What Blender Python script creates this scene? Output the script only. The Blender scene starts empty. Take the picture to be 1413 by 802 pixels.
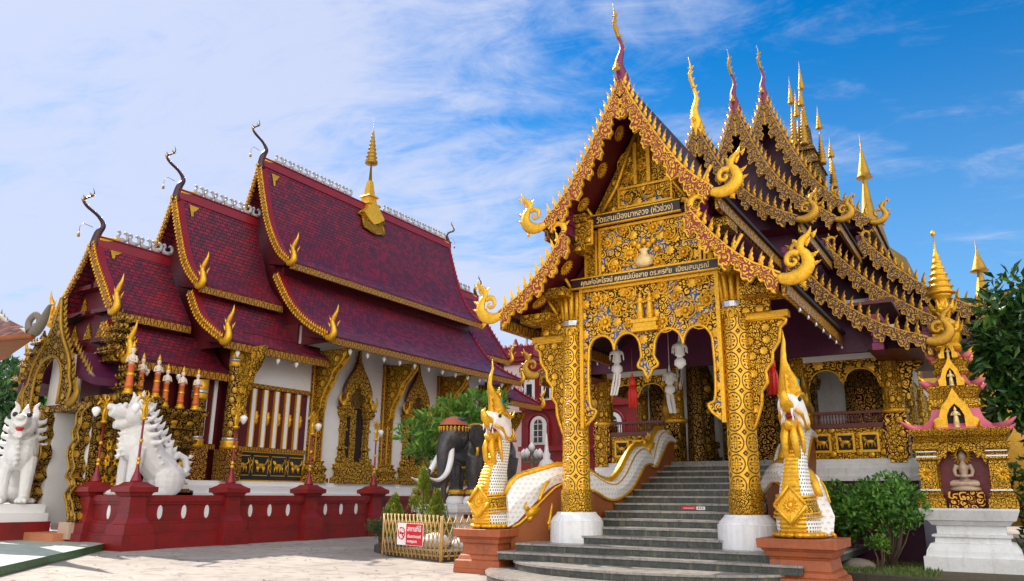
import bpy, bmesh, math, random
from math import sin, cos, pi, radians, hypot, atan2, sqrt
from mathutils import Vector, Matrix
random.seed(7)
S = bpy.context.scene
COL = S.collection
# ---------------------------------------------------------------- camera
cam_d = bpy.data.cameras.new('camera'); cam = bpy.data.objects.new('camera', cam_d); COL.objects.link(cam)
cam_d.sensor_width = 36; cam_d.lens = 1062.8 / 1413 * 36
cam_d.shift_x = -27 / 1413; cam_d.shift_y = 6 / 1413; cam_d.clip_end = 3000; cam_d.clip_start = .1
_y, _p, _r = radians(31.17), radians(14.59), radians(.3)
_F = Vector((-sin(_y) * cos(_p), cos(_y) * cos(_p), sin(_p))); _r0 = Vector((cos(_y), sin(_y), 0)); _u0 = _r0.cross(_F)
_R = _r0 * cos(_r) + _u0 * sin(_r); _U = _u0 * cos(_r) - _r0 * sin(_r)
cam.matrix_world = Matrix(((_R.x, _U.x, -_F.x, 0), (_R.y, _U.y, -_F.y, 0), (_R.z, _U.z, -_F.z, 1.6), (0, 0, 0, 1)))
S.camera = cam
# ---------------------------------------------------------------- sun and sky
SUNV = Vector((-1, .2, 1.0)).normalized()          # towards the sun
EL = math.asin(SUNV.z); AZ = atan2(SUNV.x, SUNV.y)   # azimuth clockwise from +Y
sl = bpy.data.lights.new('sun', 'SUN'); sl.energy = 3.6; sl.angle = radians(.5); sl.color = (1, .93, .82)
so = bpy.data.objects.new('sun', sl); COL.objects.link(so); so.rotation_euler = SUNV.to_track_quat('Z', 'Y').to_euler()
so.location = (-60, 12, 60)
W = bpy.data.worlds.new('World'); S.world = W; W.use_nodes = True
S.view_settings.view_transform = 'Standard'; S.view_settings.look = 'None'
S.view_settings.exposure = 1.08; S.view_settings.gamma = 1
EXPOSURE = S.view_settings.exposure

# ---------------------------------------------------------------- node helper
class G:
    def __init__(s, nt): s.nt = nt
    def put(s, sock, v):
        if v is None: return
        if isinstance(v, bpy.types.NodeSocket): s.nt.links.new(v, sock)
        else:
            if sock.type in ('RGBA',) and len(v) == 3: v = (*v, 1)
            sock.default_value = v
    def n(s, t, ins=None, **props):
        nd = s.nt.nodes.new(t)
        for k, v in props.items(): setattr(nd, k, v)
        for k, v in (ins or {}).items(): s.put(nd.inputs[k], v)
        return nd
    def m(s, op, a, b=None, c=None, clamp=False):
        nd = s.nt.nodes.new('ShaderNodeMath'); nd.operation = op; nd.use_clamp = clamp
        for i, v in enumerate((a, b, c)):
            if v is not None: s.put(nd.inputs[i], v)
        return nd.outputs[0]
    def vm(s, op, a, b=None):
        nd = s.nt.nodes.new('ShaderNodeVectorMath'); nd.operation = op
        s.put(nd.inputs[0], a)
        if b is not None: s.put(nd.inputs[1], b)
        return nd.outputs['Value'] if op in ('LENGTH', 'DISTANCE', 'DOT_PRODUCT') else nd.outputs[0]
    def mix(s, f, a, b, bt='MIX'):
        nd = s.nt.nodes.new('ShaderNodeMix'); nd.data_type = 'RGBA'; nd.blend_type = bt
        s.put(nd.inputs[0], f); s.put(nd.inputs[6], a); s.put(nd.inputs[7], b); return nd.outputs[2]
    def ramp(s, f, a, b, lo=0., hi=1.):
        nd = s.nt.nodes.new('ShaderNodeMapRange'); nd.clamp = True; nd.interpolation_type = 'SMOOTHSTEP'
        s.put(nd.inputs[0], f); s.put(nd.inputs[1], a); s.put(nd.inputs[2], b); s.put(nd.inputs[3], lo); s.put(nd.inputs[4], hi)
        return nd.outputs[0]
    def noise(s, vec, scale, detail=3, rough=.55, dist=0):
        return s.n('ShaderNodeTexNoise', {'Vector': vec, 'Scale': scale, 'Detail': detail, 'Roughness': rough, 'Distortion': dist}).outputs[0]
    def xyz(s, v):
        o = s.n('ShaderNodeSeparateXYZ', {0: v}).outputs; return o[0], o[1], o[2]
    def comb(s, x, y, z=0.): return s.n('ShaderNodeCombineXYZ', {0: x, 1: y, 2: z}).outputs[0]

# sky with high wispy cloud
g = G(W.node_tree); W.node_tree.nodes.clear()
sky = g.n('ShaderNodeTexSky', sky_type='NISHITA', sun_disc=False, sun_elevation=EL, sun_rotation=AZ, air_density=1.0, dust_density=.4, ozone_density=3.0)
tc = g.n('ShaderNodeTexCoord').outputs['Generated']
dx, dy, dz = g.xyz(g.vm('NORMALIZE', tc))
zz = g.m('MAXIMUM', g.m('ADD', dz, .12), .03)
pu, pv = g.m('DIVIDE', dx, zz), g.m('DIVIDE', dy, zz)
cv = g.comb(g.m('ADD', g.m('MULTIPLY', pu, .8), g.m('MULTIPLY', pv, .35)), g.m('ADD', g.m('MULTIPLY', pv, 1.5), g.m('MULTIPLY', pu, -.5)), 3.7)
n1 = g.noise(cv, 1.1, 8, .62, .6); n2 = g.noise(cv, 4.5, 7, .68, 1.2); n3 = g.noise(g.comb(pu, pv, 9.1), .35, 2, .5)
# cloud field is a thin deck that lies over the west (towards the sun); east is clear
west = g.ramp(g.m('ADD', g.m('MULTIPLY', dx, -.8), g.m('MULTIPLY', dy, -.55)), -.50, .25)
dens = g.m('ADD', g.m('ADD', g.m('MULTIPLY', n1, .75), g.m('MULTIPLY', n2, .33)), g.m('MULTIPLY', n3, .25))
cl = g.ramp(g.m('ADD', dens, g.m('MULTIPLY', west, .34)), .67, .99, 0., .88)
hs = g.n('ShaderNodeHueSaturation', {'Saturation': 1.65, 'Value': 1.0, 'Color': sky.outputs[0]}).outputs[0]
skyc = g.vm('SCALE', hs); W_sc = skyc.node; W_sc.inputs['Scale'].default_value = .078
back = g.ramp(g.m('ADD', g.m('MULTIPLY', dx, .76), g.m('MULTIPLY', dy, -.65)), .05, .75)      # bright cloud bank added out of view behind the camera as fill light
haze = g.ramp(dz, .0, .58, .72, 0.)
skyc = g.mix(haze, skyc, (.19, .315, .48))
cloudc = g.mix(cl, skyc, (.335, .36, .455))
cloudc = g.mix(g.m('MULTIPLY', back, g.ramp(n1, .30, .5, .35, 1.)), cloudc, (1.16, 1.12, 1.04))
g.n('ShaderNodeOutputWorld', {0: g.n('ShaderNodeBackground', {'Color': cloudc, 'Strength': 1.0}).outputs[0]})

# ---------------------------------------------------------------- materials
MATS = {}
def newmat(name):
    m = bpy.data.materials.new(name); m.use_nodes = True; m.node_tree.nodes.clear(); MATS[name] = m
    g = G(m.node_tree); g.mt = m
    uv = g.n('ShaderNodeUVMap').outputs[0]; ob = g.n('ShaderNodeTexCoord').outputs['Object']
    return m, g, uv, ob
def finish(g, col, rough=.5, metal=0., bump=None, bdist=.02, bstr=.7, spec=.5, extra=None):
    b = g.n('ShaderNodeBsdfPrincipled', {'Base Color': col, 'Roughness': rough, 'Metallic': metal, 'Specular IOR Level': spec})
    if bump is not None:
        bn = g.n('ShaderNodeBump', {'Height': bump, 'Distance': bdist, 'Strength': bstr}); g.put(b.inputs['Normal'], bn.outputs[0])
    for k, v in (extra or {}).items(): g.put(b.inputs[k], v)
    g.n('ShaderNodeOutputMaterial', {0: b.outputs[0]}); return b
def plain(name, col, rough=.5, metal=0., dirt=.25, dcol=None, scale=1.5, bstr=.3, bscale=25, streak=0, spec=.5, extra=None):
    m, g, uv, ob = newmat(name)
    geo = g.n('ShaderNodeNewGeometry').outputs['Position']
    n = g.noise(geo, scale, 6, .62); n2 = g.noise(geo, scale * 9, 4, .6)
    f = g.m('MULTIPLY', g.ramp(g.m('ADD', g.m('MULTIPLY', n, .7), g.m('MULTIPLY', n2, .3)), .42, .68), dirt)
    dc = dcol or tuple(c * .45 for c in col)
    c = g.mix(f, col, dc)
    if streak:
        x, y, z = g.xyz(geo)
        sn = g.noise(g.comb(g.m('MULTIPLY', x, 9), g.m('MULTIPLY', y, 9), g.m('MULTIPLY', z, .7)), 1, 4, .6)
        c = g.mix(g.m('MULTIPLY', g.ramp(sn, .5, .72), streak), c, dc)
    finish(g, c, g.m('ADD', rough, g.m('MULTIPLY', g.m('SUBTRACT', n2, .5), .3)), metal, g.noise(geo, bscale, 4), .012, bstr, spec, extra)
    return m
GOLD = (.84, .45, .022)
GOLD2 = (.52, .27, .02)
def gold_noise(g, col=GOLD, dark=(.42, .17, .012)):
    geo = g.n('ShaderNodeNewGeometry').outputs['Position']
    n = g.noise(geo, 14, 4, .65); n1 = g.noise(geo, 1.3, 3, .5)
    return g.mix(g.m('MULTIPLY', g.ramp(g.m('ADD', g.m('MULTIPLY', n, .6), g.m('MULTIPLY', n1, .4)), .42, .66), .55), col, dark)
def gold_plain(name, col=GOLD, rough=.33, metal=.5, bs=40, bstr=.5):
    m, g, uv, ob = newmat(name); geo = g.n('ShaderNodeNewGeometry').outputs['Position']
    v = g.n('ShaderNodeTexVoronoi', {'Vector': geo, 'Scale': bs}).outputs[0]
    finish(g, gold_noise(g, col, tuple(c * .42 for c in col)), rough, metal, v, .012, bstr); return m
def scroll_mask(g, uv, s, arms=1., tight=16., gap=.06, seed=0., thr=-.15):
    """spiral scrollwork: every voronoi cell carries one scroll"""
    p = g.vm('ADD', g.vm('MULTIPLY', uv, (s, s, 0)), (seed, seed * 1.7, 0))
    w = g.n('ShaderNodeTexNoise', {'Vector': p, 'Scale': 1.7, 'Detail': 1.}).outputs[1]
    p = g.vm('ADD', p, g.vm('MULTIPLY', g.vm('SUBTRACT', w, (.5, .5, .5)), (.35, .35, 0)))
    v = g.n('ShaderNodeTexVoronoi', {'Vector': p, 'Scale': 1., 'Randomness': 1.}, voronoi_dimensions='2D')
    e = g.n('ShaderNodeTexVoronoi', {'Vector': p, 'Scale': 1., 'Randomness': 1.}, voronoi_dimensions='2D', feature='DISTANCE_TO_EDGE').outputs['Distance']
    loc = g.vm('SUBTRACT', p, v.outputs['Position']); x, y, _ = g.xyz(loc)
    th = g.m('ARCTAN2', y, x); r = g.vm('LENGTH', g.comb(x, y))
    c1, c2, c3 = g.xyz(v.outputs['Color'])
    sg_ = g.m('SUBTRACT', g.m('MULTIPLY', g.m('GREATER_THAN', c1, .5), 2.), 1.)      # half the scrolls turn the other way
    a = g.m('SINE', g.m('ADD', g.m('MULTIPLY', g.m('MULTIPLY', th, sg_), g.m('ADD', arms, g.m('FLOOR', g.m('MULTIPLY', c3, 2.2)))), g.m('MULTIPLY', r, g.m('MULTIPLY', g.m('ADD', .6, g.m('MULTIPLY', c2, .8)), tight))))
    k = g.ramp(a, thr - .25, thr + .25)
    k = g.m('MINIMUM', k, g.ramp(e, gap * .4, gap))
    k = g.m('MAXIMUM', k, g.ramp(r, .17, .12))
    return k, r, th
def filigree(name, ground=(.05, .012, .008), s=5., col=GOLD, ground2=None, flower=0., metal=.4, bd=.03, arms=1., tight=16., seed=0., thr=-.15, rough=.38):
    m, g, uv, ob = newmat(name)
    k, r, th = scroll_mask(g, uv, s, arms, tight, .07, seed, thr)
    h = k
    if flower:
        pf = g.vm('MULTIPLY', uv, (flower, flower, 0))
        v = g.n('ShaderNodeTexVoronoi', {'Vector': pf, 'Scale': 1., 'Randomness': .65}, voronoi_dimensions='2D')
        x, y, _ = g.xyz(g.vm('SUBTRACT', pf, v.outputs['Position'])); rr = g.vm('LENGTH', g.comb(x, y)); t2 = g.m('ARCTAN2', y, x)
        rad = g.m('ADD', .25, g.m('MULTIPLY', g.m('COSINE', g.m('MULTIPLY', t2, 9)), .035))
        fl = g.ramp(g.m('SUBTRACT', rr, rad), .03, -.03)
        k = g.m('MAXIMUM', g.m('MINIMUM', k, g.ramp(g.m('SUBTRACT', rr, rad), .03, .08)), fl)
        h = g.m('ADD', k, g.m('MULTIPLY', fl, g.m('SUBTRACT', 1.2, g.m('MULTIPLY', rr, 3.))))
    gr = ground
    if ground2:
        geo = g.noise(g.vm('MULTIPLY', uv, (2.1, 2.1, 0)), 1., 2); gr = g.mix(g.ramp(geo, .49, .56), ground, ground2)
    c = g.mix(k, gr, gold_noise(g, col, tuple(c * .45 for c in col)))
    finish(g, c, g.m('ADD', .7, g.m('MULTIPLY', k, rough - .7)), g.m('MULTIPLY', k, metal), h, bd, .9, g.m('ADD', .06, g.m('MULTIPLY', k, .44)))
    return m
def board_mat(name, ground, wid=.35, s=7.5, col=GOLD, rim=.035, seed=3.):
    m, g, uv, ob = newmat(name); u, v, _ = g.xyz(uv)
    k, r, th = scroll_mask(g, uv, s, 1., 15., .07, seed, .15)
    edge = g.m('MAXIMUM', g.ramp(v, rim, rim * .7), g.ramp(v, wid - rim, wid - rim * .7))
    k = g.m('MAXIMUM', k, edge)
    c = g.mix(k, ground, gold_noise(g, col, tuple(c * .45 for c in col)))
    finish(g, c, .4, g.m('MULTIPLY', k, .4), k, .025, .9); return m
def ring_mat(name, cell=.40, ground=(.06, .02, .006)):
    """circles holding four-petal flowers, for the columns"""
    m, g, uv, ob = newmat(name); u, v, _ = g.xyz(uv)
    gold = gold_noise(g)
    fx = g.m('SUBTRACT', g.m('FRACT', g.m('DIVIDE', u, cell)), .5); fy = g.m('SUBTRACT', g.m('FRACT', g.m('DIVIDE', v, cell)), .5)
    r = g.vm('LENGTH', g.comb(fx, fy)); t = g.m('ARCTAN2', fy, fx)
    ring = g.m('ABSOLUTE', g.m('SUBTRACT', r, .44)); k1 = g.ramp(ring, .012, .034)       # dark line round the circle
    pet = g.m('ADD', .17, g.m('MULTIPLY', g.m('COSINE', g.m('MULTIPLY', t, 4)), .12))
    k2 = g.m('ABSOLUTE', g.m('SUBTRACT', r, pet)); k2 = g.m('MAXIMUM', g.ramp(k2, .01, .045), g.ramp(r, .1, .06))
    k2 = g.m('MAXIMUM', k2, g.ramp(r, .32, .36))
    dots = g.ramp(g.vm('LENGTH', g.comb(g.m('SUBTRACT', g.m('ABSOLUTE', fx), .21), g.m('SUBTRACT', g.m('ABSOLUTE', fy), .21))), .035, .065)
    hx = g.m('SUBTRACT', .5, g.m('ABSOLUTE', fx)); hy = g.m('SUBTRACT', .5, g.m('ABSOLUTE', fy))
    star = g.ramp(g.m('ADD', hx, hy), .10, .16); star = g.m('MAXIMUM', star, g.ramp(g.m('ADD', hx, hy), .07, .03))
    k = g.m('MINIMUM', g.m('MINIMUM', k1, k2), g.m('MINIMUM', dots, star))
    c = g.mix(k, ground, gold); finish(g, c, .36, g.m('MULTIPLY', k, .4), k, .03, 1.); return m
def tile_mat(name, c1, c2, c3, rr=.30, sp=.5):
    m, g, uv, ob = newmat(name)
    br = g.n('ShaderNodeTexBrick', {'Vector': uv, 'Color1': (0, 0, 0), 'Color2': (1, 1, 1), 'Mortar': (.5, .5, .5), 'Scale': 1., 'Mortar Size': .014, 'Mortar Smooth': .3, 'Bias': 0., 'Brick Width': .24, 'Row Height': .19}, offset=.5)
    u, v, _ = g.xyz(uv)
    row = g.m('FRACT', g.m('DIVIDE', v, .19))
    vary = g.xyz(br.outputs[0])[0]
    big = g.noise(uv, .6, 4, .6); sm = g.noise(uv, 5, 3)
    c = g.mix(g.ramp(vary, .1, .9), c1, c2); c = g.mix(g.m('MULTIPLY', g.ramp(g.m('ADD', g.m('MULTIPLY', big, .6), g.m('MULTIPLY', sm, .4)), .44, .62), .65), c, c3)
    st = g.noise(g.comb(g.m('MULTIPLY', u, .35), g.m('MULTIPLY', v, 2.6)), 1.3, 5, .62)
    c = g.mix(g.m('MULTIPLY', g.ramp(st, .48, .70), .55), c, (.050, .022, .035))
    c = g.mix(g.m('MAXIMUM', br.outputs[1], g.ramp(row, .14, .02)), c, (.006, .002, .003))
    h = g.m('ADD', g.m('MULTIPLY', row, -1.), g.m('MULTIPLY', br.outputs[1], -.8))
    finish(g, c, g.m('ADD', rr, g.m('MULTIPLY', vary, .22)), 0., h, .05, .9, sp); return m
def teeth_mat(name, per, col=GOLD, ground=(.09, .01, .008)):
    m, g, uv, ob = newmat(name); u, v, _ = g.xyz(uv)
    f = g.m('FRACT', g.m('DIVIDE', u, per)); f = g.m('ABSOLUTE', g.m('SUBTRACT', f, .5))
    x, y = f, g.m('FRACT', g.m('DIVIDE', v, per))
    k = g.ramp(g.m('ABSOLUTE', g.m('SUBTRACT', g.m('ADD', f, g.m('MULTIPLY', y, .3)), .38)), .05, .10)
    k2, r, th = scroll_mask(g, uv, 11., 1., 12., .07, 1., -.3)
    k = g.m('MINIMUM', k, g.m('ADD', .25, k2))
    finish(g, g.mix(k, ground, gold_noise(g, col, tuple(c * .5 for c in col))), .4, g.m('MULTIPLY', k, .4), k, .025, .9); return m
def scale_mat(name, cell=.075, base=(.86, .87, .86), dot=(.02, .045, .04)):
    m, g, uv, ob = newmat(name); u, v, _ = g.xyz(uv)
    vv = g.m('DIVIDE', v, cell); ro = g.m('FLOOR', vv); uu = g.m('ADD', g.m('DIVIDE', u, cell), g.m('MULTIPLY', ro, .5))
    fx = g.m('SUBTRACT', g.m('FRACT', uu), .5); fy = g.m('SUBTRACT', g.m('FRACT', vv), .5)
    r = g.vm('LENGTH', g.comb(fx, g.m('MULTIPLY', fy, 1.0)))
    k = g.ramp(r, .20, .31)
    finish(g, g.mix(k, dot, base), g.m('ADD', .12, g.m('MULTIPLY', k, .3)), 0., k, .01, .8); return m
def leaf_mat(name, a, b, c, tr=.25, rough=.45):
    m, g, uv, ob = newmat(name); geo = g.n('ShaderNodeNewGeometry')
    n = g.noise(geo.outputs['Position'], 2.2, 3); rnd = geo.outputs['Random Per Island']
    col = g.mix(g.ramp(n, .38, .62), a, b); col = g.mix(g.ramp(rnd, .55, 1.), col, c)
    bs = g.n('ShaderNodeBsdfPrincipled', {'Base Color': col, 'Roughness': rough})
    t = g.n('ShaderNodeBsdfTranslucent', {'Color': g.mix(.5, col, c)})
    g.n('ShaderNodeOutputMaterial', {0: g.n('ShaderNodeMixShader', {0: tr, 1: bs.outputs[0], 2: t.outputs[0]}).outputs[0]}); return m

M = {}
M['gold'] = gold_plain('gold_paint')
M['goldd'] = gold_plain('old_gold', (.40, .22, .02), .40, .6)
M['goldm'] = gold_plain('roof_gold', GOLD2, .36, .55)
M['facade'] = filigree('blue_gold_filigree', (.03, .014, .012), 6.5, GOLD, (.004, .13, .46), 2.3, thr=-.45)
M['facade2'] = filigree('gold_relief_small', (.07, .02, .006), 11., GOLD, None, 3.1, seed=5., thr=-.35)
M['fildark'] = filigree('gold_on_black', (.012, .006, .006), 6., (.52, .29, .03), None, 2.2, seed=9., thr=.05)
M['filmar'] = filigree('gold_on_maroon', (.07, .006, .012), 6., (.74, .41, .04), None, 0, seed=2., thr=.15)
M['filfine'] = filigree('gold_fine', (.04, .014, .005), 14., GOLD, None, 0, seed=4., thr=-.4)
M['bracket'] = filigree('gold_bracket', (.03, .012, .006), 5.2, (.85, .47, .035), None, 1.7, seed=6., thr=-.5, bd=.05)
M['mid'] = filigree('gold_old_relief', (.015, .008, .005), 7., (.34, .18, .02), None, 0, seed=8., thr=-.2, bd=.05)
M['filwin'] = filigree('gold_window_carving', (.035, .012, .006), 5.5, (.86, .48, .04), None, 0, seed=14., thr=-.25, bd=.05)
M['wscale'] = scale_mat('pale_relief_scales', .10, (.80, .80, .80), (.70, .70, .71))
M['rings'] = ring_mat('column_rings')
M['boardr'] = board_mat('red_gold_board', (.24, .015, .008))
M['boardd'] = board_mat('dark_gold_board', (.05, .006, .008), seed=5., col=GOLD2, rim=.028)
M['teeth'] = teeth_mat('eave_gold', .26)
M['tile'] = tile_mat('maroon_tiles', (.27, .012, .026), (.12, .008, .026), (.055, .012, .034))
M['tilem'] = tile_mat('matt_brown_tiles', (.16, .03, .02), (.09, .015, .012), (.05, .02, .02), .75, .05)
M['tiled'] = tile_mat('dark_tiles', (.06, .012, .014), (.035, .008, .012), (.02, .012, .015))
M['trim'] = plain('red_trim', (.23, .008, .018), .38, dirt=.3)
M['maroon'] = plain('maroon_wood', (.10, .006, .012), .45, dirt=.4)
M['maroond'] = plain('dark_finial_paint', (.035, .005, .012), .35, dirt=.3)
M['purple'] = plain('purple_wall', (.075, .004, .038), .5, dirt=.6, scale=1.1)
M['magenta'] = plain('magenta_wood', (.17, .006, .07), .45, dirt=.4)
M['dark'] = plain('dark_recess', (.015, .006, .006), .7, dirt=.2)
M['redwall'] = plain('red_wall_paint', (.235, .009, .010), .42, dirt=.65, dcol=(.09, .012, .010), streak=.45)
M['white'] = plain('white_plaster', (.80, .79, .80), .6, dirt=.12, dcol=(.5, .47, .45))
M['whited'] = plain('white_plaster_aged', (.76, .77, .79), .55, dirt=.4, dcol=(.40, .39, .37), streak=.32)
M['statue'] = plain('white_statue_paint', (.82, .80, .80), .38, dirt=.10, dcol=(.55, .50, .50), scale=3)
m_, g_, uv_, ob_ = newmat('white_statue_paint2'); _ge = g_.n('ShaderNodeNewGeometry').outputs['Position']
_w = g_.vm('ADD', g_.vm('MULTIPLY', _ge, (1, 1, 1.6)), g_.vm('SCALE', g_.n('ShaderNodeTexNoise', {'Vector': _ge, 'Scale': 4.}).outputs[1])); _v = g_.n('ShaderNodeTexVoronoi', {'Vector': _w, 'Scale': 7.5}).outputs[0]; _n = g_.noise(_ge, 2.2, 6, .65)
finish(g_, g_.mix(g_.m('MULTIPLY', g_.ramp(_n, .5, .72), .30), (.82, .80, .79), (.52, .46, .42)), .42, 0., g_.m('MULTIPLY', g_.m('SINE', g_.m('MULTIPLY', _v, 22.)), .5), .02, .55); M['statue2'] = m_
M['pink'] = plain('pink_plaster', (.78, .62, .60), .6, dirt=.15)
M['terra'] = plain('terracotta_stone', (.38, .095, .028), .5, dirt=.55, dcol=(.16, .045, .02), streak=.5, bstr=.5)
M['brown'] = plain('brown_render', (.27, .075, .014), .65, dirt=.45, dcol=(.12, .035, .012), bstr=.6, bscale=35)
M['black'] = plain('black_paint', (.012, .012, .014), .35, dirt=.1)
M['cream'] = plain('cream_wall', (.62, .56, .48), .6, dirt=.2)
M['redsign'] = plain('red_sign', (.62, .010, .018), .35, dirt=.05)
M['signw'] = plain('white_sign', (.85, .85, .85), .35, dirt=.03)
M['signb'] = plain('dark_sign_board', (.030, .012, .014), .35, dirt=.2)
M['lettering'] = gold_plain('letter_gold', (.88, .66, .30), .35, .2)
M['scales'] = scale_mat('white_mosaic_scales', .062, (.84, .83, .80), (.06, .10, .09))
M['iron'] = plain('green_iron', (.10, .26, .18), .4)
M['bulb'] = plain('milk_glass', (.86, .86, .84), .12, dirt=0)
M['bamboo'] = plain('bamboo', (.52, .32, .10), .5, dirt=.5, dcol=(.25, .14, .05), scale=6)
M['bark'] = plain('bark', (.11, .075, .05), .85, dirt=.5, bstr=.9)
M['leaf'] = leaf_mat('leaf_green', (.045, .15, .02), (.09, .25, .03), (.17, .36, .04))
M['leafd'] = leaf_mat('leaf_dark', (.015, .055, .014), (.03, .10, .02), (.07, .16, .03), .15)
M['leafb'] = leaf_mat('leaf_bright', (.10, .28, .03), (.05, .17, .02), (.28, .42, .05), .3)
M['leafy'] = leaf_mat('leaf_yellow', (.13, .20, .02), (.05, .11, .015), (.42, .44, .04), .25)
M['leafr'] = leaf_mat('leaf_glossy', (.012, .05, .012), (.03, .10, .02), (.10, .20, .03), .15, .25)
M['pinkr'] = plain('pink_roof', (.62, .13, .19), .4, dirt=.2)
M['blue'] = plain('teal_mosaic', (.01, .22, .26), .2)
M['silver'] = plain('mirror_mosaic', (.6, .62, .66), .2, .6, dirt=.5, scale=20)
M['rail'] = plain('red_brown_wood', (.13, .02, .012), .4, dirt=.3)
M['stone'] = plain('sandstone', (.50, .36, .26), .7, dirt=.3)
M['orange'] = plain('orange_cloth', (.62, .13, .02), .5, dirt=.3, scale=8)
M['skin'] = plain('painted_plaster', (.72, .58, .48), .5, dirt=.2)
M['redl'] = plain('red_paper', (.60, .02, .015), .5, dirt=.3, scale=12)
M['paper'] = plain('white_paper', (.80, .80, .80), .6, dirt=.1)
M['eleph'] = plain('elephant_hide_paint', (.035, .036, .042), .28, dirt=.5, dcol=(.09, .085, .085), scale=5, bstr=.5, bscale=18)
M['soil'] = plain('soil', (.10, .075, .04), .9, dirt=.5, bstr=.8)
M['grass'] = leaf_mat('grass_blades', (.06, .13, .02), (.10, .18, .03), (.20, .22, .05), .2)
M['kerbst'] = plain('mossy_kerb', (.075, .06, .045), .8, dirt=.6, streak=.5, bstr=.8)
M['greenk'] = plain('green_kerb_paint', (.02, .13, .035), .4, dirt=.5, dcol=(.015, .04, .02))
M['oranget'] = plain('orange_step', (.55, .20, .09), .5, dirt=.4)
M['glass'] = plain('dark_glass', (.03, .035, .04), .08, dirt=0)
M['boulder'] = plain('boulder', (.20, .17, .14), .85, dirt=.6, bstr=.8, bscale=8)
M['cloth'] = plain('saddle_cloth', (.42, .11, .04), .5, dirt=.3)
M['frangi'] = plain('grey_white_paint', (.34, .33, .35), .5)

def ground_mat():
    m, g, uv, ob = newmat('concrete_ground'); geo = g.n('ShaderNodeNewGeometry').outputs['Position']
    a = g.noise(geo, .35, 6, .6); b = g.noise(geo, 2.3, 7, .68, .5); d = g.noise(geo, 30, 4, .7)
    c = g.mix(g.ramp(a, .38, .62), (.38, .33, .29), (.29, .25, .22)); c = g.mix(g.m('MULTIPLY', g.ramp(b, .48, .66), .75), c, (.17, .14, .12))
    c = g.mix(g.m('MULTIPLY', g.ramp(d, .55, .8), .35), c, (.15, .13, .11))
    x, y, z = g.xyz(g.vm('ADD', geo, g.vm('MULTIPLY', g.n('ShaderNodeTexNoise', {'Vector': geo, 'Scale': 2.}).outputs[1], (.06, .06, 0))))
    j = g.m('MINIMUM', g.m('ABSOLUTE', g.m('SUBTRACT', g.m('FRACT', g.m('DIVIDE', x, 3.1)), .5)), g.m('ABSOLUTE', g.m('SUBTRACT', g.m('FRACT', g.m('DIVIDE', y, 3.7)), .5)))
    c = g.mix(g.ramp(j, .006, .002), c, (.10, .085, .07))
    finish(g, c, .85, 0., g.m('ADD', g.m('MULTIPLY', b, .5), d), .01, .5); return m
M['ground'] = ground_mat()
def stair_mat(name, c1, c2, c3, rough):
    m, g, uv, ob = newmat(name); geo = g.n('ShaderNodeNewGeometry').outputs['Position']
    x, y, z = g.xyz(geo); br = g.n('ShaderNodeTexBrick', {'Vector': uv, 'Color1': (0, 0, 0), 'Color2': (1, 1, 1), 'Mortar': (0, 0, 0), 'Scale': 1., 'Mortar Size': .004, 'Brick Width': .6, 'Row Height': .64}, offset=.37)
    n = g.noise(geo, 7, 6, .7); sp = g.noise(geo, 60, 2)
    st = g.noise(g.comb(g.m('MULTIPLY', x, 12), g.m('MULTIPLY', y, 12), g.m('MULTIPLY', z, 1.5)), 1, 5, .65)
    c = g.mix(g.xyz(br.outputs[0])[0], c1, c2); c = g.mix(g.m('MULTIPLY', g.ramp(n, .42, .66), .7), c, c3)
    c = g.mix(g.m('MULTIPLY', g.ramp(st, .5, .7), .6), c, (.20, .16, .085)); c = g.mix(br.outputs[1], c, (.01, .01, .01))
    c = g.mix(g.m('MULTIPLY', g.ramp(sp, .5, .7), .3), c, (.3, .3, .28))
    finish(g, c, rough, 0., n, .008, .4); return m
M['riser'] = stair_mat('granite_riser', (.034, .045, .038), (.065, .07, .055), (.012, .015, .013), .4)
M['tread'] = stair_mat('granite_tread', (.27, .25, .235), (.36, .335, .31), (.13, .12, .11), .34)  # worn granite, paler than the risers: sunlight on the treads put into the colour
def path_mat():
    m, g, uv, ob = newmat('pale_green_tiles'); geo = g.n('ShaderNodeNewGeometry').outputs['Position']
    ch = g.n('ShaderNodeTexBrick', {'Vector': geo, 'Color1': (.42, .50, .44), 'Color2': (.34, .43, .38), 'Mortar': (.22, .24, .22), 'Scale': 1., 'Mortar Size': .012, 'Brick Width': .3, 'Row Height': .3}, offset=0.)
    n = g.noise(geo, 3, 5, .6); c = g.mix(g.m('MULTIPLY', g.ramp(n, .45, .7), .4), ch.outputs[0], (.22, .23, .20))
    finish(g, c, .45, 0., ch.outputs[1], .004, .4); return m
M['path'] = path_mat()
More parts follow.
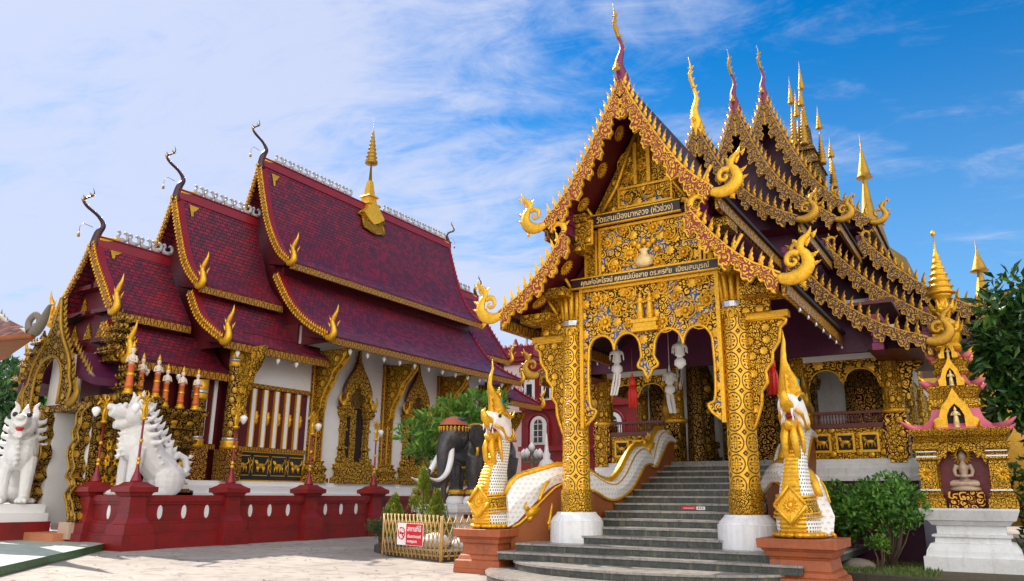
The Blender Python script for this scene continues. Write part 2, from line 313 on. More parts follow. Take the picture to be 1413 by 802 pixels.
# ---------------------------------------------------------------- mesh builder
OFF = {}
def newell(ps):
    n = Vector((0, 0, 0))
    for i in range(len(ps)):
        a, b = ps[i], ps[(i + 1) % len(ps)]
        n += Vector(((a[1] - b[1]) * (a[2] + b[2]), (a[2] - b[2]) * (a[0] + b[0]), (a[0] - b[0]) * (a[1] + b[1])))
    return n
class MB:
    def __init__(s): s.v = []; s.f = []; s.uv = []; s.mi = []; s.sm = []
    def face(s, ids, uv=None, mi=0, sm=False): s.f.append(ids); s.uv.append(uv); s.mi.append(mi); s.sm.append(sm)
    def poly(s, pts, uv=None, mi=0, sm=False):
        b = len(s.v); s.v += [tuple(p) for p in pts]; s.face(list(range(b, b + len(pts))), uv, mi, sm)
    def box(s, x0, x1, y0, y1, z0, z1, mi=0):
        if x0 > x1: x0, x1 = x1, x0
        if y0 > y1: y0, y1 = y1, y0
        b = len(s.v); s.v += [(x0, y0, z0), (x1, y0, z0), (x1, y1, z0), (x0, y1, z0), (x0, y0, z1), (x1, y0, z1), (x1, y1, z1), (x0, y1, z1)]
        for q in ((3, 2, 1, 0), (4, 5, 6, 7), (0, 1, 5, 4), (1, 2, 6, 5), (2, 3, 7, 6), (3, 0, 4, 7)): s.face([b + i for i in q], None, mi)
        return s
    def frus(s, cx, cy, z0, z1, a0, b0, a1, b1, mi=0):
        """square-section block that tapers: half sizes a (x) and b (y)"""
        b = len(s.v)
        for z, a, c in ((z0, a0, b0), (z1, a1, b1)): s.v += [(cx - a, cy - c, z), (cx + a, cy - c, z), (cx + a, cy + c, z), (cx - a, cy + c, z)]
        for q in ((3, 2, 1, 0), (4, 5, 6, 7), (0, 1, 5, 4), (1, 2, 6, 5), (2, 3, 7, 6), (3, 0, 4, 7)): s.face([b + i for i in q], None, mi)
    def steps(s, cx, cy, prof, asp=1., mi=0):
        """stack of mouldings, prof = [(z, half)]"""
        for (z0, a0), (z1, a1) in zip(prof, prof[1:]):
            if z1 - z0 > 1e-4: s.frus(cx, cy, z0, z1, a0, a0 * asp, a1, a1 * asp, mi)
            
    def ext(s, poly, plane, c, t0, t1, mi=0, uvs=None):
        """extrude a 2D polygon. plane 'xz' (normal y), 'yz' (normal x), 'xy'"""
        def P(p, t):
            return {'xz': (p[0], t, p[1]), 'yz': (t, p[0], p[1]), 'xy': (p[0], p[1], t)}[plane]
        a = [P(p, c + t0) for p in poly]; b = [P(p, c + t1) for p in poly]
        k = len(s.v); n = len(poly); s.v += a + b
        s.face(list(range(k, k + n)), uvs, mi); s.face([k + n + i for i in range(n)][::-1], uvs[::-1] if uvs else None, mi)
        for i in range(n):
            j = (i + 1) % n; s.face([k + j, k + i, k + n + i, k + n + j], None, mi)
    def sweep(s, pts, rad, seg=8, flat=(1, 1), up=None, mi=0, cap=True, sm=True):
        pts = [Vector(p) for p in pts]
        if not isinstance(rad, (list, tuple)): rad = [rad] * len(pts)
        k = len(s.v); up = Vector(up) if up else None; L = 0; prev = None; us = []
        for i, p in enumerate(pts):
            t = (pts[min(i + 1, len(pts) - 1)] - pts[max(i - 1, 0)]).normalized()
            u = up or (Vector((0, 0, 1)) if abs(t.z) < .9 else Vector((1, 0, 0)))
            a = t.cross(u)
            if a.length < 1e-4: a = t.orthogonal()
            a.normalize()
            if prev and not up:
                a = (prev - t * prev.dot(t)).normalized()
            prev = a; b = a.cross(t).normalized()
            if i: L += (p - pts[i - 1]).length
            us.append(L)
            for q in range(seg):
                th = 2 * pi * q / seg; s.v.append(tuple(p + a * cos(th) * rad[i] * flat[0] + b * sin(th) * rad[i] * flat[1]))
        rm = sum(rad) / len(rad)
        for i in range(len(pts) - 1):
            for q in range(seg):
                r = (q + 1) % seg; c0, c1 = 2 * pi * rm * q / seg, 2 * pi * rm * (q + 1) / seg
                s.face([k + i * seg + q, k + i * seg + r, k + (i + 1) * seg + r, k + (i + 1) * seg + q], [(c0, us[i]), (c1, us[i]), (c1, us[i + 1]), (c0, us[i + 1])], mi, sm)
        if cap:
            s.face([k + q for q in range(seg)][::-1], None, mi); e = k + (len(pts) - 1) * seg; s.face([e + q for q in range(seg)], None, mi)
        return s
    def lathe(s, prof, cx=0, cy=0, seg=16, mi=0, sm=True, sq=(1, 1), rot=0):
        """prof = [(z, r)]"""
        k = len(s.v); L = 0; ls = []
        for i, (z, r) in enumerate(prof):
            if i: L += hypot(z - prof[i - 1][0], r - prof[i - 1][1])
            ls.append(L)
            for q in range(seg):
                th = 2 * pi * q / seg + rot; s.v.append((cx + cos(th) * r * sq[0], cy + sin(th) * r * sq[1], z))
        rm = max(r for z, r in prof); 
        for i in range(len(prof) - 1):
            for q in range(seg):
                r = (q + 1) % seg; c0, c1 = 2 * pi * rm * q / seg, 2 * pi * rm * (q + 1) / seg
                s.face([k + i * seg + q, k + i * seg + r, k + (i + 1) * seg + r, k + (i + 1) * seg + q], [(c0, ls[i]), (c1, ls[i]), (c1, ls[i + 1]), (c0, ls[i + 1])], mi, sm)
        s.face([k + q for q in range(seg)][::-1], None, mi); e = k + (len(prof) - 1) * seg; s.face([e + q for q in range(seg)], None, mi)
        return s
    def ball(s, c, r, seg=12, rings=8, mi=0, rot=None):
        if not isinstance(r, (list, tuple)): r = (r, r, r)
        k = len(s.v); R = rot or Matrix.Identity(3)
        for i in range(rings + 1):
            ph = pi * i / rings
            for q in range(seg):
                th = 2 * pi * q / seg; s.v.append(tuple(Vector(c) + R @ Vector((r[0] * sin(ph) * cos(th), r[1] * sin(ph) * sin(th), -r[2] * cos(ph)))))
        for i in range(rings):
            for q in range(seg):
                t = (q + 1) % seg; s.face([k + i * seg + q, k + i * seg + t, k + (i + 1) * seg + t, k + (i + 1) * seg + q], None, mi, True)
        return s
    def sheet(s, A, B, mi=0, v0=0., th=None, sm=True, uvs=1.):
        """ruled surface between two rails of equal length; uv = (along the ruling, along the rail)"""
        k = len(s.v); n = len(A); s.v += [tuple(p) for p in A] + [tuple(p) for p in B]; L = v0
        for i in range(n - 1):
            d = (Vector(A[i + 1]) - Vector(A[i])).length; w = (Vector(B[i]) - Vector(A[i])).length
            s.face([k + i, k + i + 1, k + n + i + 1, k + n + i], [(0, L), (0, L + d), (w, L + d), (w, L)], mi, sm); L += d
    def flame(s, p, up, al, h, w, th, nrm, mi=0, curl=.25):
        """one flame-shaped crest leaf rising from p; nrm = facing"""
        p = Vector(p); up = Vector(up).normalized(); al = Vector(al).normalized(); nrm = Vector(nrm).normalized()
        o = [(-.42, 0), (-.5, .16), (-.36, .3), (-.40, .44), (-.22, .58), (-.16, .74), (curl, 1.), (.16, .66), (.34, .5), (.24, .36), (.46, .18), (.42, 0)]
        k = len(s.v); s.v += [tuple(p + al * (a * w) + up * (b * h)) for a, b in o]
        s.v += [tuple(p + up * h * .3 + nrm * th), tuple(p + up * h * .3 - nrm * th)]
        n = len(o)
        for i in range(n):
            j = (i + 1) % n; s.face([k + i, k + j, k + n], None, mi); s.face([k + j, k + i, k + n + 1], None, mi)
    def add(s, o, M4=None, mi=None):
        k = len(s.v); s.v += [tuple(M4 @ Vector(p)) if M4 else p for p in o.v]
        for f, u, m, q in zip(o.f, o.uv, o.mi, o.sm): s.face([k + i for i in f], u, m if mi is None else mi, q)
        return s
    def mesh(s, name, off=(0, 0, 0)):
        me = bpy.data.meshes.new(name); ox, oy, oz = off
        me.from_pydata([(a - ox, b - oy, c - oz) for a, b, c in s.v], [], s.f)
        ul = me.uv_layers.new(name='UVMap'); i = 0
        for f, u in zip(s.f, s.uv):
            if u is None:
                ps = [s.v[q] for q in f]; n = newell(ps); ax, ay, az = abs(n.x), abs(n.y), abs(n.z)
                u = [(p[1], p[2]) for p in ps] if ax >= ay and ax >= az * .6 else ([(p[0], p[2]) for p in ps] if ay >= az * .6 else [(p[0], p[1]) for p in ps])
            for q in u: ul.data[i].uv = q; i += 1
        me.polygons.foreach_set('material_index', s.mi); me.polygons.foreach_set('use_smooth', s.sm); return me
    def build(s, name, mats, parent=None, sub=None, mods=None):
        """link as one mesh object; vertices are given in the frame of the thing's root"""
        off = OFF.get(parent.name, (0, 0, 0)) if parent else (0, 0, 0)
        me = s.mesh(name, off)
        for m in (mats if isinstance(mats, (list, tuple)) else [mats]): me.materials.append(M[m] if isinstance(m, str) else m)
        o = bpy.data.objects.new(name, me); COL.objects.link(o)
        if parent: o.parent = parent; OFF[o.name] = off
        if mods: apply_mods(o, mods)
        return o
def apply_mods(o, mods):
    for t, kw in mods:
        md = o.modifiers.new(t, t)
        for k, v in kw.items(): setattr(md, k, v)
    dg = bpy.context.evaluated_depsgraph_get(); dg.update()
    me = bpy.data.meshes.new_from_object(o.evaluated_get(dg), preserve_all_data_layers=True, depsgraph=dg)
    old = o.data; o.modifiers.clear(); o.data = me; bpy.data.meshes.remove(old)
    if not me.materials: pass
    me.polygons.foreach_set('use_smooth', [True] * len(me.polygons)); me.update()
def sculpt(vox, it=4): return [('REMESH', dict(mode='VOXEL', voxel_size=vox)), ('SMOOTH', dict(factor=.6, iterations=it))]
def tag(o, label, cat, group=None, kind=None):
    if label: o['label'] = label
    if cat: o['category'] = cat
    if group: o['group'] = group
    if kind: o['kind'] = kind
    return o
def thing(name, loc, label=None, cat=None, group=None, world=True, rz=0):
    """Empty at a thing's base; world=True: its parts are written in world coordinates"""
    o = bpy.data.objects.new(name, None); COL.objects.link(o); o.location = loc; o.empty_display_size = .3; o.rotation_euler.z = rz
    OFF[o.name] = tuple(loc) if world else (0, 0, 0); tag(o, label, cat, group); return o
def copy_tree(o, parent=None):
    c = o.copy(); COL.objects.link(c); c.parent = parent
    for ch in [q for q in o.children]: copy_tree(ch, c)
    return c
def struct(mb, name, m): o = mb.build(name, m); o['kind'] = 'structure'; return o
def text(body, size, loc, rot, mat, parent, name='lettering', align='CENTER', ext=.004, sx=1., label=None):
    cu = bpy.data.curves.new(name, 'FONT'); cu.body = body; cu.size = size; cu.align_x = align; cu.align_y = 'CENTER'; cu.extrude = ext
    cu.offset = size * .012
    t = bpy.data.objects.new('tmp', cu); COL.objects.link(t); dg = bpy.context.evaluated_depsgraph_get(); dg.update()
    me = bpy.data.meshes.new_from_object(t.evaluated_get(dg)); w = max(v.co.x for v in me.vertices) - min(v.co.x for v in me.vertices)
    bpy.data.objects.remove(t); me.materials.clear(); me.materials.append(M[mat])
    off = OFF.get(parent.name, (0, 0, 0)); me.transform(Matrix.Diagonal((sx, 1, 1, 1)))
    me.transform(Matrix.Translation(Vector(loc) - Vector(off)) @ rot.to_4x4())
    o = bpy.data.objects.new(name, me); COL.objects.link(o); o.parent = parent; OFF[o.name] = off
    return o, w
FRONT = Matrix.Rotation(pi / 2, 3, 'X')            # lettering that faces -Y
# ---- curve helpers
def smooth(pts, n=4):
    """Catmull-Rom through any-dimension points"""
    out = []; P = [pts[0]] + list(pts) + [pts[-1]]
    for i in range(1, len(P) - 2):
        for k in range(n):
            t = k / n; out.append(tuple(.5 * ((2 * b) + (-a + c) * t + (2 * a - 5 * b + 4 * c - d) * t * t + (-a + 3 * b - 3 * c + d) * t ** 3) for a, b, c, d in zip(P[i - 1], P[i], P[i + 1], P[i + 2])))
    out.append(tuple(pts[-1])); return out
def resample(pts, step):
    d = [0]
    for a, b in zip(pts, pts[1:]): d.append(d[-1] + math.dist(a, b))
    n = max(2, int(d[-1] / step)); out = []; j = 0
    for i in range(n + 1):
        t = d[-1] * i / n
        while j < len(d) - 2 and d[j + 1] < t: j += 1
        f = (t - d[j]) / max(1e-9, d[j + 1] - d[j]); out.append(tuple(a + (b - a) * f for a, b in zip(pts[j], pts[j + 1])))
    return out, d[-1]
def curve(p, x):
    for a, b in zip(p, p[1:]):
        if a[0] <= x <= b[0]: return a[1] + (b[1] - a[1]) * (x - a[0]) / (b[0] - a[0])
    return p[-1][1] if x > p[-1][0] else p[0][1]
def horn(mb, p2, rad, X, plane='xz', sgn=1, o=(0, 0), flat=.45, seg=8, mi=0, c=0):
    """tapered scroll in a plane; p2 relative (outward, up)"""
    q = smooth([(a, b, r) for (a, b), r in zip(p2, rad)], 4)
    if plane == 'xz': pts = [(o[0] + sgn * a, c, o[1] + b) for a, b, r in q]; up = (0, 1, 0)
    else: pts = [(c, o[0] + sgn * a, o[1] + b) for a, b, r in q]; up = (1, 0, 0)
    mb.sweep(pts, [max(.004, r) for a, b, r in q], seg, (1, flat), up, mi)
# ---- roofs in the northern Thai manner
def barge(mb, xc, Y, prof, sgn, w0, lobe, per, th, wuv=.35):
    """gable board hanging below the roof line, its lower edge cut into hanging lobes"""
    pts, L = resample(smooth(prof, 5), .045); n = len(pts); top = []; bot = []
    for i, p in enumerate(pts):
        a, b = pts[max(i - 1, 0)], pts[min(i + 1, n - 1)]; tx, tz = b[0] - a[0], b[1] - a[1]; l = hypot(tx, tz); nx, nz = tz / l, -tx / l
        s = L * i / (n - 1); f = (s / per) % 1.; k = (f / .78) ** 1.5 if f < .78 else max(0, 1 - (f - .78) / .10) if f < .88 else 0
        k2 = .42 * abs(sin(f * pi * 3.2)) if f < .7 else .3 * max(0, sin((f - .86) / .14 * pi)) if f > .86 else 0
        w = w0 * (1 if s > .1 else .8) + lobe * (k + k2)
        lean = .35 * lobe * k                      # the tips hook down the slope
        px, pz = p[0] + nx * 0, p[1]
        top.append((px, pz)); bot.append((max(.0, px + nx * w + tx / l * lean), pz + nz * w + tz / l * lean))
    k = len(mb.v)
    for y in (Y - th, Y):
        mb.v += [(xc + sgn * a, y, b) for a, b in top] + [(xc + sgn * a, y, b) for a, b in bot]
    for i in range(n - 1):
        s0, s1 = L * i / (n - 1), L * (i + 1) / (n - 1)
        for o in (0, 2 * n):
            ids = [k + o + i, k + o + i + 1, k + o + n + i + 1, k + o + n + i]; uv = [(s0, 0), (s1, 0), (s1, wuv), (s0, wuv)]
            if (o == 0) != (sgn > 0): ids, uv = ids[::-1], uv[::-1]
            mb.face(ids, uv)
        for o in (0, n): mb.face([k + o + i, k + o + i + 1, k + 2 * n + o + i + 1, k + 2 * n + o + i], [(s0, 0), (s1, 0), (s1, .03), (s0, .03)])
    return pts, L
def crest(mb, xc, Y, prof, sgn, h, w, per, th=.05, skip=.15, lean=.25, lift=0.):
    pts, L = resample(smooth(prof, 5), per)
    for i, p in enumerate(pts[1:-1] if skip else pts):
        i += 1; a, b = pts[i - 1], pts[min(i + 1, len(pts) - 1)]; tx, tz = b[0] - a[0], b[1] - a[1]; l = hypot(tx, tz)
        up = Vector((sgn * (-tz / l) * .22, 0, 1))
        mb.flame((xc + sgn * p[0], Y, p[1] - .02 + lift), up, (sgn, 0, 0), h * random.uniform(.92, 1.06), w, th, (0, 1, 0), 0, .25)
CURL = ([(-.10, -.12), (.18, -.20), (.48, -.13), (.66, .10), (.62, .36), (.50, .54), (.56, .74), (.72, .88), (.80, 1.08)], [.12, .17, .19, .17, .13, .10, .095, .06, .005])
SCROLL = ([(.46, .42), (.30, .46), (.17, .36), (.17, .20), (.30, .14), (.38, .23), (.31, .29)], [.09, .085, .075, .065, .055, .045, .03])
def curl_end(mb, xc, Y, at, sgn, sc, th=.55):
    horn(mb, [(a * sc, b * sc) for a, b in CURL[0]], [r * sc for r in CURL[1]], 0, 'xz', sgn, (xc + sgn * at[0], at[1]), th, 10, 0, Y)
    horn(mb, [(a * sc, b * sc) for a, b in SCROLL[0]], [r * sc for r in SCROLL[1]], 0, 'xz', sgn, (xc + sgn * at[0], at[1]), th, 8, 0, Y)
    for a, b, an, h in ((.76, .1, -.2, .16), (.74, .30, .1, .18), (.62, .62, .5, .17), (.80, .82, .4, .14), (.46, .62, 2.2, .16), (.5, -.32, -1.4, .12)):
        mb.flame((xc + sgn * (at[0] + a * sc), Y, at[1] + b * sc), (sgn * cos(an), 0, sin(an) + .4), (-sgn * sin(an), 0, cos(an)), h * sc * 1.4, .16 * sc, .03, (0, 1, 0))
RAM = ([(.30, -.28), (.12, -.10), (-.02, .12), (.02, .34), (.20, .44), (.36, .38), (.40, .26), (.32, .20)], [.13, .14, .13, .12, .10, .075, .05, .03])
def ram_start(mb, xc, Y, at, sgn, sc):
    horn(mb, [(a * sc, b * sc) for a, b in RAM[0]], [r * sc for r in RAM[1]], 0, 'xz', sgn, (xc + sgn * at[0], at[1]), .5, 8, 0, Y)
    for a, b, an in ((.42, .40, .5), (.10, .50, 1.4), (-.1, .36, 2.4)):
        mb.flame((xc + sgn * (at[0] + a * sc), Y, at[1] + b * sc), (sgn * cos(an), 0, sin(an)), (-sgn * sin(an), 0, cos(an)), .22 * sc, .14 * sc, .03, (0, 1, 0))
def slab(mb, xc, prof, y0, y1, th, sides=(1, -1), mi=0):
    """curved roof slope with thickness, both sides"""
    q = smooth(prof, 5)
    for sg in sides:
        A = [(xc + sg * a, y0, b) for a, b in q]; B = [(xc + sg * a, y1, b) for a, b in q]
        A2 = [(x, y, z - th) for x, y, z in A]; B2 = [(x, y, z - th) for x, y, z in B]
        mb.sheet(A, B, mi); mb.sheet(B2, A2, mi, sm=True)
        mb.poly([A[-1], B[-1], B2[-1], A2[-1]], None, mi)
        k = len(mb.v); n = len(A)
        for P, Q in ((A, A2), (B, B2)):
            for i in range(n - 1): mb.poly([P[i], P[i + 1], Q[i + 1], Q[i]], None, mi)
def gable_poly(prof_u, prof_l, xc, inset=.12, base=None):
    """outline of the space below the roof lines"""
    pts = []
    u = [(max(0, a - inset * .4), b - inset) for a, b in smooth(prof_u, 4)]; l = [(a - inset * .3, b - inset) for a, b in smooth(prof_l, 4)] if prof_l else []
    half = u + [(l[0][0], u[-1][1])] * (1 if l and l[0][0] < u[-1][0] else 0) + l
    if base is not None: half.append((half[-1][0], base))
    return [(xc + a, b) for a, b in half] + [(xc - a, b) for a, b in half[::-1] if a > 1e-6]
# ================================================================ GROUND
b = MB(); n = 40
b.poly([(-400, -200, 0), (400, -200, 0), (400, 700, 0), (-400, 700, 0)]); struct(b, 'ground', 'ground')
b = MB(); a0, a1, a2, a3 = (-23.1, 14.1), (-16.2, 7.3), (-30, 4.0), (-40, 13.2)
b.ext([a0, a1, a2, a3, (-40, 14.3), (-27.5, 14.1)], 'xy', 0, 0.004, .19, 0); o = struct(b, 'pavement', ['path', 'greenk'])
for p in o.data.polygons:
    if abs(p.normal.z) < .5: p.material_index = 1
b = MB(); b.ext([(-4.6, 20.6), (-4.4, 16.9), (-.6, 15.6), (12, 15.2), (12, 40), (-4.6, 40)], 'xy', 0, -.02, .12); struct(b, 'garden_bed', 'soil')
# ================================================================ GOLDEN HALL
XC = -6.2
T = thing('golden_temple_hall', (XC, 21, 0), 'golden filigree temple hall with tiered dark roofs at the top of the grey staircase', 'temple')
def gold_roof(Y, y1, up, lo, bw, lobe, per, fh, fw, cs, mat, chofa, inset, y1l=None, eave_g=True, lip=0):
    for sg in (1, -1):
        for prof, sc_ in ((up, cs), (lo, cs * 1.05)):
            b = MB(); barge(b, XC, Y, prof, sg, bw, lobe, per, .09)
            if prof is lo: ram_start(b, XC, Y - .02, prof[0], sg, cs * .85)
            bb = b.build('bargeboard', mat, T)
            c = MB(); crest(c, XC, Y - .045, prof, sg, fh, fw, fw * 1.62, .05, lift=0.0); c.build('flame_crest', 'gold' if Y < 15 else 'goldm', bb)
            d = MB(); curl_end(d, XC, Y - .05, prof[-1], sg, sc_, .5); d.build('end_scroll', 'gold' if Y < 15 else 'goldm', bb)
    for sg in (1, -1):
        b = MB(); slab(b, XC, up, Y + .02, y1, .10, (sg,)); b.build('roof', 'tiled', T)
        b = MB(); slab(b, XC, lo, Y + .02, y1l or y1, .10, (sg,)); b.build('lower_roof', 'tiled', T)
    for prof, ye in ((up, y1), (lo, y1l or y1)):
        for sg in (1, -1):
            x, z = XC + sg * prof[-1][0], prof[-1][1]
            b = MB(); b.box(x - .05, x + .05, Y + .1, ye, z - .40, z - .16); b.build('eave_board', 'teeth', T)
            b = MB(); b.box(x - sg * .09, x + sg * .12, Y + .1, ye + .02, z - .155, z - .08); b.build('gutter', 'dark', T)
            if Y < 15: continue
            b = MB(); b.poly([(x - sg * .06, Y + .1, z - .22), (x - sg * .06, ye, z - .22), (x - sg * 1.3, ye, z - .16), (x - sg * 1.3, Y + .1, z - .16)]); b.build('soffit', 'maroon', T)
    # finial
    z0 = up[0][1]; b = MB(); h = chofa
    pts = [(XC, Y + .12, z0 - .35), (XC, Y + .05, z0), (XC - .02, Y - .05, z0 + .18 * h), (XC + .05, Y - .02, z0 + .38 * h), (XC - .01, Y - .02, z0 + .55 * h), (XC - .07, Y - .12, z0 + .72 * h), (XC - .02, Y - .2, z0 + .84 * h), (XC - .06, Y - .22, z0 + 1.0 * h)]
    rr = [.20, .16, .10, .058, .042, .040, .022, .004]
    q = smooth([(*p, r * (h / 1.7) ** .5) for p, r in zip(pts, rr)], 5); b.sweep([p[:3] for p in q], [p[3] for p in q], 8, (1, 1)); 
    f = b.build('roof_finial', 'magenta' if Y != 19.05 else 'gold', T)
    b = MB(); b.sweep([p[:3] for p in q[20:]], [p[3] * 1.15 for p in q[20:]], 8); b.flame((XC, Y - .24, z0 + .05), (0, 0, 1), (1, 0, 0), .3, .2, .03, (0, 1, 0), 0, 0)
    for k in (14, 17, 20, 23, 26, 29): b.flame(q[k][:3], (.9, 0, .6), (0, 0, 1), .13, .12, .03, (0, 1, 0)); b.flame(q[k][:3], (-.9, 0, .6), (0, 0, 1), .11, .1, .03, (0, 1, 0))
    b.build('gilding', 'goldd' if Y != 19.05 else 'gold', f)
    return
UPP = [(0, 10.5), (.37, 9.72), (1.0, 8.6), (1.45, 7.96), (1.95, 7.50)]; LOP = [(1.45, 7.12), (1.95, 6.46), (2.5, 5.93), (3.1, 5.58)]
UPA = [(0, 11.6), (.7, 10.1), (1.6, 9.0), (2.5, 8.42)]; LOA = [(2.25, 7.45), (3.14, 6.28), (4.1, 5.5), (5.05, 5.08)]
UPB = [(0, 14.05), (.73, 12.15), (1.53, 10.82), (2.8, 9.65)]; LOB = [(2.46, 8.8), (3.5, 7.55), (4.86, 6.45), (6.0, 5.9)]
UPC = [(0, 16.4), (.8, 14.25), (1.7, 12.48), (3.3, 10.8)]; LOC = [(2.93, 10.16), (4.33, 8.56), (5.77, 7.52), (6.5, 7.2)]
gold_roof(14.0, 19.0, UPP, LOP, .19, .22, .48, .31, .12, .70, 'boardr', 1.75, .3, 20.6)
gold_roof(19.05, 23.0, UPA, LOA, .18, .22, .50, .33, .13, .62, 'boardd', 2.0, .3)
gold_roof(23.1, 27.2, UPB, LOB, .20, .25, .55, .38, .15, .62, 'boardd', 2.0, .3)
gold_roof(27.3, 38.0, UPC, LOC, .23, .27, .60, .43, .17, .66, 'boardd', 2.1, .3)
# gable infill walls (plain purple behind the boards)
for Y, u, l, base in ((19.75, UPA, LOA, 5.4), (23.9, UPB, LOB, 6.2), (28.2, UPC, LOC, 7.3)):
    b = MB(); b.ext(gable_poly(u, l, XC, .10, base if False else None), 'xz', Y, 0, .12); w = b.build('gable_wall', 'purple', T)
    for sg in (1, -1):
        for p in (l[0], l[2]):
            x = XC + sg * (p[0] - .1); c = MB()
            for i in range(5): c.box(x - .12 + .03 * (i % 2), x + .12 - .03 * (i % 2), Y - .72, Y - .002, p[1] - .62 + i * .17, p[1] - .62 + i * .17 + .16)
            c.build('purlin_end', 'magenta', T)
# ---- portico front (plane Y = 15)
def panel(x0, x1, z0, z1, y, m, fr=.06, name='pediment_panel', fm='gold', d=.05):
    b = MB(); b.box(x0 + fr, x1 - fr, y, y + .06, z0 + fr, z1 - fr); p = b.build(name, m, T)
    c = MB(); c.box(x0, x1, y - d, y + .06, z0, z0 + fr - .002); c.box(x0, x1, y - d, y + .06, z1 - fr + .002, z1); c.box(x0, x0 + fr - .002, y - d + .002, y + .06, z0 + fr, z1 - fr); c.box(x1 - fr + .002, x1, y - d + .002, y + .06, z0 + fr, z1 - fr)
    c.build('frame', fm, p); return p
def bosses(x0, x1, z0, z1, y, n, par, seed=1, r0=.09, avoid=None):
    rg = random.Random(seed); b = MB(); done = []
    for _ in range(n * 30):
        if len(done) >= n: break
        x, z = rg.uniform(x0, x1), rg.uniform(z0, z1)
        if any(hypot(x - a, z - c) < .38 for a, c in done) or (avoid and avoid(x, z)): continue
        done.append((x, z)); r = r0 * rg.uniform(.8, 1.35)
        k = 10
        for i in range(k):
            t = 2 * pi * i / k; b.flame((x + cos(t) * r * .35, y - .02, z + sin(t) * r * .35), (cos(t), -.25, sin(t)), (-sin(t), 0, cos(t)), r * 1.2, r * .9, .025, (0, 1, 0), 0, 0)
        b.ball((x, y - .05, z), (r * .45, r * .4, r * .45), 8, 5)
        for s2 in range(2):                       # a stem curling away from the flower
            t = rg.uniform(0, 6.28); sgn = rg.choice((-1, 1)); pp = []
            for j in range(9): rr = r * 1.2 + j * .022; a = t + sgn * j * .42; pp.append((x + cos(a) * rr, y - .015, z + sin(a) * rr))
            b.sweep(pp, [.026 - .002 * j for j in range(9)], 5)
    return b.build('flower_relief', 'gold', par)
# lower panel with the twin arches
def lobed(xa, xb, zb, zs, n=14):
    """top of one bay: two round lobes meeting in a point, ending in a hooked foot"""
    xm = (xa + xb) / 2; w = (xb - xa) / 4; out = []
    for c in (xa + w, xb - w):
        for i in range(n + 1): t = pi - pi * i / n; out.append((c + w * cos(t), zb - w * 1.15 + w * 1.15 * sin(t)))
    return out
x0, x1 = -7.72, -4.64
arch = [(x0, 6.08), (x0, 3.0)]
fo = lambda x, s, z=3.05: [(x + s * .02, z), (x + s * .22, z + .16), (x + s * .30, z + .32), (x + s * .20, z + .36), (x + s * .14, z + .5), (x + s * .12, z + 1.1)]
arch = [(x0, 6.08), (x0, 3.0)] + fo(x0, 1) + lobed(x0 + .14, -6.36, 5.0, 0) + [(-6.34, 4.45), (-6.42, 4.30), (-6.40, 4.22), (-6.3, 4.18), (XC, 3.98), (-6.1, 4.18), (-6.0, 4.22), (-5.98, 4.30), (-6.06, 4.45)] + lobed(-6.04, x1 - .14, 5.0, 0) + fo(x1, -1)[::-1] + [(x1, 3.0), (x1, 6.08)]
b = MB(); b.ext(arch, 'xz', 15.0, 0, .10); A = b.build('arch_panel', 'facade', T)
b = MB(); inner = arch[2:-2]; b.sweep(smooth([(x, 14.985, z) for x, z in inner], 2), .032, 6); b.box(x0 - .06, x0 + .02, 14.93, 15.12, 3.0, 6.1); b.box(x1 - .02, x1 + .06, 14.93, 15.12, 3.0, 6.1); b.box(x0 + .022, x1 - .022, 14.94, 14.998, 6.02, 6.09); b.build('frame', 'gold', A)
bosses(x0 + .2, x1 - .2, 5.1, 5.95, 15, 26, A, 3, .095, lambda x, z: abs(x - XC) < .32)
def deity(mb, x, y, z, h):
    s = h
    mb.lathe([(z, .16 * s), (z + .05 * s, .17 * s), (z + .08 * s, .1 * s), (z + .12 * s, .14 * s), (z + .5 * s, .10 * s), (z + .55 * s, .09 * s), (z + .7 * s, .13 * s), (z + .76 * s, .11 * s), (z + .79 * s, .045 * s), (z + .82 * s, .07 * s), (z + .9 * s, .06 * s), (z + .93 * s, .045 * s), (z + 1.02 * s, .012 * s)], x, y, 12)
    for q in (-1, 1): mb.sweep([(x + q * .12 * s, y, z + .72 * s), (x + q * .19 * s, y - .03, z + .58 * s), (x + q * .03 * s, y - .12 * s, z + .62 * s)], [.04 * s, .035 * s, .025 * s], 6)
b = MB(); b.steps(XC, 15.0, [(4.98, .30), (5.06, .30), (5.07, .26), (5.16, .26), (5.17, .31), (5.24, .31)], .5)
for q in (-.11, .11): deity(b, XC + q, 14.93, 5.24, .62)
b.build('twin_figure_relief', 'gold', A)
# middle and upper panels
P1 = panel(-7.30, -4.92, 6.33, 7.48, 15.02, 'facade')
bosses(-7.15, -5.08, 6.45, 7.38, 15.02, 17, P1, 8, .10, lambda x, z: abs(x - XC) < .3 and z < 7.0)
b = MB(); b.lathe([(6.40, .08), (6.44, .17), (6.52, .21), (6.62, .19), (6.70, .09), (6.76, .08), (6.80, .13), (6.83, .12)], XC, 14.98, 16, sq=(1, .5)); b.build('vase_relief', 'lettering', P1)
b = MB()
for i, (a, c) in enumerate(((-.3, 6.78), (-.22, 6.98), (0, 7.0), (.22, 6.98), (.3, 6.78), (-.12, 6.9), (.12, 6.9))): b.ball((XC + a, 14.97, c), (.075, .05, .075), 10, 6)
b.build('fruit_relief', 'gold', P1)
P2 = panel(-6.80, -5.50, 7.86, 8.36, 15.04, 'facade', .05); bosses(-6.7, -5.6, 7.95, 8.27, 15.04, 7, P2, 5, .07)
P3 = panel(-7.66, -7.34, 6.33, 7.45, 15.03, 'facade2', .05); P4 = panel(-4.88, -4.60, 6.33, 7.2, 15.03, 'facade2', .05)
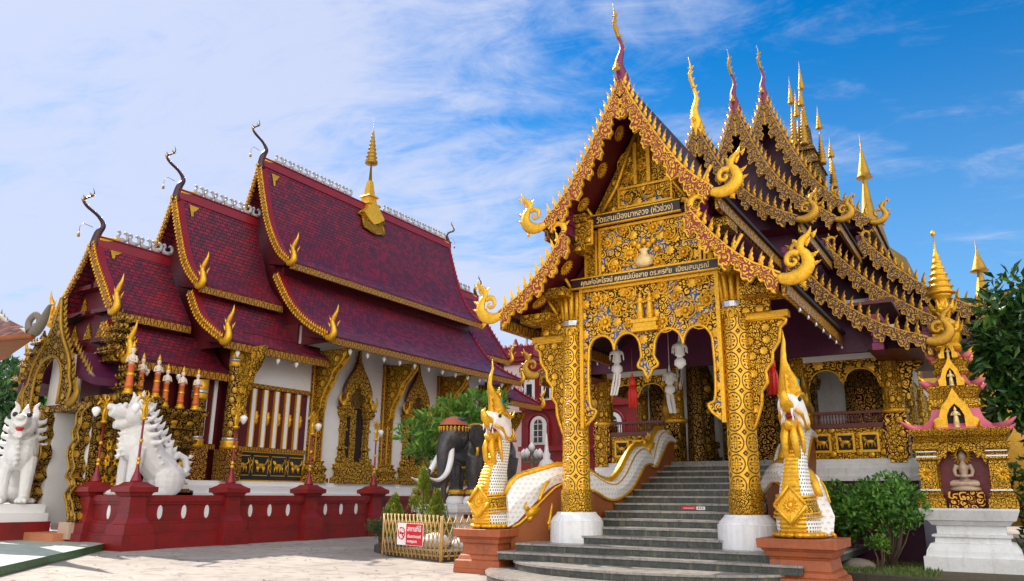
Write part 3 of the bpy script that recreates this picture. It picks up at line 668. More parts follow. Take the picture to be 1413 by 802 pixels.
b = MB(); b.ext([(-7.45, 7.78), (-7.45, 7.85), (XC, 10.05), (-4.95, 7.85), (-4.95, 7.78)], 'xz', 15.1, 0, .1); gp = b.build('pediment_top', 'facade2', T)
bosses(-6.6, -5.8, 8.45, 9.1, 15.1, 9, gp, 11, .08)
c = MB()
for x in (-6.36, -6.04): c.box(x - .04, x + .04, 14.99, 15.098, 8.38, 9.4)
for sg in (1, -1): c.sweep([(XC + sg * .08, 15.0, 9.75), (XC + sg * .62, 15.0, 8.42), (XC + sg * 1.0, 15.0, 7.86)], .045, 6)
c.build('batten', 'gold', gp)
# back wall of the gable above
b = MB(); b.ext(gable_poly(UPP, LOP, XC, .12, None), 'xz', 15.22, 0, .1); b.build('gable_wall', 'maroon', T)
# coffered soffits with gold lotus discs on the slopes that overhang the facade
for sg in (1, -1):
    for prof, ts in ((UPP, (.30, .55, .8)), (LOP, (.28, .72))):
        pr, L = resample(smooth(prof, 5), .05)
        for t in ts:
            i = int(t * (len(pr) - 2)); p, q = pr[i], pr[i + 1]; tx, tz = q[0] - p[0], q[1] - p[1]; l = hypot(tx, tz); nx, nz = tz / l, -tx / l
            cpt = Vector((XC + sg * (p[0] + nx * .135), 14.55, p[1] + nz * .135)); nv = Vector((sg * nx, 0, nz)); tv = Vector((sg * tx / l, 0, tz / l))
            b = MB(); R = Matrix((tv, Vector((0, 1, 0)), nv)).transposed()
            for r, n_ in ((.17, 16), (.11, 12), (.05, 8)):
                for k in range(n_): a = 2 * pi * k / n_; dv = tv * cos(a) + Vector((0, 1, 0)) * sin(a); b.flame(cpt + dv * r * .6 + nv * (.2 - r) * .25, dv + nv * .25, nv.cross(dv), r * .62, r * .55, .015, nv, 0, 0)
            b.ball(cpt + nv * .02, (.05, .05, .04), 8, 5, 0, R)
            b.build('lotus_disc', 'gold', T)
        b = MB(); b.sheet([(XC + sg * (a - .0), 14.12, c - .125) for a, c in smooth(prof, 5)], [(XC + sg * a, 15.2, c - .125) for a, c in smooth(prof, 5)]); b.build('soffit', 'maroon', T)
    # tie beams and small brackets
    for zz, xa, xb in ((7.66, 1.2, 1.6), (6.98, 1.25, 2.0), (6.02, 1.75, 2.4), (5.48, 2.15, 2.9)):
        b = MB(); b.box(XC + sg * xa, XC + sg * xb, 14.55, 15.2, zz - .09, zz + .09); b.build('beam', 'facade2', T)
        b = MB(); b.sweep([(XC + sg * xa, 14.92, zz + .1), (XC + sg * (xa + .42), 14.92, zz + .75)], .045, 5); b.build('strut', 'gold', T)
    b = MB(); x = XC + sg * 1.6
    for i in range(7): b.box(x - .10 + .025 * (i % 2), x + .10 - .025 * (i % 2), 14.3, 14.6, 6.95 + i * .13, 7.07 + i * .13)
    b.build('purlin_end', 'magenta', T)
    b = MB(); b.box(XC + sg * 1.12, XC + sg * 1.5, 14.62, 14.66, 7.08, 7.55); pp = b.build('side_panel', 'facade2', T)
    b = MB(); b.box(XC + sg * 1.08, XC + sg * 1.54, 14.665, 14.70, 7.02, 7.60); b.build('frame', 'gold', pp)
    b = MB(); b.box(XC + sg * 1.55, XC + sg * 2.6, 15.0, 15.1, 5.15, 6.05); b.build('corner_panel', 'facade2', T)
# sign boards
def signboard(x0, x1, z0, z1, y, txt, size, sx):
    s = MB(); s.box(x0, x1, y, y + .07, z0, z1); o = s.build('sign_board', 'signb', T)
    f = MB(); f.box(x0 - .02, x1 + .02, y - .012, y + .068, z0 - .03, z0 - .002); f.box(x0 - .02, x1 + .02, y - .012, y + .068, z1 + .002, z1 + .03); f.build('frame', 'gold', o)
    lt, w = text(txt, size, ((x0 + x1) / 2, y - .006, (z0 + z1) / 2 - size * .06), FRONT, 'lettering', o); want = (x1 - x0) * .86
    k = want / w; c = (x0 + x1) / 2 - OFF[o.name][0]
    for v in lt.data.vertices: v.co.x = c + (v.co.x - c) * k
signboard(-7.42, -5.30, 7.53, 7.75, 14.86, 'วัดแสนเมืองมาหลวง (หัวข่วง)', .19, 1)
signboard(-7.92, -4.48, 6.12, 6.30, 14.84, 'คุณพ่อไพโรจน์ คุณแม่เบื้อสาย ดร.พรชัย  เปี่ยมสมบูรณ์', .155, 1)
# portico columns
for X in (-8.06, -4.38):
    b = MB(); b.lathe([(.85 - .05, .31), (5.42, .27)], X, 15.25, 12, 0, False); C1 = b.build('column', 'rings', T)
    b = MB(); b.lathe([(.642, .57), (1.08, .565), (1.09, .54), (1.13, .53), (1.22, .44), (1.26, .42), (1.262, .33)], X, 15.25, 28, 0, False); b.build('column_base', 'whited', C1)
    b = MB(); b.lathe([(1.26, .335), (1.30, .345), (1.68, .335), (1.72, .32)], X, 15.25, 12, 0, False); b.build('band', 'filfine', C1)
    b = MB(); b.lathe([(5.30, .275), (5.31, .30), (5.42, .31), (5.43, .28)], X, 15.25, 20, 0, False); b.build('mirror_ring', 'silver', C1)
    b = MB(); b.lathe([(5.08, .285), (5.29, .30)], X, 15.25, 12, 0, False); b.build('petal_band', 'facade2', C1)
    for i in range(12):
        t = i * pi / 6 + .26; b = None
    c = MB()
    for i in range(14):
        t = i * 2 * pi / 14; cx, cy = X + cos(t) * .27, 15.25 + sin(t) * .27
        c.sweep([(cx, cy, 5.44), (cx + cos(t) * .03, cy + sin(t) * .03, 5.7), (cx + cos(t) * .06, cy + sin(t) * .06, 6.05)], [.055, .06, .062], 6)
        c.flame((cx + cos(t) * .02, cy + sin(t) * .02, 5.27), (0, 0, -1), (-sin(t), cos(t), 0), .2, .11, .03, (cos(t), sin(t), 0), 0, 0)
    c.build('capital', 'gold', C1)
    # lace bracket on the outer side
    sg = 1 if X > XC else -1; q = [(.26, 5.02), (.95, 5.02), (1.0, 4.9), (.9, 4.82), (.86, 4.55), (.72, 4.35), (.70, 4.15), (.56, 3.98), (.58, 3.75), (.46, 3.6), (.44, 3.35), (.30, 2.95), (.26, 2.9)]
    b = MB(); b.ext([(X + sg * a, z) for a, z in q][::sg], 'xz', 15.22, 0, .09); br = b.build('bracket', 'facade2', T)
    b = MB(); b.sweep(smooth([(X + sg * a, 15.2, z) for a, z in q], 2), .035, 6); b.box(X + sg * .2, X + sg * 1.08, 15.14, 15.34, 5.03, 5.16); b.build('frame', 'gold', br)
# small roof wing with gold scroll at the left edge of the portico (covered walk between the halls)
# ---- terrace and wings
TZ = 2.52
for q in ((-10.55, -8.42, 20.95, 1.98), (-3.98, -1.85, 20.95, 1.98), (-8.4, -4.0, 21.05, TZ - .004)): b = MB(); b.box(q[0], q[1], q[2], 36, 0, q[3]); b.build('terrace_base', 'purple', T)
for xa, xb in ((-10.55, -8.5), (-4.42, -1.62)):
    b = MB(); b.box(xa, xb, 20.75, 36, 1.985, 2.1); b.box(xa + .06, xb - .06, 20.80, 36, 2.102, 2.30); b.box(xa + .14, xb - .14, 20.86, 36, 2.302, 2.40); b.box(xa + .20, xb - .22, 20.92, 36, 2.402, TZ)
    b.build('plinth', 'whited', T)
def animal(mb, x, y, z, s, k, face=1):
    """small gilt relief animal"""
    mb.ball((x, y, z), (.12 * s, .03, .055 * s), 10, 6); hx = x - face * .13 * s
    mb.ball((hx, y, z + .09 * s), (.05 * s, .028, .038 * s), 8, 5); mb.sweep([(x - face * .09 * s, y, z + .02 * s), (hx, y, z + .09 * s)], [.045 * s, .03 * s], 6)
    for i, a in enumerate((-.10, -.05, .06, .11)): mb.sweep([(x + a * s, y, z - .02 * s), (x + a * s + (.02 if (i + k) % 2 else -.02) * s, y, z - .14 * s)], [.022 * s, .012 * s], 5)
    mb.sweep([(x + face * .11 * s, y, z + .02 * s), (x + face * .18 * s, y, z + (.08 + .03 * (k % 3)) * s), (x + face * (.15 + .02 * (k % 2)) * s, y, z + .16 * s)], [.018 * s, .014 * s, .006 * s], 5)
def veranda(xa, xb, y, flip):
    b = MB(); b.box(xa, xb, y, y + .14, TZ + .002, 3.28); pn = b.build('balustrade_panel', 'facade2', T)
    n = 3; w = (xb - xa - .12) / n
    for i in range(n):
        cx = xa + .06 + w * (i + .5); c = MB(); c.box(cx - w * .40, cx + w * .40, y - .03, y, 2.68, 3.16); f = c.build('frame', 'gold', pn)
        c = MB(); c.box(cx - w * .30, cx + w * .30, y - .036, y - .031, 2.74, 3.10); ins = c.build('inset', 'dark', pn)
        c = MB(); animal(c, cx, y - .05, 2.93, 1.0, i, 1); c.build('animal_relief', 'gold', pn)
    b = MB(); b.box(xa - .05, xb + .05, y - .04, y + .2, 3.285, 3.40); pr = b.build('sill', 'rail', T)
    k = int((xb - xa) / .075)
    c = MB()
    for i in range(k): x = xa + .04 + i * (xb - xa - .08) / (k - 1); c.lathe([(3.402, .014), (3.45, .022), (3.52, .012), (3.58, .022), (3.639, .014)], x, y + .08, 6)
    c.build('baluster', 'rail', T)
    c = MB(); c.box(xa, xb, y + .02, y + .14, 3.64, 3.71); c.build('handrail', 'rail', T)
def wing_arch(xa, xb, y, zt, drop):
    """gold lace arch band under the beam"""
    n = 10; w = (xb - xa); lo = []
    for j, c in enumerate((xa + w * .27, xb - w * .27)):
        r = w * .20
        for i in range(n + 1): t = pi - pi * i / n; lo.append((c + r * cos(t), zt - .22 - r * .8 + r * .8 * sin(t)))
        if j == 0: lo += [(xa + w * .49, zt - .52), (xa + w * .5, zt - .62), (xa + w * .51, zt - .52)]
    q = [(xa, zt), (xa, zt - drop), (xa + .04, zt - drop + .02), (xa + w * .06, zt - .50), (xa + w * .07, zt - .38)] + lo + [(xb - w * .07, zt - .38), (xb - w * .06, zt - .50), (xb - .04, zt - drop + .02), (xb, zt - drop), (xb, zt)]
    b = MB(); b.ext(q, 'xz', y, 0, .08); f = b.build('lace_arch', 'bracket', T)
    b = MB(); b.sweep([(x, y - .012, z) for x, z in q[2:-2]], .025, 5); b.build('frame', 'gold', f)
for sg in (1, -1):
    mx = lambda x: XC + sg * (x - XC)
    xa, xb = sorted((mx(-4.32), mx(-2.50))); veranda(xa, xb, 20.95, sg)
    # corner pier and its gold column
    b = MB(); px = mx(-2.22); b.box(px - .27, px + .27, 20.88, 21.42, TZ + .002, 3.62); pr = b.build('pier', 'filmar', T)
    b = MB(); b.box(px - .19, px + .19, 20.85, 20.878, TZ - .1, 3.5); b.build('pier_panel', 'facade2', pr)
    for q in (px, mx(-4.45)):
        b = MB(); b.lathe([(3.625, .30), (3.72, .31), (3.74, .26), (3.9, .25), (5.55, .23)], q, 21.15, 14, 0, False); cc = b.build('column', 'facade2' if sg > 0 else 'facade2', T)
        b = MB(); b.lathe([(3.60, .27), (3.622, .32), (3.70, .33), (3.745, .27)], q, 21.15, 16); b.lathe([(5.2, .24), (5.25, .29), (5.45, .30), (5.55, .34)], q, 21.15, 16); b.build('ring', 'gold', cc)
    if True:
        q = mx(-4.45); b = MB(); b.box(q - .2, q + .2, 20.9, 21.4, TZ + .002, 3.598); b.build('pier', 'fildark', T)
    wing_arch(*sorted((mx(-4.28), mx(-2.42))), 21.08, 5.02, .75)
    b = MB(); b.box(*sorted((mx(-4.3), mx(-2.3))), 20.98, 21.3, 5.025, 5.42); b.build('beam', 'white', T)
    b = MB(); b.box(*sorted((mx(-4.3), mx(-1.95))), 21.32, 21.4, 5.0, 5.9); b.build('upper_wall', 'cream', T)
    # side of the wing running back
    b = MB(); xs = mx(-1.98); b.box(xs - .06, xs + .06, 21.5, 24.0, TZ + .002, 3.3); b.build('balustrade_panel', 'filmar', T)
    for yy in (24.2, 27.6, 31):
        b = MB(); b.lathe([(TZ, .27), (5.6, .22)], mx(-2.2), yy, 12, 0, False); b.build('column', 'facade2', T)
        b = MB(); b.box(*sorted((mx(-2.26), mx(-2.16))), yy - 2.8, yy - .3, 4.6, 5.0); b.build('lace_arch', 'bracket', T)
    b = MB(); b.box(*sorted((mx(-2.4), mx(-2.1))), 21.4, 34, 5.0, 5.45); b.build('beam', 'cream', T)
    b = MB(); b.ext([(21.12, 5.02), (21.12, 3.95), (21.3, 4.3), (21.34, 4.6), (21.8, 4.75), (21.95, 5.02)], 'yz', mx(-1.9), 0, sg * .07); b.build('bracket', 'bracket', T)
    b = MB(); b.ext([(px + sg * a, z) for a, z in ((.2, 5.0), (.85, 5.0), (.72, 4.75), (.5, 4.62), (.46, 4.3), (.3, 4.1), (.2, 3.8))][::sg], 'xz', 21.1, 0, .08); b.build('bracket', 'bracket', T)
# main walls behind the veranda, windows, doorway
b = MB()
for sg in (1, -1):
    mx = lambda x: XC + sg * (x - XC); b.box(*sorted((mx(-5.1), mx(-2.6))), 23.6, 35.8, TZ, 7.2)
b.box(-7.3, -5.1, 23.62, 35.8, 5.4, 8); b.build('wall', 'whited', T)
b = MB(); b.box(-10.4, -2.0, 21.0, 36, 6.42, 6.5); b.build('ceiling', 'maroon', T)
for x in (-9.2, -3.2):
    b = MB(); b.box(x - .52, x + .52, 23.5, 23.598, TZ + .5, 5.0); w = b.build('window', 'mid', T)
    c = MB(); c.box(x - .26, x + .26, 23.47, 23.498, 3.2, 4.6); c.build('shutter', 'filmar', w)
    c = MB(); c.ext([(x - .5, 5.0), (x - .34, 5.4), (x - .08, 5.7), (x, 6.2), (x + .08, 5.7), (x + .34, 5.4), (x + .5, 5.0)], 'xz', 23.5, 0, .09); c.build('pointed_crest', 'mid', w)
b = MB(); b.box(-7.28, -5.12, 23.3, 23.6, TZ, 5.42); D = b.build('doorway', 'mid', T)
b = MB(); b.box(-6.72, -5.68, 23.26, 23.298, TZ, 4.9); b.build('door', 'filmar', D)
b = MB(); b.ext([(-7.35, 5.42), (-7.0, 6.2), (-6.4, 6.7), (XC, 7.6), (-6.0, 6.7), (-5.4, 6.2), (-5.05, 5.42)], 'xz', 23.3, 0, .14); b.build('pointed_crest', 'mid', D)
for x in (-7.75, -4.65):
    b = MB(); b.steps(x, 23.2, [(TZ, .34), (2.75, .34), (2.76, .28), (3.0, .24), (3.02, .30), (3.2, .30), (3.22, .2), (4.6, .2), (4.62, .26), (4.8, .3), (4.9, .32), (4.92, .24), (5.2, .2), (5.5, .12), (6.3, .02)]); b.build('door_pilaster', 'fildark', T)
for x in (-7.5, -4.9): b = MB(); b.lathe([(TZ, .27), (6.4, .22)], x, 21.6, 12, 0, False); b.build('inner_column', 'mid', T)
for x in (-8.2, -4.2): b = MB(); b.box(x - .2, x + .2, 21.0, 21.2, TZ, 3.35); b.build('stair_end_pier', 'white', T)
# rear ridge cluster of tiered parasols
def parasol_spire(par, x, y, z, h, r, sub='ridge_spire'):
    b = MB(); pr = [(z, r * .6), (z + .03 * h, r * .7), (z + .06 * h, r * .45)]
    for i in range(9): t = i / 9; q = r * (.5 - .42 * t); a = z + h * (.1 + .42 * t); pr += [(a, q), (a + h * .02, q * 1.35), (a + h * .028, q * .8)]
    pr += [(z + h * .56, r * .07), (z + h * .60, r * .07), (z + h * .605, r * .55)]
    for i in range(5): t = i / 5; q = r * .5 * (1 - t * .9); a = z + h * (.61 + .27 * t); pr += [(a, q), (a + h * .012, q * 1.08), (a + h * .045, q * .8)]
    pr += [(z + h * .9, r * .06), (z + h, .004)]
    b.lathe(pr, x, y, 10); return b.build(sub, 'goldd', par)
b = MB(); b.steps(XC, 35.2, [(15.6, .62), (16.3, .58), (16.32, .68), (16.5, .62), (17.1, .38), (17.12, .46), (17.3, .42), (17.8, .24), (18.5, .2)], 1.5); b.build('ridge_spire_base', 'mid', T)
for dx_, dy_, z, h in ((0, 0, 18.2, 3.9), (-.35, -.9, 17.3, 3.6), (.1, -1.0, 17.2, 3.3), (-.45, .8, 17.3, 3.8), (.6, .2, 16.6, 3.0), (.9, .9, 15.6, 2.6), (-.9, -.3, 16.4, 2.6), (.75, 1.8, 15.0, 3.0)):
    parasol_spire(T, XC + dx_, 35.2 + dy_, z, h * 1.0, .30)
# lamps strung under the portico eave
for sg in (1, -1):
    for i in range(7):
        y = 15.2 + i * .75; b = MB(); x = XC + sg * 3.12; b.lathe([(5.08, .025), (5.12, .032), (5.16, .02), (5.2, .01)], x, y, 8); b.build('eave_lamp', 'silver', T)
# ================================================================ MAROON HALL
XL = -28.1
L_ = thing('maroon_temple_hall', (XL, 28, 0), 'white walled temple hall with stepped maroon tiled roofs behind the red boundary wall', 'temple')
def naga_tip(mb, xc, Y, at, sg, s):
    horn(mb, [(-.12 * s, -.1 * s), (.06 * s, -.12 * s), (.2 * s, .02 * s), (.17 * s, .26 * s), (.10 * s, .44 * s), (.18 * s, .62 * s), (.30 * s, .82 * s), (.34 * s, 1.05 * s)], [.10 * s, .13 * s, .13 * s, .10 * s, .08 * s, .085 * s, .05 * s, .006], 0, 'xz', sg, (xc + sg * at[0], at[1]), .8, 8, 0, Y)
    for a, b, an in ((.0, .3, 2.6), (.02, .5, 2.4), (.34, .3, .4)): mb.flame((xc + sg * (at[0] + a * s), Y, at[1] + b * s), (sg * cos(an), 0, sin(an) + .5), (0, 0, 1), .2 * s, .14 * s, .03, (0, 1, 0))
def left_roof(Y, y1, up, lo, front=True, back=False, cho=2.0, birds=0, ywall=None):
    for sg in (1, -1):
        for prof in (up, lo):
            pr = smooth(prof, 5)
            if front:
                b = MB(); barge(b, XL, Y, prof, sg, .15, .07, .22, .10, .2); bb = b.build('bargeboard', 'teeth', L_)
                c = MB(); crest(c, XL, Y - .05, prof, sg, .17, .12, .15, .05); crest(c, XL, Y - .16, [(a - .12, z - .10) for a, z in prof], sg, .15, .11, .17, .04); c.build('feather_crest', 'gold', bb)
                d = MB(); naga_tip(d, XL, Y - .03, prof[-1], sg, 1.15); d.build('naga_finial', 'gold', bb)
            b = MB(); A = [(XL + sg * a, Y + .02, z + .012) for a, z in pr]; B = [(XL + sg * a, Y + .30, z + .012) for a, z in pr]
            A2 = [(x, y, z + .07) for x, y, z in A]; B2 = [(x, y, z + .07) for x, y, z in B]; b.sheet(A2, B2); b.sheet(B, B2); b.sheet(A, A2); b.build('roof_edge', 'trim', L_)
            if back:
                b = MB(); A = [(XL + sg * a, y1 - .22, z + .012) for a, z in pr]; B = [(XL + sg * a, y1, z + .012) for a, z in pr]
                A2 = [(x, y, z + .09) for x, y, z in A]; B2 = [(x, y, z + .09) for x, y, z in B]; b.sheet(A2, B2); b.sheet(B, B2); b.sheet(A, A2); e = b.build('roof_edge', 'trim', L_)
                c = MB(); crest(c, XL, y1 - .1, prof, sg, .22, .16, .30, .04, lift=.06); c.build('feather_crest', 'trim', e)
                d = MB(); naga_tip(d, XL, y1 - .05, prof[-1], sg, 1.0); d.build('naga_finial', 'gold', e)
            x, z = XL + sg * prof[-1][0], prof[-1][1]
            b = MB(); b.box(x - .06, x + .05, Y + .04, y1 - .03 + (1.1 if front and not back and prof is lo else 0), z - .36, z - .10); b.build('eave_board', 'teeth', L_)
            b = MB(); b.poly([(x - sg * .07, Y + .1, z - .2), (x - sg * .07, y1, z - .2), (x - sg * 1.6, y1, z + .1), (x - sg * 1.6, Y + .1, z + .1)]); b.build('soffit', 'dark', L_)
            # gold corner ornament on the tiles under the ridge
        u = up[-1]; l = lo[0]
        b = MB(); xw = XL + sg * (l[0] - .05); b.box(xw - .1, xw, Y + .4, y1 - .1, l[1] - .9, u[1] + .35) if sg > 0 else b.box(xw, xw + .1, Y + .4, y1 - .1, l[1] - .9, u[1] + .35); b.build('clerestory_wall', 'maroon', L_)
    for sg in (1, -1):
        b = MB(); slab(b, XL, up, Y + .03, y1, .09, (sg,)); b.build('roof', 'tile', L_)
        b = MB(); slab(b, XL, lo, Y + .03, y1 + (1.1 if front and not back else 0), .09, (sg,)); b.build('lower_roof', 'tile', L_)
    z = up[0][1]; b = MB(); b.box(XL - .14, XL + .14, Y + .05, y1, z - .22, z + .16); b.box(XL - .19, XL + .19, Y + .05, y1, z + .162, z + .20); b.build('ridge_cap', 'trim', L_)
    pu, pl = up, lo
    b = MB(); b.ext(gable_poly(up, lo, XL, .14, None), 'xz', Y + .55, 0, .1); b.build('gable_wall', 'maroon', L_)
    def finial(Yf, h, fl):
        pts = [(0, -.35), (0, .0), (.08, .35), (.22, .68), (-.02, .98), (-.50, 1.24), (-.62, 1.45), (-.30, 1.74), (-.36, 2.0)]; k = h / 2.0
        q = smooth([(XL, Yf + fl * a * k, z + b * k, r * k) for (a, b), r in zip(pts, (.2, .15, .14, .09, .06, .055, .04, .025, .005))], 5)
        b = MB(); b.sweep([p[:3] for p in q], [p[3] for p in q], 8, (1, 1.0)); f = b.build('roof_finial', 'maroond', L_)
        b = MB()
        for i in range(16, 36, 3): b.flame(q[i][:3], (0, -fl, .8), (0, fl * .5, .7), .17, .13, .04, (1, 0, 0)); b.flame(q[i][:3], (0, fl, .6), (0, 0, 1), .12, .1, .04, (1, 0, 0))
        b.build('gilding', 'goldd', f)
        b = MB(); b.sweep([(XL, Yf - fl * .15, z + .5), (XL, Yf - fl * .5, z + .55), (XL, Yf - fl * .62, z + .4), (XL, Yf - fl * .62, z + .2)], .012, 4); b.lathe([(z + .0, .05), (z + .1, .045), (z + .18, .01)], XL, Yf - fl * .62, 8); b.build('wind_bell', 'goldd', f)
        b = MB(); horn(b, [(.1, .1), (.4, .12), (.75, .2), (1.0, .36), (1.2, .34)], [.17, .17, .14, .07, .01], 0, 'yz', fl, (Yf, z), .9, 8, 0, XL); b.build('ridge_tail', 'gold', f)
    if front: finial(Y + .05, cho, 1)
    if back: finial(y1 - .1, cho * .85, -1)
    return z
def ridge_bird():
    b = MB(); horn(b, [(.12, .14), (.0, .08), (-.14, .12), (-.20, .24), (-.12, .36), (-.19, .44), (-.25, .40)], [.09, .12, .10, .065, .05, .055, .012], 0, 'yz', 1, (0, 0), .7, 8, 0, 0)
    horn(b, [(.10, .10), (.22, .2), (.24, .36), (.12, .44), (.05, .38)], [.07, .08, .075, .055, .02], 0, 'yz', 1, (0, 0), .6, 8, 0, 0)
    b.lathe([(-.02, .05), (.05, .07)], 0, 0, 8); return b.mesh('ridge_bird')
BIRD = ridge_bird(); BIRD.transform(Matrix.Diagonal((1.4, .85, 1.0, 1))); BIRD.materials.append(M['frangi'])
def birds(z, ys):
    for y in ys:
        o = bpy.data.objects.new('ridge_bird', BIRD); COL.objects.link(o); o.parent = L_; ox, oy, oz = OFF[L_.name]; o.location = (XL - ox, y - oy, z + .2 - oz)
U1 = [(0, 10.7), (.55, 9.75), (1.25, 8.82), (1.95, 7.88)]; W1 = [(1.6, 7.46), (2.4, 6.58), (3.15, 6.08)]
U2 = [(0, 13.65), (.68, 11.9), (1.4, 10.4), (2.3, 9.48)]; W2 = [(1.85, 9.23), (2.7, 8.05), (4.15, 7.12)]
U3 = [(0, 16.65), (.95, 13.7), (1.85, 12.1), (2.65, 11.4)]; W3 = [(1.85, 10.93), (2.95, 9.45), (4.1, 8.5), (5.35, 7.85)]
U4 = [(0, 13.9), (1.0, 11.95), (2.6, 9.7)]; W4 = [(2.3, 8.4), (3.4, 7.6), (4.85, 6.8)]
left_roof(14.9, 18.0, U1, W1); left_roof(17.9, 22.0, U2, W2); left_roof(21.9, 36.5, U3, W3, back=True); left_roof(36.2, 39.6, U4, W4, front=False, back=True)
birds(10.7, [15.95 + .48 * i for i in range(5)]); birds(13.65, [18.95 + .50 * i for i in range(7)])
birds(16.65, [22.95 + .52 * i for i in range(10)] + [30.6 + .52 * i for i in range(11)]); birds(13.9, [37.0 + .5 * i for i in range(4)])
for Y, up in ((15.2, U1), (18.2, U2), (22.2, U3)):
    z = up[0][1]; f = lambda t: (XL + curve(up, 0) * 0 + t, Y)
    p0, p1 = up[0], up[1]; sl = (p1[1] - p0[1]) / (p1[0] - p0[0])
    b = MB(); P = lambda dx, dy: (XL + dx + .03, Y + .12 + dy, z + sl * dx + .05); b.poly([P(.16, .15), P(.16, .6), P(.24, .42), P(.27, .3), P(.36, .25), P(.38, .15)]); b.build('corner_ornament', 'gold', L_)
# central ridge spire
b = MB(); cx, cy = XL, 29.2
b.ext([(cy - .8, 16.2), (cy - .25, 16.8), (cy + .25, 16.8), (cy + .8, 16.2), (cy + .4, 15.9), (cy, 15.7), (cy - .4, 15.9)], 'yz', cx, .1, .5)
b.steps(cx, cy, [(16.6, .42), (16.8, .40), (16.82, .48), (16.92, .46), (16.94, .32), (17.3, .28), (17.32, .38), (17.42, .35), (17.44, .22), (17.9, .17), (18.3, .12)])
sp = b.build('ridge_spire', 'gold', L_)
b = MB(); P = lambda y, z: (cx + .12 + (16.65 - z) * .33, y, z); b.poly([P(cy - .2, 16.7), P(cy + .2, 16.7), P(cy + 1.05, 16.05), P(cy + .75, 15.95), P(cy + .8, 15.35), P(cy, 15.15), P(cy - .8, 15.35), P(cy - .75, 15.95), P(cy - 1.05, 16.05)][::-1])
for a in (((-1.05, 16.05), (-.2, 16.7)), ((1.05, 16.05), (.2, 16.7)), ((-.8, 15.35), (0, 15.15)), ((.8, 15.35), (0, 15.15)), ((-.8, 15.35), (-.75, 15.95)), ((.8, 15.35), (.75, 15.95)), ((-.5, 15.8), (0, 16.3)), ((.5, 15.8), (0, 16.3))): b.sweep([P(cy + a[0][0], a[0][1]), P(cy + a[1][0], a[1][1])], .07, 5)
b.build('spire_apron', 'filfine', sp)
b = MB(); pr = [(18.3, .10), (19.3, .04), (19.34, .34), (19.42, .36)]
for i in range(8): q = .30 * (1 - i / 9); a = 19.46 + i * .24; pr += [(a, q), (a + .03, q * 1.2), (a + .14, q * .85)]
pr += [(21.4, .02), (22.1, .008)]
b.lathe(pr, cx, cy, 10); b.build('spire_top', 'goldd', sp)
# ---- walls and plinth
WX = -25.0
b = MB()
for z0, z1, o in ((0, 1.2, .62), (1.2, 1.36, .55), (1.362, 1.62, .50), (1.622, 1.9, .40), (1.902, 2.06, .26)):
    b.box(2 * XL - WX - o, WX + o, 17.3 - o * .5, 40.0 + o, z0, z1)
b.build('plinth', 'white', L_)
b = MB(); b.box(2 * XL - WX, WX, 19.45, 22.3, 2.06, 7.55); b.box(2 * XL - WX, WX, 22.302, 36.4, 2.06, 8.55); b.build('wall', 'white', L_)
b = MB(); b.box(2 * XL - WX - .02, WX + .02, 19.38, 19.448, 2.07, 7.56); b.build('porch_back_wall', 'maroon', L_)
b = MB(); b.box(2 * XL - WX - .02, WX + .02, 22.22, 22.298, 7.56, 8.6); b.build('upper_gable_wall', 'maroon', L_)
b = MB(); b.box(2 * XL - WX + .6, WX - .6, 36.5, 39.4, 2.06, 7.5); b.build('rear_wall', 'white', L_)
b = MB(); b.box(2 * XL - WX + .7, WX - .7, 15.5, 19.4, 1.0, 6.4); b.build('porch_wall', 'maroon', L_)
b = MB(); b.box(WX - .04, WX + .05, 19.5, 23.5, 7.0, 7.75); b.build('wall_head', 'maroon', L_)
# slatted screen bay
y0, y1 = 19.5, 23.0
b = MB(); b.box(WX + .004, WX + .05, y0, y1, 3.35, 5.62); s_ = b.build('slatted_screen', 'maroon', L_)
for i in range(5):
    y = y0 + .72 + i * .56; c = MB(); c.box(WX + .052, WX + .12, y - .085, y + .085, 3.36, 5.60); sl_ = c.build('slat', 'white', s_)
    c = MB(); c.box(WX + .051, WX + .14, y - .125, y - .087, 3.36, 5.60); c.box(WX + .051, WX + .14, y + .087, y + .125, 3.36, 5.60); c.build('slat_edge', 'gold', sl_)
for i in range(6):
    y = y0 + .40 + i * .56; c = MB(); R = Matrix.Identity(3)
    for k, (a, h, d) in enumerate(((.085, .24, .03), (.06, .18, .05), (.03, .11, .07))): c.ball((WX + .055, y, 4.5), (d, a, h), 10, 6)
    for k in range(8): t = k * pi / 4 + .2; c.flame((WX + .06, y + cos(t) * .05, 4.5 + sin(t) * .16), (0, cos(t) * .5, sin(t) * 1.6), (0, -sin(t), cos(t)), .12, .07, .02, (1, 0, 0), 0, 0)
    c.build('medallion', 'gold', s_)
for z0, z1 in ((3.20, 3.345), (5.63, 5.80)):
    c = MB(); c.box(WX + .003, WX + .16, y0 - .1, y1 + .05, z0, z1); c.build('rail', 'teeth', s_)
b = MB(); b.box(WX + .003, WX + .1, y0, y1, 2.12, 3.15); an = b.build('animal_frieze', 'black', L_)
for i in range(4):
    y = y0 + .45 + i * .88; c = MB(); 
    tmp = MB(); animal(tmp, 0, 0, 0, 1.7, i, 1); c.add(tmp, Matrix.Translation((WX + .12, y, 2.66)) @ Matrix.Rotation(pi / 2, 4, 'Z')); c.build('animal_relief', 'gold', an)
    c = MB()
    for (a, d, e, f) in ((-.36, .36, 2.28, 2.31), (-.36, .36, 3.01, 3.04)): c.box(WX + .101, WX + .112, y + a, y + d, e, f)
    for a in (-.38, .355): c.box(WX + .101, WX + .112, y + a, y + a + .025, 2.36, 2.96)
    c.build('frame', 'gold', an)
    c = MB(); c.sweep([(WX + .11, y + .44 + .05 * cos(k * .9), 2.42 + k * .05) for k in range(10)], .022, 5); c.build('scroll', 'gold', an)
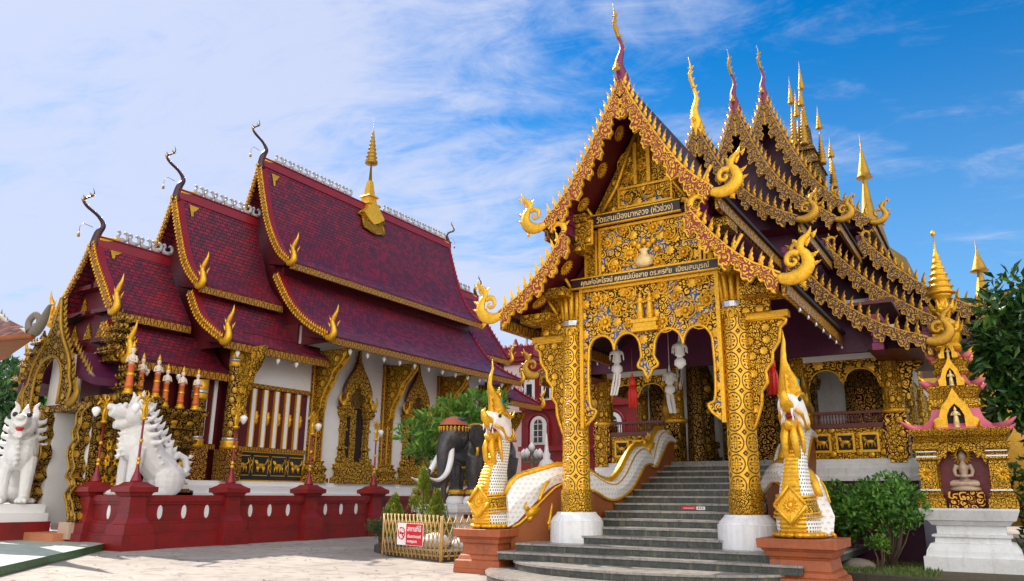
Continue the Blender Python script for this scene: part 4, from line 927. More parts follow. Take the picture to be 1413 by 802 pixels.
b = MB(); b.box(WX + .003, WX + .13, y0, y1, 2.062, 2.118); b.box(WX + .003, WX + .13, y0, y1, 3.152, 3.195); b.build('frame', 'gold', an)
# stucco relief panel over the screen
m, g, uv, ob = newmat('stucco_relief'); k_, r_, t_ = scroll_mask(g, uv, 2.6, 1., 12., .08, 12., -.1)
finish(g, (.80, .79, .80), .6, 0., g.m('ADD', k_, g.noise(uv, 9, 3)), .03, .45); M['stucco'] = m
b = MB(); b.box(WX + .003, WX + .03, y0 - .1, y1 + .1, 5.81, 7.4); b.build('stucco_panel', 'stucco', L_)
# pilasters with outward brackets
def pilaster(y, zt, m='filmar', brk='bracket', w=.38):
    b = MB(); b.box(WX + .002, WX + .14, y - w, y + w, 2.9, zt); p = b.build('pilaster', m, L_)
    c = MB(); c.box(WX + .141, WX + .17, y - w, y - w + .05, 2.9, zt); c.box(WX + .141, WX + .17, y + w - .05, y + w, 2.9, zt); c.box(WX + .141, WX + .165, y - .03, y + .03, 2.9, zt); c.build('frame', 'gold', p)
    c = MB(); 
    for z0, z1, a0, a1 in ((2.07, 2.25, .62, .62), (2.252, 2.42, .55, .50), (2.422, 2.6, .42, .55), (2.602, 2.78, .56, .40), (2.782, 2.95, .36, .42)): c.frus(WX + .15, y, z0, z1, a0 * .4, a0, a1 * .4, a1)
    c.build('foot', 'filwin', p)
    q = [(.14, zt - .02), (1.75, zt - .02), (1.70, zt - .3), (1.3, zt - .75), (1.0, zt - 1.0), (.92, zt - 1.3), (.6, zt - 1.8), (.45, zt - 2.1), (.4, zt - 2.5), (.14, zt - 2.9)]
    c = MB(); c.ext([(WX + a, z) for a, z in q], 'xz', y, -.13, .13); br = c.build('bracket', brk, L_)
    c = MB(); c.sweep([(WX + a, y - .14, z) for a, z in q[1:]], .04, 5); c.sweep([(WX + a, y + .14, z) for a, z in q[1:]], .04, 5); c.build('frame', 'gold', br)
for y in (23.55, 28.0, 32.2, 36.0): pilaster(y, 7.62)
for y in (39.3,): 
    b = MB(); b.box(WX - .6, WX - .45, y - .3, y + .3, 2.1, 6.4); b.build('pilaster', 'filmar', L_)
    b = MB(); b.ext([(WX - .5 + a, z) for a, z in ((0, 6.4), (1.3, 6.4), (.9, 5.7), (.4, 5.0), (0, 4.2))], 'xz', y, -.1, .1); b.build('bracket', 'bracket', L_)
# windows
def flame_window(y):
    b = MB(); 
    for z0, z1, a0, a1 in ((2.07, 2.3, 1.22, 1.20), (2.302, 2.45, 1.10, 1.02), (2.452, 2.7, .98, 1.08), (2.702, 2.86, 1.15, 1.10), (2.862, 3.0, 1.0, .86)): b.frus(WX + .16, y, z0, z1, .20 + a0 * .04, a0, .20 + a1 * .04, a1)
    w = b.build('window', 'filwin', L_)
    for s in (-1, 1):
        c = MB(); yc = y + s * .74
        c.steps(WX + .10, yc, [(3.0, .24), (3.15, .24), (3.16, .15), (3.5, .12), (3.52, .18), (3.62, .18), (3.64, .10), (4.3, .10), (4.32, .16), (4.42, .16), (4.44, .11), (4.9, .12), (4.92, .20), (5.1, .28), (5.25, .24), (5.26, .32), (5.36, .32)], 1.0); c.build('side_post', 'filwin', w)
    c = MB(); c.box(WX + .01, WX + .03, y - .60, y + .60, 3.0, 5.45); c.build('opening', 'dark', w)
    c = MB(); c.box(WX + .032, WX + .05, y - .22, y + .14, 3.05, 5.3); c.build('shutter', 'filwin', w)
    out = [(1.0, 5.36), (1.02, 5.7), (.86, 5.8), (.86, 6.1), (.72, 6.45), (.5, 6.8), (.26, 7.1), (.12, 7.45), (0, 8.0)]
    inn = [(.42, 5.36), (.40, 5.62), (.48, 5.72), (.40, 5.95), (.28, 6.0), (.26, 6.2), (.1, 6.28), (0, 6.5)]
    P = [(y + a, z) for a, z in out] + [(y - a, z) for a, z in out[::-1][1:]] + [(y - a, z) for a, z in inn] + [(y + a, z) for a, z in inn[::-1][1:]]
    c = MB(); c.ext(P, 'yz', WX, .05, .24); cr = c.build('pointed_crest', 'filwin', w)
    c = MB(); o2 = smooth(out, 3); c.sweep([(WX + .16, y + a, z) for a, z in o2], [.085] * (len(o2) - 4) + [.06, .045, .03, .015], 6); c.sweep([(WX + .16, y - a, z) for a, z in o2], [.085] * (len(o2) - 4) + [.06, .045, .03, .015], 6); c.build('dark_rim', 'rail', cr)
    c = MB(); c.ext([(y + a, z) for a, z in inn] + [(y - a, z) for a, z in inn[::-1][1:]], 'yz', WX, .02, .1); c.build('tympanum', 'mid', cr)
    for s in (-1, 1):
        c = MB(); horn(c, [(.0, 0), (-.05, .2), (-.2, .3), (-.18, .5), (-.3, .6), (-.42, .55)], [.14, .12, .08, .06, .08, .02], 0, 'yz', s, (y + s * .95, 5.38), .5, 6, 0, WX + .3)
        horn(c, [(.05, .1), (.22, .25), (.2, .5), (.1, .55)], [.08, .08, .05, .01], 0, 'yz', s, (y + s * .95, 5.38), .5, 6, 0, WX + .3); c.build('bird_relief', 'gold', cr)
for y in (25.85, 30.1, 34.2): flame_window(y)
# porch columns, frames
for x, y in ((WX + .15, 19.25), (WX - .1, 17.95)):
    b = MB(); h_ = 0 if y > 19 else 1.35; b.lathe([(3.5, .28), (6.35 - h_, .26)], x, y, 16, 0, False); c_ = b.build('column', 'fildark', L_)
    b = MB(); b.lathe([(3.2, .31), (3.3, .34), (3.42, .30), (3.5, .33), (3.52, .28)], x, y, 16); b.lathe([(z - h_, r) for z, r in ((6.3, .27), (6.33, .29), (6.5, .29), (6.55, .26), (6.6, .28), (7.0, .29))], x, y, 16); b.build('ring', 'gold', c_)
    b = MB(); b.lathe([(3.52, .29), (3.62, .29)], x, y, 16); b.lathe([(6.5 - h_, .30), (6.62 - h_, .30)], x, y, 16); b.build('mirror_ring', 'silver', c_)
    b = MB(); b.box(x - .34, x + .34, y - .36, y + .36, 2.06, 3.2); b.build('pedestal', 'filmar', c_)
q = [(0, 7.0), (1.6, 7.0), (1.3, 6.5), (.9, 6.1), (.75, 5.6), (.5, 5.2), (.42, 4.7), (.2, 4.4), (0, 4.2)]
b = MB(); b.ext([(WX + .38 + a * .85, z) for a, z in q], 'xz', 19.25, -.08, .08); br = b.build('bracket', 'bracket', L_)
b = MB(); b.ext([(19.6 + a * .62, z - .02) for a, z in q], 'yz', WX + .02, .0, .10); br = b.build('bracket', 'bracket', L_)
b = MB(); b.box(WX - .5, WX - .45, 17.3, 19.1, 3.3, 6.2); s2 = b.build('slatted_screen', 'maroon', L_)
for i, y in enumerate((18.45, 18.85)): c = MB(); c.box(WX - .449, WX - .40, y - .07, y + .07, 3.4, 6.0); c.build('slat', 'white', s2)
c = MB(); c.box(WX - .449, WX - .38, 17.9, 19.05, 6.01, 6.15); c.box(WX - .449, WX - .38, 17.9, 19.05, 3.2, 3.38); c.build('rail', 'teeth', s2)
# ---- figure ledge and carved base on the porch side
def ledge(x, y, prof, asp, name='carved_tower', m='fildark', par=None):
    b = MB(); b.steps(x, y, prof, asp); return b.build(name, m, par or L_)
pr = [(1.5, .95), (1.7, .95), (1.72, .86), (1.95, .80), (2.0, .66), (3.1, .60), (3.15, .78), (3.3, .80), (3.32, .9), (3.45, .92), (3.46, .74), (3.75, .78), (3.78, .98), (3.9, 1.0), (3.91, .82), (4.15, .9), (4.3, 1.1), (4.45, 1.12)]
lb = ledge(WX - .45, 16.75, pr, 1.0, 'figure_ledge')
c = MB()
for i in range(3):
    for z, r in ((4.02, .16), (2.5, .26)):
        y = 16.1 + i * .62; c.ball((WX + .36 + (0 if z > 3 else -.12), y, z), (.07, r, r * .8), 10, 6)
c.build('lotus_boss', 'gold', lb)
c = MB()
for i in range(2): c.box(WX + .12, WX + .17, 16.35 + i * .62, 16.48 + i * .62, 2.05, 3.1)
c.build('white_strip', 'white', lb)
# stepped gate-side tower in front of the porch gable
tw = MB(); tw.steps(-25.05, 15.05, [(.85, 1.0), (1.15, 1.0), (1.17, .88), (1.5, .78), (1.52, .9), (1.75, .8), (1.8, .62), (2.3, .60), (3.3, .74), (3.35, .88), (3.5, .9), (3.52, .72), (3.8, .74), (3.85, .95), (4.0, .98), (4.02, .8), (4.4, .86), (4.5, 1.05), (4.7, 1.08)], .75); tw = tw.build('carved_tower', 'fildark', L_)
c = MB()
for z, r, n_ in ((2.6, .17, 3), (1.95, .2, 3), (3.1, .16, 3)):
    for i in range(n_):
        x = -25.05 + (i - 1) * .46; zz = z
        for k in range(8): t = k * pi / 4; c.flame((x + cos(t) * .05, 14.53, zz + sin(t) * .05), (cos(t), -.2, sin(t)), (-sin(t), 0, cos(t)), r * 1.15, r, .03, (0, 1, 0), 0, 0)
        y = 15.05 + (i - 1) * .34
        for k in range(8): t = k * pi / 4; c.flame((-24.33, y + cos(t) * .05, zz + sin(t) * .05), (.2, cos(t), sin(t)), (0, -sin(t), cos(t)), r * .95, r * .8, .03, (1, 0, 0), 0, 0)
c.build('lotus_boss', 'gold', tw)
def tier_tower(x, y, s, z, name='tiered_pinnacle'):
    b = MB(); q = []; a = z
    for i in range(4):
        w = s * (1 - i * .17); h = s * .9 * (1 - i * .1)
        q += [(a, w), (a + .12 * h, w * 1.04), (a + .13 * h, w * .72), (a + .55 * h, w * .66), (a + .56 * h, w * .92), (a + .66 * h, w * 1.08), (a + .80 * h, w * .98), (a + .81 * h, w * .7)]; a += h * .98
    q += [(a, s * .22), (a + s * .7, s * .03)]
    b.steps(x, y, q, .9); t = b.build(name, 'fildark', L_)
    c = MB(); a = z
    for i in range(4):
        w = s * (1 - i * .17); h = s * .9 * (1 - i * .1)
        for dx in (-.6, 0, .6):
            c.flame((x + dx * w, y - .95 * w, a + .82 * h), (0, -.2, 1), (1, 0, 0), .1 * s + .1, .12, .04, (0, 1, 0)); c.flame((x + w * 1.05, y + dx * w, a + .82 * h), (.2, 0, 1), (0, 1, 0), .1 * s + .1, .12, .04, (1, 0, 0))
        a += h * .98
    c.build('flame_crest', 'goldd', t)
tier_tower(-25.7, 15.0, .52, 5.9); tier_tower(-24.85, 15.0, .40, 4.72); tier_tower(-29.9, 14.6, .6, 5.2)
b = MB(); b.box(-26.6, -24.95, 15.1, 15.48, 4.6, 6.0); b.build('gable_corner_wall', 'purple', L_)
b = MB(); 
for sg in (1, -1):
    for z, xa, xb in ((9.0, .1, 1.0), (8.0, .2, 1.6), (6.9, .4, 2.3)): b.box(XL + sg * xa, XL + sg * xb, 15.1, 15.44, z - .08, z + .08)
b.build('gable_beams', 'maroon', L_)
c = MB()
for sg in (1, -1):
    for z, x in ((9.3, .3), (8.4, .9), (7.4, 1.3), (7.4, .4)): c.ext([(XL + sg * (x - .26), z - .32), (XL + sg * (x + .26), z - .32), (XL + sg * x, z + .3)], 'xz', 15.40, 0, .04)
c.build('gable_ornament', 'facade2', L_)
# ---- gate porch
GX, GY = -26.0, 13.8
for sg in (1, -1): b = MB(); b.box(GX + sg * 1.1 - .15, GX + sg * 1.1 + .15, GY + .16, 15.6, .62, 4.2); b.build('passage_wall', 'white', L_)
b = MB(); b.box(-24.748, -24.69, 13.97, 14.6, .7, 4.19); b.build('passage_cladding', 'fildark', L_)
b = MB(); b.box(GX - 2.8, GX + 1.2, GY + .0, 15.4, 4.2, 4.42); b.build('gate_lintel', 'fildark', L_)
b = MB(); b.box(GX - 2.0, GX + 2.0, 14.9, 15.6, .4, .8); b.box(GX - 2.0, GX + 2.0, 15.6, 17, .4, 1.0); b.build('gate_step', 'tread', L_)
def wavy_jamb(sg):
    xi = [(a - .38, z) for a, z in ((1.62, .75), (1.62, .95), (1.52, 1.05), (1.40, 1.35), (1.22, 1.55), (1.45, 1.8), (1.30, 2.0), (1.12, 2.1), (1.28, 2.35), (1.05, 2.7), (1.08, 3.0), (1.28, 3.2), (1.12, 3.45), (1.28, 3.7), (1.22, 4.0), (1.45, 4.2))]
    q = [(GX + sg * (a + .12), z) for a, z in smooth(xi, 2)]; o = [(GX + sg * (a + (.42 if sg > 0 else .26) + .12 * max(0, 1.4 - z)), z) for a, z in smooth(xi, 2)][::-1]
    b = MB(); b.ext((q + o)[::sg], 'xz', GY, -.2, .14); j = b.build('gate_jamb', 'fildark', L_)
    c = MB(); c.sweep([(x, GY - .215, z) for x, z in q], .035, 5); c.sweep([(x, GY - .215, z) for x, z in o], .03, 5); c.build('frame', 'goldd', j)
    c = MB(); c.box(GX + sg * 1.35 - .3, GX + sg * 1.35 + .3, GY - .3, GY + .5, .25, .74); c.build('jamb_block', 'stone', j)
wavy_jamb(1); wavy_jamb(-1)
GX = -27.3
og = [(1.35, 4.42), (1.45, 4.9), (1.25, 5.3), (1.15, 5.75), (.92, 6.15), (.6, 6.55), (.34, 6.95), (.16, 7.4), (0, 8.15)]; ig = [(.82, 4.42), (.84, 5.2), (.72, 5.65), (.45, 5.95), (0, 6.1)]
P = [(GX + a, z) for a, z in og] + [(GX - a, z) for a, z in og[::-1][1:]] + [(GX - a, z) for a, z in ig] + [(GX + a, z) for a, z in ig[::-1][1:]]
b = MB(); b.ext(P, 'xz', GY, -.12, .10); ga = b.build('gate_arch', 'fildark', L_)
b = MB(); 
for sg in (1, -1):
    b.sweep([(GX + sg * a, GY - .1, z) for a, z in smooth(og, 3)], .06, 6); b.sweep([(GX + sg * a, GY - .13, z) for a, z in smooth(ig, 3)], .05, 6)
    rs, _ = resample(smooth(og, 4), .22)
    for i, p in enumerate(rs[2:-1]): b.flame((GX + sg * (p[0] + .02), GY - .02, p[1]), (sg * .9, 0, .75), (-sg * .5, 0, .8), .26, .17, .05, (0, 1, 0))
    horn(b, [(0, 0), (.25, .05), (.4, .3), (.3, .6), (.35, .85)], [.16, .17, .14, .09, .01], 0, 'xz', sg, (GX + sg * 1.35, 4.45), .5, 8, 0, GY - .05)
b.build('flame_crest', 'goldd', ga)
b = MB(); b.box(GX - .95, GX + .95, GY + .45, GY + .5, 4.42, 6.2); b.build('niche_back', 'white', ga)
for sg in (1, -1):
    b = MB(); qq = [(1.15, 6.2), (1.7, 5.6), (2.3, 5.25), (2.35, 5.0), (1.7, 5.2), (1.25, 5.3)]; b.ext([(GX + sg * a, z) for a, z in qq][::sg], 'xz', GY, .1, 1.1); b.build('gate_side_roof', 'purple', ga)
    b = MB(); crest(b, GX, GY + .06, [(.9, 6.5), (1.5, 5.95), (2.35, 5.2)], sg, .3, .2, .2, .05); b.build('flame_crest', 'goldd', ga)
# eave lamps (heart-shaped glass) on the side that faces the court
def eave_lamp(x, y, z):
    b = MB(); b.lathe([(z - .26, .01), (z - .2, .05), (z - .1, .09), (z - .04, .08), (z, .03), (z + .05, .02)], x, y, 8); return b.build('eave_lamp', 'bulb', L_)
el = eave_lamp(-22.95, 23.3, 7.5)
for i in range(13): 
    o = el.copy(); COL.objects.link(o); o.location.y += 1.05 * (i + 1)
for i, (x, y, z) in enumerate([(-24.05, 18.6 + i * .95, 6.78) for i in range(4)] + [(-24.95, 15.7, 5.75), (-24.95, 16.9, 5.75)]):
    o = el.copy(); COL.objects.link(o); o.location = (x + 22.95, y - 23.3, z - 7.5); 
# ================================================================ small figures on the ledges
def figure():
    r = thing('deity_figure', (0, 0, 0), world=False); b = MB()
    b.lathe([(.16, .12), (.2, .13), (.5, .11), (.78, .10), (.80, .125), (.84, .12)], 0, 0, 12); b.lathe([(.2, .13), (.3, .135)], 0, 0, 12); b.build('robe', 'orange', r)
    b = MB(); b.lathe([(.84, .10), (1.0, .13), (1.08, .12), (1.12, .05), (1.15, .045), (1.17, .075), (1.26, .08), (1.32, .05)], 0, 0, 12)
    for q in (-1, 1): b.sweep([(.13 * q, 0, 1.06), (.19 * q, -.02, .9), (.03 * q, -.13, .93), (.0, -.14, 1.0)], [.045, .04, .03, .025], 6)
    b.build('body', 'skin', r)
    b = MB(); b.lathe([(0, .18), (.08, .19), (.09, .13), (.15, .15), (.16, .12)], 0, 0, 12); b.lathe([(1.30, .075), (1.36, .06), (1.5, .01)], 0, 0, 10); b.lathe([(.52, .12), (.56, .13), (.6, .11)], 0, 0, 10); b.build('base_and_crown', 'gold', r); return r
fig = figure(); spots = [(-24.45, 16.15, 4.45, 'leftmost'), (-24.45, 16.75, 4.45, 'middle'), (-24.45, 17.35, 4.45, 'rightmost')]
for i, (x, y, z, w) in enumerate(spots + [(-24.35, 14.75, 4.72, ''), (-24.6, 15.3, 4.72, 'left'), (-24.4, 15.75, 4.72, 'right')]):
    f = fig if i == 0 else copy_tree(fig); f.location = (x, y, z); f.rotation_euler.z = pi / 2 if i != 3 else .5; f.scale = (.84, .84, 1)
    if i < 3: tag(f, w + ' of the three orange robed deity figures standing on the carved ledge by the porch', 'statue', 'orange robed deity figures on the ledges')
    elif i == 3: tag(f, 'praying deity figure alone on the carved block beside the gate arch', 'statue', 'orange robed deity figures on the ledges'); f.scale = (.95, .95, 1.2)
    else: tag(f, w + ' figure of the orange robed pair behind the twin lamps near the white lion head', 'statue', 'orange robed deity figures on the ledges')
# ================================================================ RED WALL with posts
b = None
R_ = thing('red_boundary_wall', (-22.2, 14, 0), 'low dark red moulded boundary wall with white oval openings round the maroon hall', 'wall')
def wallrun(x0, x1, y0, y1):
    b = MB(); al = 'y' if abs(y1 - y0) > abs(x1 - x0) else 'x'
    for z0, z1, o in ((0, .38, .34), (.38, .46, .30), (.462, .72, .24), (.722, .80, .16), (.802, 1.28, .06), (1.282, 1.36, .12), (1.362, 1.55, .16)):
        if al == 'y': b.box(x0 - o, x0 + o, y0, y1, z0, z1)
        else: b.box(x0, x1, y0 - o, y0 + o, z0, z1)
    return b.build('wall_run', 'redwall', R_)
RX = -22.25
w1 = wallrun(RX, RX, 14.15, 38.0); w2 = wallrun(-24.3, RX - .3, 14.1, 14.1)
posts = [(RX, 14.1), (-24.35, 14.1), (RX, 17.45), (RX, 20.9), (RX, 24.4), (RX, 27.9), (RX, 31.4), (RX, 34.9)]
pp0 = None
for x, y in posts:
    if pp0 is None:
        b = MB(); b.steps(x, y, [(0, .52), (.42, .52), (.43, .46), (.72, .44), (.74, .38), (.9, .30), (1.02, .27), (1.5, .25), (1.52, .32), (1.62, .38), (1.64, .46), (1.78, .46), (1.80, .40), (1.86, .30), (1.93, .22)]); pp0 = b.build('post', 'redwall', R_); px0 = (x, y)
    else:
        o = pp0.copy(); COL.objects.link(o); o.location = (x - px0[0], y - px0[1], 0)
def oval(x, y, al, par):
    b = MB(); pts = [(cos(t) * .085, sin(t) * .21) for t in [i * pi / 5 + pi / 10 for i in range(10)]]
    if al == 'y': b.ext([(y + a, 1.05 + c) for a, c in pts], 'yz', x + .06, .002, .018)
    else: b.ext([(x + a, 1.05 + c) for a, c in pts], 'xz', y - .078, 0, .016)
    return b.build('oval_plaque', 'white', par)
for i in range(7):
    ya = posts[0][1] if i == 0 else 14.1 + 3.45 * i - .1
    for k in range(3): oval(RX, ya + .85 + k * .82, 'y', w1)
oval(-23.3, 14.1, 'x', w2)
# lamps on the posts
def post_lamp():
    r = thing('post_lamp', (0, 0, 0), world=False)
    b = MB(); b.lathe([(0, .17), (.06, .15), (.3, .07), (.5, .04), (1.85, .028)], 0, 0, 12); p = b.build('pole', 'trim', r)
    b = MB(); 
    for z in (.5, .62, 1.15): b.lathe([(z, .045), (z + .02, .06), (z + .08, .055), (z + .1, .04)], 0, 0, 10)
    b.lathe([(1.8, .04), (1.84, .11), (1.88, .12), (1.9, .05), (2.1, .035)], 0, 0, 12); b.build('ring', 'gold', p)
    b = MB()
    for s in (-1, 1):
        horn(b, [(.02, -.1), (.05, .12), (.02, .30), (.12, .46), (.26, .46), (.34, .36)], [.05, .06, .05, .05, .04, .015], 0, 'yz', s, (0, 2.0), .8, 6, 0, 0)
        horn(b, [(.06, .3), (-.0, .46), (.08, .60), (.02, .72)], [.04, .04, .03, .005], 0, 'yz', s, (0, 2.0), .8, 6, 0, 0)
        for a, c in ((.1, .1), (.1, .3), (.2, .52)): b.flame((0, s * a, 2.0 + c), (0, s, .6), (0, 0, 1), .14, .1, .03, (1, 0, 0))
    b.build('dragon_bracket', 'gold', r)
    for s in (-1,):
        b = MB(); b.lathe([(1.98, .01), (2.03, .06), (2.13, .12), (2.22, .13), (2.27, .09), (2.30, .03)], 0, s * .36, 12); b.build('glass_shade', 'bulb', r)
    return r
lp = post_lamp(); names = ['beside the white lion on the wall corner', 'at the gate end of the short wall return', 'in front of the slatted screen bay', 'between the slatted screen and the nearest pointed window', 'in front of the nearest pointed window']
for i, (x, y) in enumerate(posts[:5]):
    o = lp if i == 0 else copy_tree(lp); o.location = (x, y, 1.93); o.rotation_euler.z = .25 + (pi if i > 1 else 0); tag(o, 'red and gold post lamp ' + names[i], 'lamp', 'lamps on the red wall posts')
# ================================================================ white lions
def lion_mesh():
    b = MB()
    # local frame: faces -Y; seated rump behind; height about 3.2
    b.sweep([(0, .95, .75), (0, .5, 1.15), (0, .05, 1.75), (0, -.15, 2.2)], [.52, .50, .52, .42], 14)           # trunk rising to the chest
    b.ball((0, 1.05, .55), (.50, .62, .62), 14, 10); b.ball((0, -.12, 1.6), (.46, .44, .55), 14, 10)
    for s in (-1, 1):
        b.sweep([(s * .30, -.1, 1.5), (s * .33, -.2, .9), (s * .33, -.22, .3), (s * .33, -.22, .1)], [.25, .20, .17, .19], 10); b.ball((s * .33, -.38, .12), (.2, .32, .14), 10, 6)
        for k in range(3): b.ball((s * .33 + (k - 1) * .12, -.62, .1), (.07, .12, .09), 8, 5)
        b.ball((s * .40, .95, .5), (.26, .48, .48), 12, 8); b.ball((s * .44, .55, .12), (.17, .45, .14), 10, 6)
        for k in range(3): b.ball((s * .44 + (k - 1) * .11, .14, .1), (.06, .12, .08), 8, 5)
    b.ball((0, -.28, 2.55), (.42, .42, .40), 14, 10)                                                               # head
    b.sweep([(0, -.5, 2.60), (0, -.78, 2.62), (0, -1.0, 2.66)], [.28, .25, .20], 10); b.ball((0, -1.02, 2.76), (.15, .12, .11), 8, 6)
    b.sweep([(0, -.42, 2.36), (0, -.66, 2.22), (0, -.86, 2.2)], [.22, .18, .12], 10)
    for s in (-1, 1):
        b.ball((s * .2, -.66, 2.84), (.10, .09, .09), 8, 6)
        horn(b, [(.0, .0), (.08, .18), (.02, .4), (.14, .6)], [.14, .12, .08, .02], 0, 'xz', s, (s * .24, 2.75), 1, 8, 0, -.2)
        for k in range(5): a = -.5 + k * .42; b.sweep([(s * .36, -.15 + .08 * k, 2.62 - .24 * k), (s * (.56 + .03 * k), -.02 + .1 * k, 2.7 - .25 * k), (s * (.60 + .03 * k), .1 + .1 * k, 2.86 - .25 * k)], [.13, .08, .015], 6)
    for k in range(9):
        t = k / 8; y, z = .12 + t * 1.0, 2.75 - t * 1.55; b.sweep([(0, y, z), (0, y + .22, z + .10), (0, y + .32, z + .28)], [.15, .09, .015], 6)
    for k in range(6): b.sweep([(0, -.45 - .02 * k, 2.2 - .18 * k), (0, -.62, 2.1 - .18 * k), (0, -.72, 2.18 - .18 * k)], [.12, .07, .015], 6)
    b.sweep([(0, .35, 2.95), (0, .1, 2.98), (0, -.2, 3.02)], [.05, .1, .12], 6); b.sweep([(0, -.25, 2.9), (0, -.2, 3.1), (0, -.05, 3.28)], [.14, .09, .02], 8)
    b.sweep([(0, 1.5, .55), (0, 1.72, .9), (0, 1.62, 1.25), (0, 1.36, 1.38), (0, 1.2, 1.25)], [.12, .13, .12, .11, .07], 8)           # curled tail
    b.sweep([(0, 1.05, 1.05), (0, 1.02, 1.5), (0, 1.1, 1.85)], [.2, .15, .02], 8)
    for k in range(5): b.sweep([(0, 1.65 + .03 * k, .5 + .2 * k), (0, 1.88 + .02 * k, .56 + .2 * k)], [.09, .01], 6)
    for s in (-1, 1):
        for k in range(5): b.sweep([(s * .42, .3 + k * .12, 1.45 - k * .22), (s * .56, .42 + k * .12, 1.5 - k * .22)], [.09, .01], 6)
    return b
def lion(loc, rz, label, sc, eyes):
    r = thing('guardian_lion', (0, 0, 0), label, 'statue', 'white guardian lions either side of the gate', False)
    o = lion_mesh().build('body', 'statue2', r, mods=sculpt(.028, 1))
    if eyes:
        for s in (-1, 1): b = MB(); b.ball((s * .2, -.77, 2.86), .085, 8, 6); b.build('eye', 'black', r)
        b = MB(); b.ball((0, -.84, 2.42), (.13, .12, .10), 10, 6); b.build('mouth', 'redsign', r)
    r.location = loc; r.rotation_euler.z = rz; r.scale = (sc, sc, sc); return r
lion((-23.55, 14.55 + .3, 1.50), -.12, 'white guardian lion statue seated in profile above the red wall corner', .98, False)
lion((-27.15, 13.15, 1.25), .95, 'white guardian lion statue with black eyes facing the court left of the gate', .96, True)
b = MB(); b.box(-24.5, -22.6, 14.3, 17.1, .8, 1.5); o = b.build('lion_plinth', 'white', None); tag(o, 'white block plinth carrying the lion above the red wall corner', 'plinth')
t = thing('lion_plinth', (-27.9, 13.1, 0), 'white stepped plinth on a dark red base left of the gate', 'plinth')
b = MB(); b.box(-29.6, -26.25, 12.0, 13.95, .1, .72); b.build('base', 'redwall', t); b = MB(); b.box(-29.5, -26.35, 12.1, 13.9, .722, .98); b.box(-29.3, -26.5, 12.25, 13.85, .982, 1.25); b.build('block', 'white', t)
b = MB(); b.ext([(-24.6, 13.2), (-29, 13.2), (-32.5, 12.6), (-32.5, 14.1), (-24.6, 14.1)][::-1], 'xy', 0, .192, .42); struct(b, 'gate_step_pavement', 'oranget')
# ================================================================ STAIRCASE
ST = thing('grey_staircase', (XC, 17, 0), 'grey stone staircase with curved lowest steps rising to the golden temple hall', 'staircase')
b = MB(); c = MB(); RS = .16
def arc(yf, hw, yb, n=28):
    return [(XC + hw * cos(t) , yb + (yf - yb) * sin(t)) for t in [pi * i / n for i in range(n + 1)]]
for k, (yf, hw, yb) in enumerate(((11.9, 3.25, 14.6), (13.0, 2.85, 14.6))):
    q = [(x, y) for x, y in arc(yf, hw, yb)]; p2 = [(x, y) for x, y in arc(yf - .03, hw + .03, yb)]
    b.ext(q[::-1], 'xy', 0, RS * k + .005, RS * (k + 1) - .04); c.ext(p2[::-1], 'xy', 0, RS * (k + 1) - .04, RS * (k + 1))
def rect_step(x0, x1, y0, y1, k):
    b.box(x0, x1, y0, y1, RS * (k - 1) + .001, RS * k - .04); c.box(x0 - .0, x1 + .0, y0 - .03, y1, RS * k - .04, RS * k)
rect_step(-9.25, -3.15, 14.0, 21.0, 3); rect_step(-9.0, -3.4, 14.32, 21.0, 4)
for k in range(5, 16): rect_step(-7.95, -4.45, 14.3 + .53 * (k - 4), 21.04, k)
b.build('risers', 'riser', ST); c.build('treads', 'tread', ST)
b = MB(); b.box(-7.95, -4.45, 20.66, 26, 2.36, TZ); b.build('landing', 'tread', ST)
t = thing('step_notice', (-5.9, 16.9, 1.3)); tag(t, 'small red and white notice strip stuck on a riser of the staircase', 'notice')
y9 = 14.3 + .53 * 5 - .004; b = MB(); b.box(-6.32, -5.98, y9 - .003, y9, 1.31, 1.38); b.build('red_label', 'redsign', t); b = MB(); b.box(-5.978, -5.78, y9 - .003, y9, 1.31, 1.38); w_ = b.build('white_label', 'signw', t)
text('กรุณาถอดรองเท้า', .035, (-6.15, y9 - .005, 1.345), FRONT, 'signw', t, ext=.001); text('● ● ●', .04, (-5.88, y9 - .005, 1.345), FRONT, 'signb', w_, ext=.001)
# ================================================================ NAGA BALUSTRADES
PX = [(14.55, -9.55), (14.9, -9.3), (15.3, -9.0), (15.8, -8.6), (16.3, -8.3), (17, -8.13), (18, -8.1), (23, -8.1)]
TOPZ = smooth([(14.6, 1.55), (14.8, 1.95), (15.2, 2.12), (15.7, 2.27), (16.2, 2.18), (16.7, 1.98), (17.1, 1.96), (17.6, 2.2), (18.2, 2.70), (18.75, 2.87), (19.2, 2.72)], 3)
BOTZ = smooth([(14.6, .93), (14.8, 1.05), (15.1, 1.40), (15.6, 1.88), (16.2, 1.72), (16.7, 1.52), (17.1, 1.53), (17.7, 1.70), (18.2, 2.0), (18.7, 2.35), (19.2, 2.40)], 3)
TOP2 = smooth([(19.25, 2.45), (19.5, 2.85), (19.8, 3.22), (20.2, 3.40), (20.7, 3.28), (21.1, 3.1)], 3); BOT2 = smooth([(19.25, 2.34), (19.5, 2.36), (19.8, 2.62), (20.3, 3.0), (20.7, 3.06), (21.1, 2.95)], 3)
